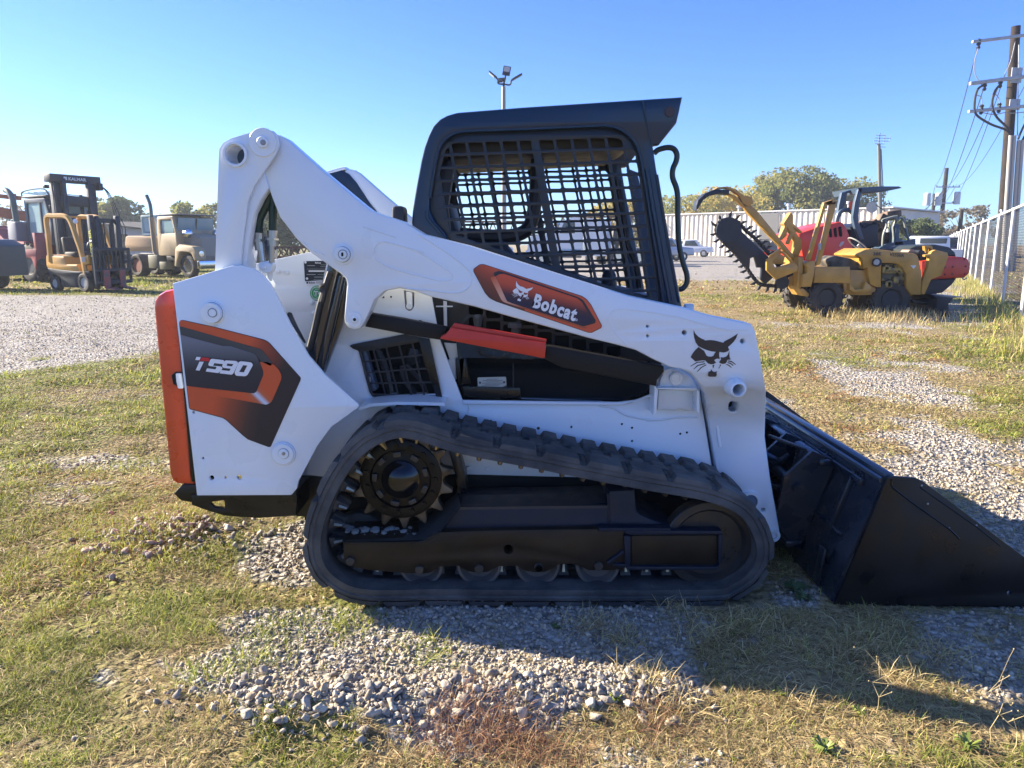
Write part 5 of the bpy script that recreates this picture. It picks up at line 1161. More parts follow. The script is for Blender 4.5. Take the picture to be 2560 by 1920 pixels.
# white semi tractor seen through the cab screen
Ws = lthing('semi_tractor', (X(1430,48), 48, 0), 'white highway tractor seen through the mesh of the loader cab', 'truck', rz=math.pi-.25)
m = XZ(MB(), [(-2.2,.9),(-2.2,2.75,.15),(-.2,2.9,.3),(.5,2.7,.15),(.8,2.0),(2.5,1.75,.25),(2.7,.7,.1),(-2.2,.7)], -1.15,1.15,bev=.08); cb = lo(m, 'cab', WHC, Ws)
m = MB(); XZ(m, [(-.3,2.0),(-.3,2.7,.08),(.4,2.7,.08),(.65,2.0)], -1.16,1.16,bev=.01); m.box((.75,0,2.4),(.05,2.0,.8),Matrix.Rotation(.35,3,'Y')); lo(m, 'window', DGLS, cb)
m = MB(); m.tube([Vector((-.9,1.2,.9)),Vector((-.9,1.2,3.0))],.09,10); m.box((2.75,0,.75),(.2,2.3,.4),bev=.05); m.cyl((.5,1.0,.8),(-.7,1.0,.8),.3); lo(m, 'chrome_trim', CHR, Ws, split=True)
m = MB(); m.box((-3.2,0,.95),(4,.9,.3),bev=.03); lo(m, 'frame', DK, Ws)
for x_ in (1.7,-3.0,-4.2):
    for s_ in (-1,1): tyre(Ws, (x_,s_*.95,.52), .52, .3, side=s_, rimmat=CHR)
o = lthing('skip_loader', (X(1545,50), 50, 0), 'lime green and grey site machine beyond the front half of the cab screen', 'machine', rz=.3)
m = MB(); XZ(m, [(-1.4,.6),(-1.4,1.0,.1),(.4,1.05,.1),(1.6,.9,.1),(1.6,.6)], -.8,.8,bev=.05); lo(m, 'body', mat('lime_paint',(.20,.33,.03),.5), o)
m = XZ(MB(), [(-.9,1.3),(-.8,2.3,.1),(.2,2.3,.1),(.4,1.3)], -.7,.7,bev=.04); lo(m, 'cab', DK, o)
for x_ in (-.9,1.0):
    for s_ in (-1,1): tyre(o, (x_,s_*.8,.45), .45, .3, side=s_)
# lattice beams stacked in the yard
def lattice(name, x0, x1, Y, z0, h, label, mt, n):
    o = thing(name, (X((x0+x1)/2,Y), Y, 0), label, 'steel beams', 'rusty steel frames in the yard'); m = MB(); A, B = X(x0,Y), X(x1,Y)
    for dy in (0,.9):
        for z in (z0,z0+h): m.bar((A,Y+dy,z),(B,Y+dy,z),.09)
        for k in range(n):
            xa, xb = A+(B-A)*k/n, A+(B-A)*(k+1)/n; m.bar((xa,Y+dy,z0),((xa+xb)/2,Y+dy,z0+h),.05); m.bar(((xa+xb)/2,Y+dy,z0+h),(xb,Y+dy,z0),.05)
    k_ = MB()
    for t in (.1,.35,.6,.85): x = A+(B-A)*t; k_.box((x,Y+.45,z0/2),(.25,1.1,z0-.05),bev=.02)
    m.out('truss', mt, o, smooth=0); k_.out('trestle', DK, o, split=True); return o
RST = mat('rusty_steel', (.16,.075,.05), .8, var=.4, vscale=2)
lattice('lattice_girder', 1040, 1400, 48, 1.9, .85, 'rusty lattice girder on trestles seen through the rear half of the cab screen', RST, 14)
lattice('lattice_girder', 1370, 1650, 52, 2.2, 1.0, 'rusty lattice girder on trestles seen through the front half of the cab screen', RST, 12)
lattice('flat_trailer_frame', 560, 790, 34, .75, .45, 'low rusty trailer frame seen through the gap behind the rear link', RST, 8)
# ---------------- yard light pole
Lp = thing('light_pole', (X(1258,34), 34, 0), 'tall grey steel pole with four flat floodlights rising behind the cab', 'light pole')
def PX(x, y): return P(1180+x/11.85, 150+y/11.85, 34)
m = MB(); b_ = PX(935,790); m.tube([Vector((b_.x,34,0)), b_], [.13,.085], 12); m.out('pole', mat('pole_grey',(.24,.23,.22),.55,metal=.3), Lp)
m = MB(); m.tube([b_, PX(945,700)], .05, 8); m.tube(catmull([PX(740,540),PX(765,600),PX(765,670),PX(820,710),PX(940,715),PX(1100,740),PX(1150,690),PX(1160,610),PX(1190,590)],5), .035, 8)
m.tube([PX(945,715), PX(985,600)+Vector((0,-.3,0)), PX(1000,500)+Vector((0,-.4,0))], .035, 8); m.tube([PX(935,715), PX(920,600)+Vector((0,.3,0))], .035, 8); m.out('bracket_arm', DK, Lp)
for k, (p0, p1, w_) in enumerate([(PX(740,540),PX(510,345),.3),(PX(1190,590),PX(1480,420),.3),(PX(880,610)+Vector((0,.3,0)),PX(870,460)+Vector((0,.5,0)),.3),(PX(1005,520)+Vector((0,-.4,0)),PX(1050,235)+Vector((0,-.3,0)),.33)]):
    hd = MB().bar(p0, p1, w_, .06, bev=.015, up=Vector((0,1,0)) if k > 1 else Vector((0,0,1))).out('floodlight', DK, Lp)
    c = p0.lerp(p1, .68); 
    if k == 3: MB().bar(p0.lerp(p1,.4)+Vector((0,-.04,0)), p0.lerp(p1,.92)+Vector((0,-.04,0)), .25, .02, up=Vector((0,1,0))).out('lens', mat('warm_lens',(.5,.46,.42),.35), hd)
    elif k == 0: MB().bar(p0.lerp(p1,.35)+Vector((-.02,0,-.04)), p0.lerp(p1,.95)+Vector((-.02,0,-.04)), .25, .02).out('lens', LAMP, hd)

# ================================================================== utility poles, wires, antenna
def wire(m, a, b, sag, r=.016, n=14):
    a, b = Vector(a), Vector(b); m.tube([a.lerp(b, k/n)-Vector((0,0,sag*4*(k/n)*(1-k/n))) for k in range(n+1)], r, 4, cap=False)
def upole(px_top, py_top, px_bot, Y, r, label, arms=(), group=None):
    t = P(px_top, py_top, Y); bx = X(px_bot, Y)
    o = thing('utility_pole', (t.x, Y, 0), label, 'utility pole', 'utility poles along the fence')
    m = MB(); m.tube([Vector((t.x, Y, -.1)), t], [r*1.25, r], 12); m.out('pole', WOOD, o)
    for py, x0, x1 in arms:
        p = P((x0+x1)/2, py, Y); a = X(x0, Y); b = X(x1, Y); m = MB(); m.box((P(px_top,py,Y).x+((a+b)/2-X(px_top,Y)), Y-r-.06, p.z), (b-a, .11, .13), bev=.01)
        ar = m.out('crossarm', GALV, o)
        m = MB()
        for t_ in (.04,.28,.72,.96): m.lathe((a+(b-a)*t_+(P(px_top,py,Y).x-X(px_top,Y)), Y-r-.06, p.z+.06), [(0,.05),(.05,.07),(.1,.04),(.14,.06),(.18,.02)], axis='Z', n=8)
        m.out('insulator', DK, ar, split=True)
    return o
u2 = upole(2367, 420, 2355, 100, .24, 'tall wooden pole with two crossarms and paired grey transformers down the fence line', [(468,2337,2396),(508,2335,2395)])
m = MB()
for sx, z_ in ((-1.1,508),(-2.6,508),(1.3,505)):
    p = P(2364, z_, 100); m.lathe((p.x+sx, 99.8, p.z-.3), [(0,.0),(0,.42),(1.5,.42),(1.6,.3),(1.6,0)], axis='Z', n=14)
MBt = m.out('transformer', mat('transformer_grey',(.5,.55,.56),.5), u2, split=True)
upole(2337, 484, 2332, 120, .24, 'plain dark pole just left of the transformer pole', [(492,2337,2356)])
upole(2325, 524, 2314, 150, .26, 'leaning-looking distant pole with two thin crossarms, left of the plain dark pole', [(530,2310,2332),(546,2305,2338),(561,2303,2333)])
upole(2298, 567, 2298, 190, .26, 'farthest and shortest pole with one crossarm, leftmost of the line', [(574,2288,2309)])
upole(2405, 523, 2404, 85, .2, 'bare short pole without crossarms right of the transformer pole')
# near service pole with conduits
Yp = 38
Q = lambda x, y: P(2100+x/2.126, 40+y/2.126, Yp)
tp0 = Q(935,55); pm = P(2509,535,Yp); pb = tp0+(pm-tp0)*(tp0.z/(tp0.z-pm.z)); u1 = thing('utility_pole', (pb.x, Yp, 0), 'tallest dark pole with three galvanised crossarms and grey conduits behind the chain link fence', 'utility pole', 'utility poles along the fence')
m = MB(); m.tube([pb, tp0], [.26,.2], 14); m.out('pole', WOOD, u1)
for (xa, ya, xb, yb, w_) in ((703,138,1130,75,.16),(690,360,1140,292,.2),(683,508,1140,468,.18)):
    a = Q(xa, ya); b = Q(xb, yb); a.y = Yp+.7; b.y = Yp-1.4
    a = P(2100+xa/2.126, 40+ya/2.126, Yp-.25); b = P(2100+xb/2.126, 40+yb/2.126, Yp-.25); b.z = (a.z+b.z)/2+.05*(b.x-a.x); 
    m = MB(); m.bar(a, b, w_, w_*.8, bev=.01); m.out('crossarm', GALV, u1)
m = MB(); 
for q in ((720,155),(752,375),(835,360),(735,500),(828,492),(972,520)): p = Q(*q); m.lathe((p.x, Yp-.25, p.z-.25), [(0,.05),(.08,.10),(.16,.06),(.24,.11),(.32,.07),(.4,.11),(.48,.04)], axis='Z', n=8)
m.out('insulator', DK, u1, split=True)
m = MB()
for pts in ([(745,372),(710,400),(695,470),(705,530),(780,580),(860,610),(882,640)],[(832,370),(800,410),(788,480),(810,540),(860,590),(893,625)],[(978,545),(945,610),(925,660)],[(1010,600),(970,630),(948,665)]):
    m.tube(catmull([Q(x, y)+Vector((0,-.3,0)) for x, y in pts], 5), .055, 6)
m.out('power_cable', WIRE, u1)
m = MB()
for xt, yt, xb in ((882,640,862),(902,640,880),(925,665,905),(944,665,925)):
    a = Q(xt, yt)+Vector((0,-.35,0)); b = a+(pb-tp0)*(a.z/tp0.z); m.tube([a, b], .085, 10)
m.out('conduit', mat('conduit_grey',(.36,.35,.32),.55), u1)
m = MB(); m.box(Q(922,320)+Vector((0,-.22,0)), (.5,.05,.7)); m.box(Q(912,475)+Vector((0,-.22,0)), (.5,.05,.5)); m.tube([Q(932,160)+Vector((0,-.25,0)), Q(925,640)+Vector((0,-.25,0))], .025, 6); m.out('bracket_plate', GALV, u1)
m = MB(); far = lambda px, py: P(px, py, 99.8)
for q, f_ in (((720,150),(2339,462)),((752,372),(2345,502)),((835,355),(2360,462)),((935,90),(2380,505)),((1100,100),(2394,464))): wire(m, Q(*q)+Vector((0,-.25,0)), far(*f_), 1.6, .022)
tag(m.out('power_line', WIRE, None, smooth=0), 'set of thin overhead wires sagging from the tall conduit pole to the transformer pole', 'wires')
m = MB()
for k in (0,1,2): wire(m, far(2339+k*26, 462), P(2312+k*9, 530, 150), 1.0, .03); wire(m, P(2312+k*9,530,150), P(2290+k*8,574,190), .6, .03)
wire(m, far(2362,470), P(2190,512,70), 2.2, .05); wire(m, P(2318,520,150), P(2255,560,85), 1.0, .04)
tag(m.out('power_line', WIRE, None, smooth=0), 'faint far wires running on past the transformer pole and to the warehouse', 'wires')
m = MB()
for pts in ([(718,170),(695,250),(700,320),(745,390)],[(910,145),(885,250),(855,315)],[(700,425),(730,440),(735,490)],[(805,420),(825,450),(825,485)],[(740,520),(800,530),(850,520),(900,522),(970,515)]): m.tube(catmull([Q(x, y)+Vector((0,-.3,0)) for x, y in pts], 5), .022, 5)
m.out('jumper_wire', GALV, u1)
An = thing('antenna_mast', (X(2189,72), 72, 0), 'slim grey antenna mast with small yagi elements rising behind the warehouse', 'antenna mast')
m = MB(); t = P(2197, 360, 72); b = Vector((X(2184,72)+.25, 72, 0)); m.tube([b, t], [.22,.16], 8); t2 = P(2200,332,72); m.tube([t, t2], .05, 6); m.tube([b+Vector((.5,0,0)), P(2200,372,72)+Vector((.1,0,0))], .05, 6)
m.out('pole', mat('mast_grey',(.12,.13,.13),.6), An)
m = MB()
for y_, x0, x1 in ((338,2188,2214),(345,2186,2226),(352,2184,2222),(359,2186,2210),(367,2198,2214)): m.bar(P(x0,y_,72), P(x1,y_+1,72), .05)
m.bar(P(2212,336,72), P(2210,358,72), .04); m.bar(P(2226,338,72), P(2224,356,72), .04); m.out('aerial', GALV, An)
m = MB(); m.lathe(P(2178,518,73), [(0,0),(-.05,.3),(-.15,.55)], n=18); tag(m.out('satellite_dish', GALV, None), 'small round dish on the warehouse roof below the antenna mast', 'dish')
MBd = bpy.data.objects['satellite_dish']

# ================================================================== chain link fence
f0 = Vector((9.35,13.6,0)); fd = Vector((3.75,6.75,0)).normalized(); FH = 2.12
Fe = thing('chain_link_fence', tuple(f0), 'white piped chain link fence running from the tall conduit pole into the distance', 'fence')
st = 4.0; nF = 26
for k in range(-2, nF):
    p = f0+fd*(k*st+ (random.uniform(-.1,.1)))
    MB().tube([p+Vector((0,0,-.05)), p+Vector((.0,0,FH+.03))], .031, 10).out('post', PW, Fe)
m = MB(); m.tube([f0+fd*(-2*st)+Vector((0,0,FH)), f0+fd*(nF*st)+Vector((0,0,FH))], .030, 8); m.out('top_rail', PW, Fe)
nf = Vector((fd.y,-fd.x,0))
m = MB()
for k in range(-1, nF):   # diagonal braces leaning behind the posts
    p = f0+fd*(k*st)
    if k % 2 == 0: m.tube([p+nf*.08+Vector((0,0,FH-.05)), p+nf*.08+fd*.9+Vector((0,0,FH+.16))], .028, 8)
m.out('outrigger', PW, Fe)
def prism3(V, F, a, b, r):
    i = len(V); d = (b-a).normalized(); x = d.cross(Vector((0,0,1))).normalized(); y = d.cross(x)
    for q in (a, b):
        for k in range(3): an = 2*math.pi*k/3; V.append(q+(x*math.cos(an)+y*math.sin(an))*r)
    for k in range(3): F.append((i+k, i+(k+1) % 3, i+3+(k+1) % 3, i+3+k))
V, Fc = [], []
step = .11; Lf = (nF+2)*st; x = -2*st-2
while x < -2*st+Lf:
    r = .0020 if x < 16 else .0026 if x < 40 else .0036
    sp = step if x < 20 else step*2 if x < 50 else step*4
    for s_ in (1, -1):
        a = f0+fd*x+nf*(.075+s_*.003)+Vector((0,0,.04)); b = f0+fd*(x+s_*FH*.95)+nf*(.075+s_*.003)+Vector((0,0,FH)); prism3(V, Fc, a, b, r)
    x += sp
me = bpy.data.meshes.new('wire_mesh'); me.from_pydata([tuple(v-f0) for v in V], [], Fc); me.materials.append(mat('galvanised_wire',(.13,.14,.15),.6,metal=.2))
wm = bpy.data.objects.new('wire_mesh', me); col.objects.link(wm); wm.parent = Fe
# ================================================================== trees
def leaf_mat(name, c1, c2):
    m = mat(name, c1, .7, col2=c2, vscale=.35, spec=.2); nt = m.node_tree; b = nt.nodes['Principled BSDF']; src = b.inputs['Base Color'].links[0].from_socket
    tr = nt.nodes.new('ShaderNodeBsdfTranslucent'); nt.links.new(src, tr.inputs[0]); ms = nt.nodes.new('ShaderNodeMixShader'); ms.inputs[0].default_value = .45
    nt.links.new(b.outputs[0], ms.inputs[1]); nt.links.new(tr.outputs[0], ms.inputs[2]); nt.links.new(ms.outputs[0], nt.nodes['Material Output'].inputs[0]); return m
LG = leaf_mat('leaf_olive', (.33,.30,.085), (.20,.22,.065)); LD = leaf_mat('leaf_dark', (.13,.16,.07), (.08,.11,.05)); LM = leaf_mat('leaf_mid', (.24,.24,.08), (.14,.17,.06)); LY = leaf_mat('leaf_yellow', (.50,.38,.09), (.34,.29,.07)); LP = leaf_mat('leaf_pale', (.22,.18,.13), (.15,.14,.09))
BARK = mat('bark', (.09,.07,.055), .9)
def quads(name, C, N, sz, mt, parent, asp=.6):
    """many leaf-sized faces: centres C, sizes sz"""
    n = len(C); a = rng.normal(size=(n,3)); a /= np.linalg.norm(a,axis=1)[:,None]; b = rng.normal(size=(n,3)); b -= a*(a*b).sum(1)[:,None]; b /= np.linalg.norm(b,axis=1)[:,None]
    a *= sz[:,None]*.5; b *= sz[:,None]*.5*asp
    V = np.stack([C-a, C+b, C+a, C-b], 1).reshape(-1,3)
    me = bpy.data.meshes.new(name); me.vertices.add(n*4); me.vertices.foreach_set('co', V.ravel().astype(np.float32))
    me.loops.add(n*4); me.loops.foreach_set('vertex_index', np.arange(n*4, dtype=np.int32)); me.polygons.add(n); me.polygons.foreach_set('loop_start', np.arange(0,n*4,4,dtype=np.int32))
    me.update(); me.validate(); me.materials.append(mt); o = bpy.data.objects.new(name, me); col.objects.link(o); o.parent = parent; return o
def tree(px, Y, top, width, mt, label, n=5000, leaf=.35, base=.18, gap=.5, seed=0, name='tree', group=None, cat='tree'):
    global rng
    r_ = np.random.default_rng(seed+100); x = X(px, Y); o = thing(name, (x, Y, 0), label, cat, group)
    m = MB(); rr = random.Random(seed); hub = Vector((0,0,top*.32)); m.tube([Vector((0,0,-.1)), hub], [top*.03, top*.018], 8)
    ends = []
    for k in range(9):
        a = rr.uniform(0, 6.28); e = Vector((math.cos(a)*width*rr.uniform(.15,.42), math.sin(a)*width*rr.uniform(.15,.42), top*rr.uniform(.5,.88))); ends.append(e)
        m.tube([hub-Vector((0,0,rr.uniform(0,top*.12))), hub.lerp(e,.5)+Vector((0,0,top*.04)), e], [top*.012, top*.007, top*.003], 5)
    tr = m.out('trunk', BARK, o, local=True)
    cl = []
    nc = int(26+width*1.5)
    for k in range(nc):
        a = r_.uniform(0,6.28); t = r_.uniform(0,1)**.6; z = base+(1-base)*r_.uniform(0,1)**.8; env = math.sqrt(max(.05,1-((z-base)/(1-base)*.98-.35)**2*1.6)) if z > base else .5
        rad = width*.5*t*env; cl.append((math.cos(a)*rad, math.sin(a)*rad, z*top*.93, width*r_.uniform(.07,.16)))
    cl = np.array(cl); idx = r_.integers(0, nc, n); d = r_.normal(size=(n,3)); d /= np.linalg.norm(d,axis=1)[:,None]
    C = cl[idx,:3]+d*(cl[idx,3]*r_.uniform(.35,1.08,n)**.6)[:,None]*np.array([1,1,.75]); C[:,2] = np.minimum(C[:,2], top)
    quads('crown', C, None, leaf*r_.uniform(.6,1.4,n), mt, tr if False else o)
    return o
for k, (px, Y, top, w_, mt, lb, n) in enumerate([
    (1690,104,7.6,13,LG,'low olive tree behind the left end of the warehouse',3500),
    (1755,108,8.6,13,LY,'rounded yellow-olive tree left of the yellow one behind the warehouse',3500),
    (1820,103,8.8,12,LY,'yellowing autumn tree behind the warehouse roof',5000),
    (1880,112,10.2,11,LG,'thin topped green tree right of the yellowing one',4500),
    (1945,110,11.8,13,LG,'tall olive tree left of the largest tree behind the warehouse',7000),
    (2005,108,11.8,13,LM,'broad dark olive tree, the largest above the warehouse',9000),
    (2075,112,10.8,12,LG,'green-yellow tree behind the slate canopy',6000),
    (2120,110,10.2,10,LG,'green tree just right of the slate canopy post',4500),
    (2160,118,7,9,LD,'low dark tree behind the right end of the warehouse',3000),
    (2262,58,3.4,4.6,LD,'dark bushy tree at the right end of the warehouse',6000),
    (2382,90,5.8,7,LP,'thin brownish tree behind the transformer pole',1100),
    (2352,105,3.6,5,LP,'low sparse brownish tree left of the transformer pole',900),
    (260,80,5.6,6,LG,'yellow-green tree behind the forklift mast',4500),
    (325,82,6.2,8,LD,'rounded green tree behind the grey shed',6000),
    (385,84,4.6,6,LD,'small dark tree left of the tan tractor exhaust',3500),
    (520,86,6.0,7,LG,'green tree top showing above the tan tractor cab',4500),
    (480,90,5.2,5,LG,'small tree top above the tan tractor roof',2500),
    (655,60,5.6,6,LD,'dense dark tree seen through the gap behind the rear link',6000),
    (735,62,4.4,5,LD,'darker low tree at the right of the gap behind the rear link',5000),
    (60,70,5.0,7,LP,'thin bare tree behind the exhaust of the container handler',1200),
    (1470,100,4.6,6,LG,'green tree seen through the cab screen near the front pillar',3000),
    (1535,98,7.0,9,LY,'yellow tree seen through the cab screen beside the front post',4000),
    (1625,105,5.6,8,LG,'green tree seen between cab and grab rail',3500)]):
    tree(px, Y, top, w_, mt, lb, n=n, seed=k, group='trees round the yard', leaf=.42 if Y > 75 else .26)
# ================================================================== ground
def vnoise(x, y, s, seed=0):
    """cheap smooth value noise, numpy"""
    x = np.asarray(x, float)*s+seed*17.3; y = np.asarray(y, float)*s+seed*9.1
    xi, yi = np.floor(x), np.floor(y); fx, fy = x-xi, y-yi; fx = fx*fx*(3-2*fx); fy = fy*fy*(3-2*fy)
    def h(a, b):
        v = np.sin(a*127.1+b*311.7+seed*74.7)*43758.5453; return v-np.floor(v)
    return (h(xi,yi)*(1-fx)+h(xi+1,yi)*fx)*(1-fy)+(h(xi,yi+1)*(1-fx)+h(xi+1,yi+1)*fx)*fy
def fbm(x, y, s, seed=0, o=4):
    t = 0; a = .5; n = 0
    for k in range(o): t = t+a*vnoise(x, y, s*2**k, seed+k); n += a; a *= .5
    return t/n
sm = lambda a, b, v: (lambda t: t*t*(3-2*t))(np.clip((v-a)/(b-a), 0, 1))
def proj(x, y, z=0.):
    """photograph pixel of a ground point (used only to lay the surveyed patches out in plan)"""
    d = y*cT-(z-H)*sT; d = np.maximum(d, .05); return CX+S*x/d, CY-S*((z-H)*cT+y*sT)/d
def plan(pts): return np.array([[G(px, py).x, G(px, py).y] for px, py in pts])
def blob(x, y, pts, soft):
    """signed soft inside test for a polygon in plan"""
    P_ = plan(pts); n = len(P_); x = np.asarray(x, float); y = np.asarray(y, float); ins = np.zeros(x.shape, bool); dm = np.full(x.shape, 1e9)
    for i in range(n):
        x0, y0 = P_[i-1]; x1, y1 = P_[i]
        c = ((y0 > y) != (y1 > y)) & (x < (x1-x0)*(y-y0)/((y1-y0) if abs(y1-y0) > 1e-9 else 1e-9)+x0); ins ^= c
        dx, dy = x1-x0, y1-y0; t = np.clip(((x-x0)*dx+(y-y0)*dy)/(dx*dx+dy*dy+1e-9), 0, 1); dm = np.minimum(dm, np.hypot(x-x0-t*dx, y-y0-t*dy))
    return np.clip(.5+np.where(ins, dm, -dm)/soft, 0, 1)
# windrow of larger stones in front of the track
ridge = plan([(390,1735),(560,1745),(700,1775),(850,1765),(1000,1770),(1150,1745),(1400,1725),(1600,1722),(1780,1740)])
def ridge_d(x, y):
    dm = np.full(np.shape(x), 1e9); tt = np.zeros(np.shape(x))
    for i in range(len(ridge)-1):
        x0, y0 = ridge[i]; x1, y1 = ridge[i+1]; dx, dy = x1-x0, y1-y0; t = np.clip(((x-x0)*dx+(y-y0)*dy)/(dx*dx+dy*dy), 0, 1); d = np.hypot(x-x0-t*dx, y-y0-t*dy)
        tt = np.where(d < dm, (i+t)/(len(ridge)-1), tt); dm = np.minimum(dm, d)
    return dm, tt
def height(x, y):
    x = np.asarray(x, float); y = np.asarray(y, float); d, t = ridge_d(x, y)
    h = .055*np.exp(-(d/.13)**2)*np.clip(np.minimum(t/.25+.25, (1-t)/.2+.1), 0, 1)
    near = np.exp(-((x-.1)**2/3.5+(y-3.4)**2/1.2))
    h = h+(fbm(x, y, .9, 3)-.5)*.09*(1-near)+(fbm(x, y, 6, 5)-.5)*.02*(1-near*.6)-.012
    d2 = np.hypot(x-plan([(430,1330)])[0][0], y-plan([(430,1330)])[0][1]); h = h+.05*np.exp(-(d2/.35)**2)
    return h
gravel_zones = [
    ([(-900,925),(0,930),(300,900),(420,880),(600,860),(640,760),(500,745),(250,738),(0,735),(-900,732)], 1.2, 1.0),          # road at left
    ([(900,1500),(1700,1500),(1800,1560),(1720,1640),(1740,1740),(1500,1760),(1250,1830),(1080,1890),(900,1860),(760,1800),(560,1770),(420,1720),(430,1650),(620,1600),(560,1550),(620,1520)], .16, .95),
    ([(1900,1450),(2100,1450),(2120,1540),(1960,1540)], .2, .9), ([(2200,1560),(2560,1600),(2700,1800),(2500,1800),(2250,1680)], .3, .6),
    ([(2440,1230),(2800,1260),(2800,1500),(2560,1400),(2330,1220),(2250,1130),(2200,1090),(2300,1060),(2400,1120)], .5, .75),
    ([(1900,960),(2050,930),(2200,940),(2330,900),(2420,1000),(2250,1010),(2100,1000),(1950,1000)], .5, .6),
    ([(1950,800),(2100,790),(2300,800),(2420,790),(2480,860),(2440,930),(2250,900),(2350,850),(2200,820)], .8, .62),
    ([(2330,700),(2420,680),(2470,760),(2480,800),(2300,800)], .8, 1.0),
    ([(1660,640),(2350,632),(2350,660),(2150,690),(1900,700),(1500,700),(1000,690),(1000,640)], 6, 1.0),
    ([(-300,900),(480,890),(480,1060),(200,1080),(-300,1090)], .6, .2), ([(-300,1180),(350,1150),(430,1260),(100,1290),(-300,1260)], .4, .5),
    ([(280,1300),(470,1290),(560,1370),(420,1400),(280,1370)], .25, .8), ([(480,1330),(760,1320),(770,1400),(560,1430)], .25, .7), ([(330,1120),(430,1090),(440,1180),(340,1180)], .3, .5)]
def gravel(x, y):
    g = np.zeros(np.shape(x)); w1 = (fbm(x, y, 3.2, 21)-.56)*1.9*(1-np.exp(-((x-.3)**2/.5+(y-2.5)**2/.12))); w2 = (fbm(x, y, .5, 31)-.5)*.9
    dist = np.hypot(x, y)
    w3 = (fbm(x, y, 1.1, 23)-.5)*2.4+(fbm(x, y, 4, 29)-.5)*.8
    for i_, (pts, soft, amt) in enumerate(gravel_zones): g = np.maximum(g, (blob(x, y, pts, soft*(1 if i_ < 2 or i_ == 8 else 2.2))*1.0+(w1 if i_ == 1 else w2 if i_ in (0, 8) else w3)*1.0)*amt*(blob(x, y, pts, soft*3) > .02))
    g = np.maximum(g, (fbm(x, y, 1.1, 41)-.64)*3*(dist < 14))
    return np.clip(g, 0, 1)
def green(x, y):
    dist = np.hypot(x, y); base = fbm(x, y, 1.3, 51)*.45+fbm(x, y, .33, 61)*.3+fbm(x, y, 3.4, 63)*.40
    px, py = proj(x, y)
    bias = np.where(px < 900, .09, -.07)
    bias = bias+.16*blob(x, y, [(2350,700),(2560,690),(2800,1200),(2500,1150),(2400,1000),(2420,860)], .8)+.10*blob(x, y, [(1880,850),(2200,860),(2150,900),(1880,880)], .6)+.12*blob(x, y, [(2000,760),(2350,770),(2300,800),(1950,800)], .6)
    bias = bias+.13*blob(x, y, [(-200,1250),(300,1230),(600,1500),(350,1600),(250,1800),(-200,1900)], .5)-.12*blob(x, y, [(1700,1550),(2560,1550),(2700,1750),(1800,1780)], .4)+.08*blob(x, y, [(1850,1820),(2600,1800),(2700,2000),(1800,2000)], .2)
    bias = bias-.12*blob(x, y, [(1000,1760),(1700,1800),(1700,2000),(1000,2000)], .3)-.2*(py < 735)*(px > 1500)
    return np.clip(sm(.50, .74, base+bias), 0, 1)
xs = [0]; s_ = .035
while xs[-1] < 700: xs.append(xs[-1]+s_); s_ = .035 if xs[-1] < 2.6 else s_*1.05
xs = np.array([-v for v in xs[:0:-1]]+xs); ys = [1.0]; s_ = .03
while ys[-1] < 900: ys.append(ys[-1]+s_); s_ = .03 if ys[-1] < 3.6 else s_*1.035
ys = np.array([-60,-10,-1,0,.5]+ys); XX, YY = np.meshgrid(xs, ys); nx, ny = len(xs), len(ys)
ZZ = height(XX, YY)*np.exp(-np.maximum(np.hypot(XX,YY)-30,0)/20)
me = bpy.data.meshes.new('ground'); co_ = np.stack([XX, YY, ZZ], -1).reshape(-1,3)
ii = (np.arange(ny-1)[:,None]*nx+np.arange(nx-1)[None]).ravel(); Fq = np.stack([ii, ii+1, ii+nx+1, ii+nx], 1).astype(np.int32)
me.vertices.add(len(co_)); me.vertices.foreach_set('co', co_.ravel().astype(np.float32)); me.loops.add(Fq.size); me.loops.foreach_set('vertex_index', Fq.ravel()); me.polygons.add(len(Fq)); me.polygons.foreach_set('loop_start', np.arange(0, Fq.size, 4, dtype=np.int32)); me.update(); me.validate()
GV = gravel(XX, YY); GN = green(XX, YY)
for nm, arr in (('gravel', GV), ('green', GN)):
    at = me.attributes.new(nm, 'FLOAT', 'POINT'); at.data.foreach_set('value', arr.ravel().astype(np.float32))
me.shade_smooth()
gm = bpy.data.materials.new('yard_ground'); gm.use_nodes = True; nt = gm.node_tree; bs = nt.nodes['Principled BSDF']; bs.inputs['Roughness'].default_value = .95; bs.inputs['Specular IOR Level'].default_value = .15
N = nt.nodes.new; Lk = nt.links.new
tc = N('ShaderNodeTexCoord')
def nz(s, d=5): n = N('ShaderNodeTexNoise'); n.inputs['Scale'].default_value = s; n.inputs['Detail'].default_value = d; Lk(tc.outputs['Object'], n.inputs[0]); return n
def mix(f, a, b, blend='MIX'):
    n = N('ShaderNodeMix'); n.data_type = 'RGBA'; n.blend_type = blend
    for s_, v in ((0,f),(6,a),(7,b)):
        if hasattr(v, 'is_output') or hasattr(v, 'links'): Lk(v, n.inputs[s_])
        else: n.inputs[s_].default_value = v if s_ == 0 else (*v, 1)
    return n.outputs[2]
def mr(v, a, b, c=0, d=1): n = N('ShaderNodeMapRange'); Lk(v, n.inputs[0]); n.inputs[1].default_value = a; n.inputs[2].default_value = b; n.inputs[3].default_value = c; n.inputs[4].default_value = d; return n.outputs[0]
ag = N('ShaderNodeAttribute'); ag.attribute_name = 'gravel'; an = N('ShaderNodeAttribute'); an.attribute_name = 'green'
n1 = nz(2.2, 8); n2 = nz(34, 6); n3 = nz(9, 6)
soil = mix(mr(n1.outputs[0], .35, .65), (.11,.085,.06), (.20,.16,.105))
dry = mix(mr(n2.outputs[0], .35, .65), (.36,.28,.145), (.17,.13,.075)); dry = mix(mr(n3.outputs[0], .5, .75), dry, (.20,.15,.08))
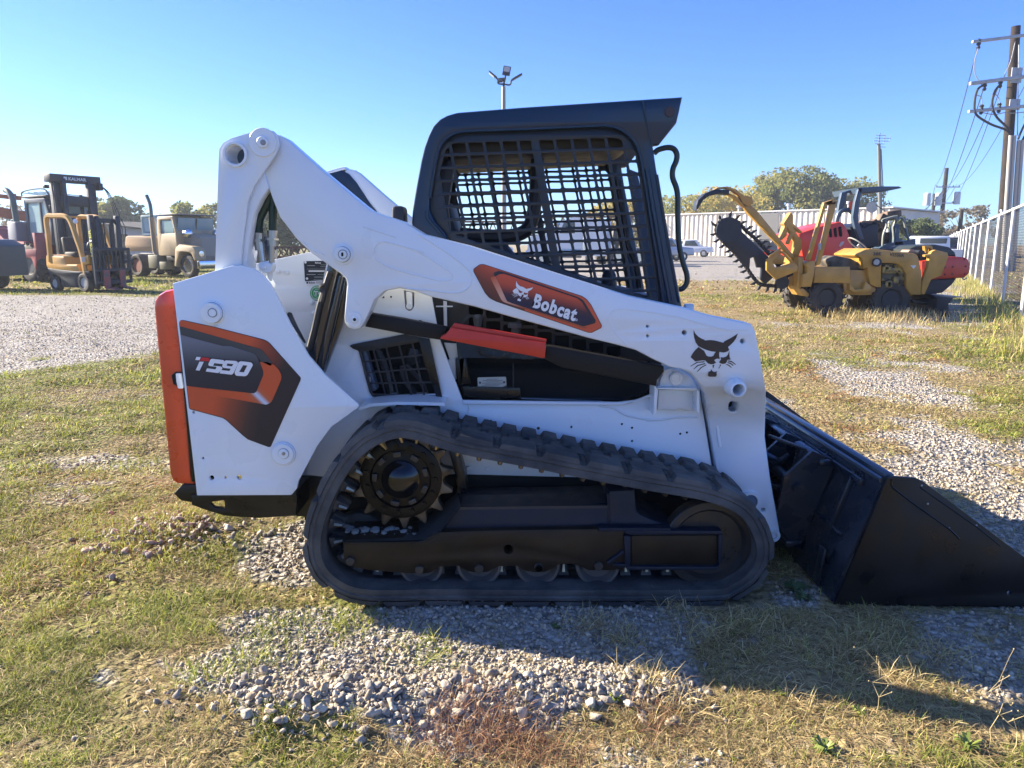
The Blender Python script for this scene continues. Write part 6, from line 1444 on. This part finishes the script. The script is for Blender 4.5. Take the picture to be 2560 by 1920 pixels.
grn = mix(mr(n2.outputs[0], .35, .62), (.20,.20,.05), (.08,.09,.028))
veg = mix(an.outputs['Fac'], dry, grn); veg = mix(mr(n3.outputs[0], .55, .7), veg, soil)
vo = N('ShaderNodeTexVoronoi'); vo.inputs['Scale'].default_value = 30; Lk(tc.outputs['Object'], vo.inputs[0])
vf = N('ShaderNodeTexVoronoi'); vf.inputs['Scale'].default_value = 9; Lk(tc.outputs['Object'], vf.inputs[0])
sv = N('ShaderNodeSeparateColor'); Lk(vo.outputs['Color'], sv.inputs[0])
sv2 = N('ShaderNodeSeparateColor'); Lk(vf.outputs['Color'], sv2.inputs[0])
gr1 = mix(sv.outputs[0], (.28,.26,.23), (.52,.49,.44)); gr1 = mix(mr(vo.outputs['Distance'], .35, .75), gr1, (.15,.135,.115)); gr1 = mix(mr(sv2.outputs[0], .5, 1, 0, .5), gr1, (.42,.40,.37)); gr1 = mix(mr(n1.outputs[0], .5, .75, 0, .6), gr1, (.25,.21,.16))
gf = N('ShaderNodeMath'); gf.operation = 'ADD'; Lk(ag.outputs['Fac'], gf.inputs[0]); Lk(mr(n3.outputs[0], .3, .7, -.22, .22), gf.inputs[1])
colr = mix(mr(gf.outputs[0], .35, .6), veg, gr1); Lk(colr, bs.inputs['Base Color'])
bp = N('ShaderNodeBump'); bp.inputs['Distance'].default_value = .03; bp.inputs['Strength'].default_value = .9
hh = N('ShaderNodeMath'); hh.operation = 'ADD'; Lk(n2.outputs[0], hh.inputs[0]); Lk(mr(vo.outputs['Distance'], 0, .7, .8, 0), hh.inputs[1]); Lk(hh.outputs[0], bp.inputs['Height']); Lk(bp.outputs[0], bs.inputs['Normal'])
me.materials.append(gm); go_ = bpy.data.objects.new('ground', me); col.objects.link(go_); tag(go_, kind='structure')
# ---------------- grass: real blades, thinned with distance
def blade_mat(name, rough=.6):
    m = bpy.data.materials.new(name); m.use_nodes = True; nt = m.node_tree; b = nt.nodes['Principled BSDF']; b.inputs['Roughness'].default_value = rough; b.inputs['Specular IOR Level'].default_value = .25
    a = nt.nodes.new('ShaderNodeAttribute'); a.attribute_name = 'tint'; nt.links.new(a.outputs['Color'], b.inputs['Base Color'])
    tr = nt.nodes.new('ShaderNodeBsdfTranslucent'); nt.links.new(a.outputs['Color'], tr.inputs[0]); ms_ = nt.nodes.new('ShaderNodeMixShader'); ms_.inputs[0].default_value = .35
    nt.links.new(b.outputs[0], ms_.inputs[1]); nt.links.new(tr.outputs[0], ms_.inputs[2]); nt.links.new(ms_.outputs[0], nt.nodes['Material Output'].inputs[0]); return m
BM = blade_mat('grass_blade')
def mesh_np(name, V, F, tint, mt):
    """V (n,3); F (m,k) ; tint per vertex (n,3)"""
    me = bpy.data.meshes.new(name); k = F.shape[1]; me.vertices.add(len(V)); me.vertices.foreach_set('co', V.ravel().astype(np.float32)); me.loops.add(F.size); me.loops.foreach_set('vertex_index', F.ravel().astype(np.int32)); me.polygons.add(len(F)); me.polygons.foreach_set('loop_start', np.arange(0, F.size, k, dtype=np.int32)); me.update()
    at = me.attributes.new('tint', 'FLOAT_COLOR', 'POINT'); c4 = np.concatenate([tint, np.ones((len(V),1))], 1); at.data.foreach_set('color', c4.ravel().astype(np.float32)); me.materials.append(mt)
    o = bpy.data.objects.new(name, me); col.objects.link(o); return o
AV, AT = [], []
def blades(x, y, L_, w_, lean, tint, zoff=0):
    """one bent blade per point: 6 verts (root pair, middle pair, tip pair)"""
    n = len(x); a = rng.uniform(0, 2*np.pi, n); d = np.stack([np.cos(a), np.sin(a), np.zeros(n)], 1); wv = np.stack([-np.sin(a+.3*rng.normal(size=n)), np.cos(a), rng.normal(size=n)*.3], 1)*(w_*.5)[:,None]
    base = np.stack([x, y, height(x, y)-.004+zoff], 1); cl, sl = np.cos(lean), np.sin(lean)
    up = np.array([0,0,1.]); mid = base+(d*(sl*.8)[:,None]+up*cl[:,None])*(L_*.55)[:,None]; tip = mid+(d*np.sin(lean*1.5)[:,None]+up*np.cos(np.minimum(lean*1.5,1.75))[:,None])*(L_*.5)[:,None]
    tip[:,2] = np.maximum(tip[:,2], base[:,2]+.004)
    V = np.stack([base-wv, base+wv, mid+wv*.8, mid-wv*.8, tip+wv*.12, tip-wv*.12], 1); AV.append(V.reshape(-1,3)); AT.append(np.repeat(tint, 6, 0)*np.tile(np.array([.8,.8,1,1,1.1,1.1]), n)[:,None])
GC = np.array([[.34,.37,.06],[.24,.28,.05],[.45,.45,.10],[.15,.19,.04]]); DC = np.array([[.56,.44,.21],[.47,.36,.17],[.64,.52,.28],[.34,.24,.12],[.50,.44,.20]])
def clear_of_machine(x, y): return ~((x > -.72) & (x < 1.05) & (y > 2.56) & (y < 4.35) )
def sow(y0, y1, dens, Lm, wm, keepf=1.0, halfpad=1.15):
    A_ = 0; half = lambda y: .70*y*halfpad+.3
    n = int(dens*(half(y0)+half(y1))*(y1-y0)); y = rng.uniform(y0, y1, n); x = rng.uniform(-1, 1, n)*half(y1); k = np.abs(x) < half(y); x, y = x[k], y[k]
    cl = fbm(x, y, 11 if y1 < 5 else 6 if y1 < 8 else 2.5, 71, 3); g = gravel(x, y); gn = green(x, y)
    p = np.clip((cl-.32)*4.6, .10, 1)*(1-sm(.35, .68, g+(cl-.5)*.5)*.985); k = (rng.uniform(size=len(x)) < p) & clear_of_machine(x, y); x, y, gn, cl = x[k], y[k], gn[k], cl[k]; n = len(x)
    isg = rng.uniform(size=n) < np.clip(gn*.66+.10, 0, 1); tint = np.where(isg[:,None], GC[rng.integers(0,4,n)], DC[rng.integers(0,5,n)])*rng.uniform(.6,1.2,(n,1))*np.clip(.62+.75*fbm(x, y, 3.1, 67, 3)[:,None],.7,1.25)
    rb = (fbm(x, y, 1.7, 81) > .66) & ~isg; tint = np.where(rb[:,None], tint*np.array([.85,.58,.5]), tint)
    L_ = Lm*.86*rng.uniform(.4,1.3,n)*np.clip(2.6*cl-.3,.4,1.6)*np.where(isg,1,.95); lean = np.where(isg, rng.uniform(.3,1.35,n), rng.uniform(.7,1.57,n))
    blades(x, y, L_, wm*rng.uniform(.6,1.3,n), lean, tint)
sow(1.45, 2.6, 46000, .036, .0021); sow(2.6, 4.2, 24000, .038, .0028); sow(4.2, 7, 8000, .042, .0055); sow(7, 12, 1900, .06, .010); sow(12, 22, 700, .065, .018); sow(22, 42, 120, .09, .05)
# taller weeds along the fence and round the machines
n = 22000; t = rng.uniform(-6, 60, n)**1.0; o_ = rng.normal(size=n)*.28; px_ = f0.x+fd.x*t-nf.x*np.abs(o_)*1.6; py_ = f0.y+fd.y*t-nf.y*np.abs(o_)*1.6
c_ = fbm(px_, py_, 1.2, 91); k = (rng.uniform(size=n) < np.clip((c_-.3)*3, 0, 1)); px_, py_ = px_[k], py_[k]; n = len(px_); ig = rng.uniform(size=n) < .5
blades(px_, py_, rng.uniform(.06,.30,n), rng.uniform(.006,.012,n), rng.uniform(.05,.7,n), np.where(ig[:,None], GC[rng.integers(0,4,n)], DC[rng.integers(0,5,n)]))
def tuft(px, py, n, R_, Lm, wm, pal, lean=(.1,.9)):
    c = G(px, py); x = c.x+rng.normal(size=n)*R_; y = c.y+rng.normal(size=n)*R_; blades(x, y, Lm*rng.uniform(.5,1.3,n), np.full(n, wm), rng.uniform(*lean, n), pal[rng.integers(0,len(pal),n)]*rng.uniform(.8,1.2,(n,1)))
RBR = np.array([[.30,.14,.08],[.36,.2,.11],[.42,.28,.15]])
for q in ((1150,1800),(1200,1840),(1250,1800),(1120,1860),(1290,1850),(1380,1870),(1650,1800)): tuft(*q, 230, .06, .075, .0018, RBR, (.3,1.5))
for q in ((1740,1580),(1800,1600),(1850,1570),(2100,1640),(2180,1620),(2350,1640),(2260,1690),(1560,1600),(1700,1530),(1920,1560),(1480,1560),(1620,1700),(1690,1760),(2000,1760)): tuft(*q, 160, .045, .085, .0026, DC, (.6,1.55))
for q in ((470,1580),(380,1480),(520,1500),(700,1560),(880,1560),(650,1640),(500,1700),(340,1540),(1060,1620),(200,1330),(330,1350),(100,900),(60,1020),(430,1010),(350,1160),(560,1380),(870,1530)): tuft(*q, 220, .07, .06, .0026, GC, (.3,1.4))
for q in ((2060,785),(2110,790),(2170,795),(2230,800),(2290,795),(335,712),(460,710)): tuft(*q, 260, .35, .2, .010, GC if q[0] % 2 else DC, (.1,.9))
# flat straw thatch over the bare soil
for y0_, y1_, d_ in ((1.45,2.6,13000),(2.6,4.2,8000),(4.2,7.5,3600),(7.5,12,900)):
    hf = lambda y: .8*y+.3; n = int(d_*(hf(y0_)+hf(y1_))*(y1_-y0_)); y = rng.uniform(y0_, y1_, n); x = rng.uniform(-1,1,n)*hf(y1_); k = (rng.uniform(size=n) < (1-sm(.3,.6,gravel(x, y))*.85)*np.clip(fbm(x, y, 5, 99)*1.6-.1, .1, 1)) & (np.abs(x) < hf(y)) & clear_of_machine(x, y); x, y = x[k], y[k]; n = len(x)
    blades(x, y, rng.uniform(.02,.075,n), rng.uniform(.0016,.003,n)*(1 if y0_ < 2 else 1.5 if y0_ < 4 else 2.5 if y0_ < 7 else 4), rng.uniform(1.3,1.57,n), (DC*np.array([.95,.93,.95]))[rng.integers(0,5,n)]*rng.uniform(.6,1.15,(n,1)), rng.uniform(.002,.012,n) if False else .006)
V = np.concatenate(AV); nb = len(V)//6; i6 = np.arange(nb)[:,None]*6; F = np.concatenate([i6+np.array([0,1,2,3]), i6+np.array([3,2,4,5])], 0)
print('blades', nb)
tag(mesh_np('grass', V, F, np.concatenate(AT), BM), 'patchy green and straw-coloured grass covering the yard', 'grass', kind='stuff')
# broad-leaved weeds
def weed(px, py, label, n=14, R_=.07, up=.5, c=(.06,.12,.025), name='weed'):
    g = G(px, py); m = MB(); rr = random.Random(px); n = int(n*1.8); R0_ = R_*.62
    for k in range(n):
        a = 6.28*k/n*2.6+rr.uniform(-.3,.3); l = R0_*rr.uniform(.25,.75); e = rr.uniform(.15, up); d = Vector((math.cos(a), math.sin(a), 0)); s_ = Vector((-d.y, d.x, 0)); w_ = l*.11
        pts = [(0,0,.1),(.35,.6*e,.8),(.7,.9*e,1),(1,.7*e,.05)]; prev = None
        for t, z, w2 in pts:
            q = d*l*t+Vector((0,0,z*l)); cur = (m.bm.verts.new(q-s_*w_*w2), m.bm.verts.new(q+s_*w_*w2))
            if prev: m.bm.faces.new((prev[0], prev[1], cur[1], cur[0]))
            prev = cur
    o = m.out(name, mat('weed_leaf_%.2f' % c[1], c, .5, var=.3, vscale=20), None, smooth=60); o.location = (g.x, g.y, float(height(g.x, g.y))); return tag(o, label, 'weed', 'leafy weeds in the gravel')
weed(1390,1562,'small green rosette weed on the shaded gravel before the track',14,.075)
weed(1990,1478,'dark leafy weed in the shade between track and bucket',26,.14,.7,(.05,.10,.03)); weed(2010,1500,'second leafy clump close to the bucket corner',22,.1,.8,(.05,.10,.03))
weed(1540,1760,'bright small leafy weed at the stone ridge end',20,.05,1.2,(.2,.25,.03)); weed(1950,1740,'yellow-green sprig at the shadow edge below the bucket',18,.06,1.4,(.2,.25,.03))
weed(2150,1790,'leafy sprig in the sunlit strip below the bucket',20,.06,1.2,(.2,.25,.03)); weed(2420,1870,'broad light green weed between the tallest and the branched dry stalks',30,.09,1.0,(.16,.2,.035)); weed(2060,1880,'largest light green leafy weed in the sunlit strip, below the bucket point',34,.09,1.0,(.16,.2,.035))
weed(1020,1835,'tiny green seedling among the grass under the stone ridge',10,.04,1.0,(.2,.25,.04))
for (px, py, h, lb) in ((2478,1860,.24,'tallest dry seed stalk in the grass beyond the bucket'),(2190,1790,.17,'thin dry stalk beside the shaded gravel'),(2530,1880,.16,'short branched dry stalk beside the tallest stalk')):
    g = G(px, py); m = MB(); rr = random.Random(px)
    ax = [Vector((rr.uniform(-.01,.01)*k, rr.uniform(-.01,.01)*k, h*k/6)) for k in range(7)]; m.tube(ax, [.0013*(1-.1*k) for k in range(7)], 5)
    for k in range(7): p = ax[2+k % 5]; q = p+Vector((rr.uniform(-.04,.04), rr.uniform(-.02,.02), rr.uniform(.01,.04))); m.tube([p, q], .0007, 4); bmesh.ops.create_icosphere(m.bm, subdivisions=1, radius=.0022, matrix=Matrix.Translation(q))
    o = m.out('dry_stalk', mat('straw', (.42,.33,.16), .7), None); o.location = (g.x, g.y, float(height(g.x, g.y))); tag(o, lb, 'dry stalk', 'dry seed stalks')
# ---------------- gravel stones
IB = bmesh.new(); bmesh.ops.create_icosphere(IB, subdivisions=1, radius=1); IV = np.array([v.co[:] for v in IB.verts]); IF = np.array([[v.index for v in f.verts] for f in IB.faces]); IB.free()
IB = bmesh.new(); bmesh.ops.create_icosphere(IB, subdivisions=2, radius=1); IV2 = np.array([v.co[:] for v in IB.verts]); IF2 = np.array([[v.index for v in f.verts] for f in IB.faces]); IB.free()
SM = bpy.data.materials.new('gravel_stone'); SM.use_nodes = True; nt2 = SM.node_tree; b2_ = nt2.nodes['Principled BSDF']; b2_.inputs['Roughness'].default_value = .9; b2_.inputs['Specular IOR Level'].default_value = .2
a2 = nt2.nodes.new('ShaderNodeAttribute'); a2.attribute_name = 'tint'; n4 = nt2.nodes.new('ShaderNodeTexNoise'); n4.inputs['Scale'].default_value = 60; n4.inputs['Detail'].default_value = 5
tc2 = nt2.nodes.new('ShaderNodeTexCoord'); nt2.links.new(tc2.outputs['Object'], n4.inputs[0]); m4 = nt2.nodes.new('ShaderNodeMapRange'); m4.inputs[1].default_value = .3; m4.inputs[2].default_value = .7; m4.inputs[3].default_value = .72; m4.inputs[4].default_value = 1.15; nt2.links.new(n4.outputs[0], m4.inputs[0])
v4 = nt2.nodes.new('ShaderNodeVectorMath'); v4.operation = 'SCALE'; nt2.links.new(a2.outputs['Color'], v4.inputs[0]); nt2.links.new(m4.outputs[0], v4.inputs['Scale']); nt2.links.new(v4.outputs[0], b2_.inputs['Base Color'])
bp2 = nt2.nodes.new('ShaderNodeBump'); bp2.inputs['Distance'].default_value = .004; nt2.links.new(n4.outputs[0], bp2.inputs['Height']); nt2.links.new(bp2.outputs[0], b2_.inputs['Normal'])
def stones(name, x, y, r, label, kind, dz=.1, hi=False):
    V0, F0 = (IV2, IF2) if hi else (IV, IF); n = len(x); k = len(V0)
    if hi: sel = rng.uniform(size=n) < .3; r = np.where(sel, r*.6, r)
    sc = np.stack([rng.uniform(.8,1.35,n), rng.uniform(.7,1.1,n), rng.uniform(.5,.9,n)], 1)*r[:,None]
    q = rng.normal(size=(n,4)); q /= np.linalg.norm(q,axis=1)[:,None]; q[:,1:3] *= .5; q /= np.linalg.norm(q,axis=1)[:,None]; w,a,b,c = q.T
    Rm = np.stack([1-2*(b*b+c*c),2*(a*b-c*w),2*(a*c+b*w),2*(a*b+c*w),1-2*(a*a+c*c),2*(b*c-a*w),2*(a*c-b*w),2*(b*c+a*w),1-2*(a*a+b*b)],1).reshape(n,3,3)
    V = V0[None]*(1+rng.uniform(-.2,.2,(n,k,1)) if not hi else np.ones((n,k,1)))
    # facet the stones: clip against a few random planes
    for c_ in range(10 if hi else 6):
        pn = rng.normal(size=(n,1,3))*(.22 if c_ < 6 else 1);
        if c_ < 6: pn[:,:,c_//2] += (1 if c_ % 2 else -1)
        pn /= np.linalg.norm(pn,axis=2,keepdims=True); d = (V*pn).sum(2,keepdims=True); V = V-pn*np.maximum(d-rng.uniform(.42,.62,(n,1,1)) if c_ < 6 else d-rng.uniform(.5,.7,(n,1,1)),0)
    V = np.einsum('nij,nkj->nki', Rm, V*sc[:,None]); V += np.stack([x, y, height(x, y)+r*dz], 1)[:,None]
    F = (F0[None]+np.arange(n)[:,None,None]*k).reshape(-1,3)
    SC = np.array([[.47,.41,.32],[.36,.32,.27],[.57,.51,.41],[.29,.265,.23],[.48,.39,.28]]); t = SC[rng.integers(0,5,n)]*rng.uniform(.68,1.02,(n,1)); t = np.repeat(t, k, 0)
    return tag(mesh_np(name, V.reshape(-1,3), F, t, SM), label, 'gravel', kind=kind)
def scatter(y0, y1, dens, rmin, rmax, lo_=.42, x0=None, x1=None):
    half = lambda y: .72*y+.25; n = int(dens*2*half((y0+y1)/2)*(y1-y0)); y = rng.uniform(y0, y1, n); x = rng.uniform(-1,1,n)*half(y1); k = np.abs(x) < half(y)
    g = gravel(x, y)+(fbm(x, y, 9, 77, 2)-.5)*.4; k &= (rng.uniform(size=n) < sm(lo_, lo_+.3, g)+.012) & ~((x > -.6) & (x < 1.0) & (y > 2.95) & (y < 4.1)); x, y = x[k], y[k]
    r = rmin+(rmax-rmin)*rng.uniform(0,1,len(x))**2.5; return x, y, r
A = [scatter(1.5, 2.6, 7000, .0045, .014), scatter(2.6, 4.3, 3600, .006, .017), scatter(4.3, 7.5, 1250, .008, .018), scatter(7.5, 13, 300, .008, .017), scatter(13, 20, 50, .012, .024)]
x, y, r = [np.concatenate([q[i] for q in A]) for i in range(3)]; print('stones', len(x))
stones('gravel', x, y, r, 'pale crushed limestone gravel scattered in patches over the yard', 'stuff', dz=.25)
n = 1350; t = rng.uniform(0,1,n)**.9; i = np.minimum((t*(len(ridge)-1)).astype(int), len(ridge)-2); f_ = t*(len(ridge)-1)-i
bx = ridge[i,0]*(1-f_)+ridge[i+1,0]*f_; by = ridge[i,1]*(1-f_)+ridge[i+1,1]*f_; x = bx+rng.normal(size=n)*.05; y = by+rng.normal(size=n)*.065-.01; env = np.clip(np.minimum(t/.2+.25,(1-t)/.22+.1),0,1); k = rng.uniform(size=n) < env; x, y, env = x[k], y[k], env[k]
r = (.006+.019*rng.uniform(0,1,len(x))**3)*(.6+.4*env); stones('gravel_windrow', x, y, r*1.1, 'windrow of larger pale gravel in front of the track', 'stuff', dz=.35, hi=True)
c = G(430,1345); n = 420; x = c.x+rng.normal(size=n)*.18; y = c.y+rng.normal(size=n)*.12; stones('gravel_heap', x, y, .008+.02*rng.uniform(0,1,n)**2.5, 'small heap of pinkish gravel near the rear bumper', 'stuff', dz=.4, hi=True)
# ------------------------------------------------------------------ light, sky, camera
SUN_EL, SUN_AZ = math.radians(25), math.radians(18)   # azimuth: shadows run to the right and a little towards the camera
sd_ = Vector((-math.cos(SUN_EL)*math.cos(SUN_AZ), math.cos(SUN_EL)*math.sin(SUN_AZ), math.sin(SUN_EL)))
sun = bpy.data.lights.new('sun', 'SUN'); sun.energy = 5.0; sun.angle = math.radians(.53); sun.color = (1,.88,.70)
so = bpy.data.objects.new('sun', sun); so.rotation_euler = sd_.to_track_quat('Z', 'Y').to_euler(); so.location = (-20,10,20); col.objects.link(so)
w = bpy.data.worlds.new('World'); bpy.context.scene.world = w; w.use_nodes = True; nt = w.node_tree
sk = nt.nodes.new('ShaderNodeTexSky'); sk.sky_type = 'NISHITA'; sk.sun_disc = False; sk.sun_elevation = SUN_EL
sk.sun_rotation = math.atan2(sd_.x, sd_.y)
sk.air_density = 1.0; sk.dust_density = .25; sk.ozone_density = 2.2
tcw = nt.nodes.new('ShaderNodeTexCoord'); sx = nt.nodes.new('ShaderNodeSeparateXYZ'); nt.links.new(tcw.outputs['Generated'], sx.inputs[0])
rp = nt.nodes.new('ShaderNodeValToRGB'); nt.links.new(sx.outputs['Z'], rp.inputs[0])
e = rp.color_ramp.elements; e[0].position = 0; e[0].color = (.32,.48,.80,1); e[1].position = .58; e[1].color = (.17,.31,.76,1); e3 = e.new(.85); e3.color = (.80,.88,1.0,1)  # whitish stop near the zenith, added above the view as fill light
e2 = e.new(.14); e2.color = (.27,.42,.82,1)
mm = nt.nodes.new('ShaderNodeMix'); mm.data_type = 'RGBA'; mm.blend_type = 'MULTIPLY'; mm.inputs[0].default_value = 1
nt.links.new(sk.outputs[0], mm.inputs[6]); nt.links.new(rp.outputs[0], mm.inputs[7])
nt.links.new(mm.outputs[2], nt.nodes['Background'].inputs[0]); nt.nodes['Background'].inputs[1].default_value = .096
sc_ = bpy.context.scene
cam = bpy.data.cameras.new('camera'); cam.lens = 26.0*(S/1848.9); cam.sensor_width = 36; cam.clip_end = 3000; cam.clip_start = .05
co = bpy.data.objects.new('camera', cam); co.location = (0,0,H); co.rotation_euler = (math.pi/2-TH, 0, 0); col.objects.link(co); sc_.camera = co
cam.lens = S*36/2560
vs_ = sc_.view_settings; vs_.view_transform = 'Standard'; vs_.look = 'None'; vs_.gamma = 1; vs_.exposure = 1.95
sc_.cycles.max_bounces = 6; sc_.cycles.diffuse_bounces = 3; sc_.cycles.transparent_max_bounces = 12
sc_.cycles.use_denoising = True

# ------------------------------------------------------------------ thin morning haze
hz = MB().box((20,95,8), (420,260,20)).out('haze', mat('haze_air',(1,1,1)), None, smooth=0); hm = hz.data.materials[0]; nt = hm.node_tree; nt.nodes.clear()
pv = nt.nodes.new('ShaderNodeVolumePrincipled'); pv.inputs['Color'].default_value = (.82,.9,1,1); pv.inputs['Density'].default_value = .0008; pv.inputs['Anisotropy'].default_value = .3
mo = nt.nodes.new('ShaderNodeOutputMaterial'); nt.links.new(pv.outputs[0], mo.inputs['Volume']); hz.location = (0,0,0); tag(hz, 'thin pale haze over the yard', 'haze', kind='stuff')
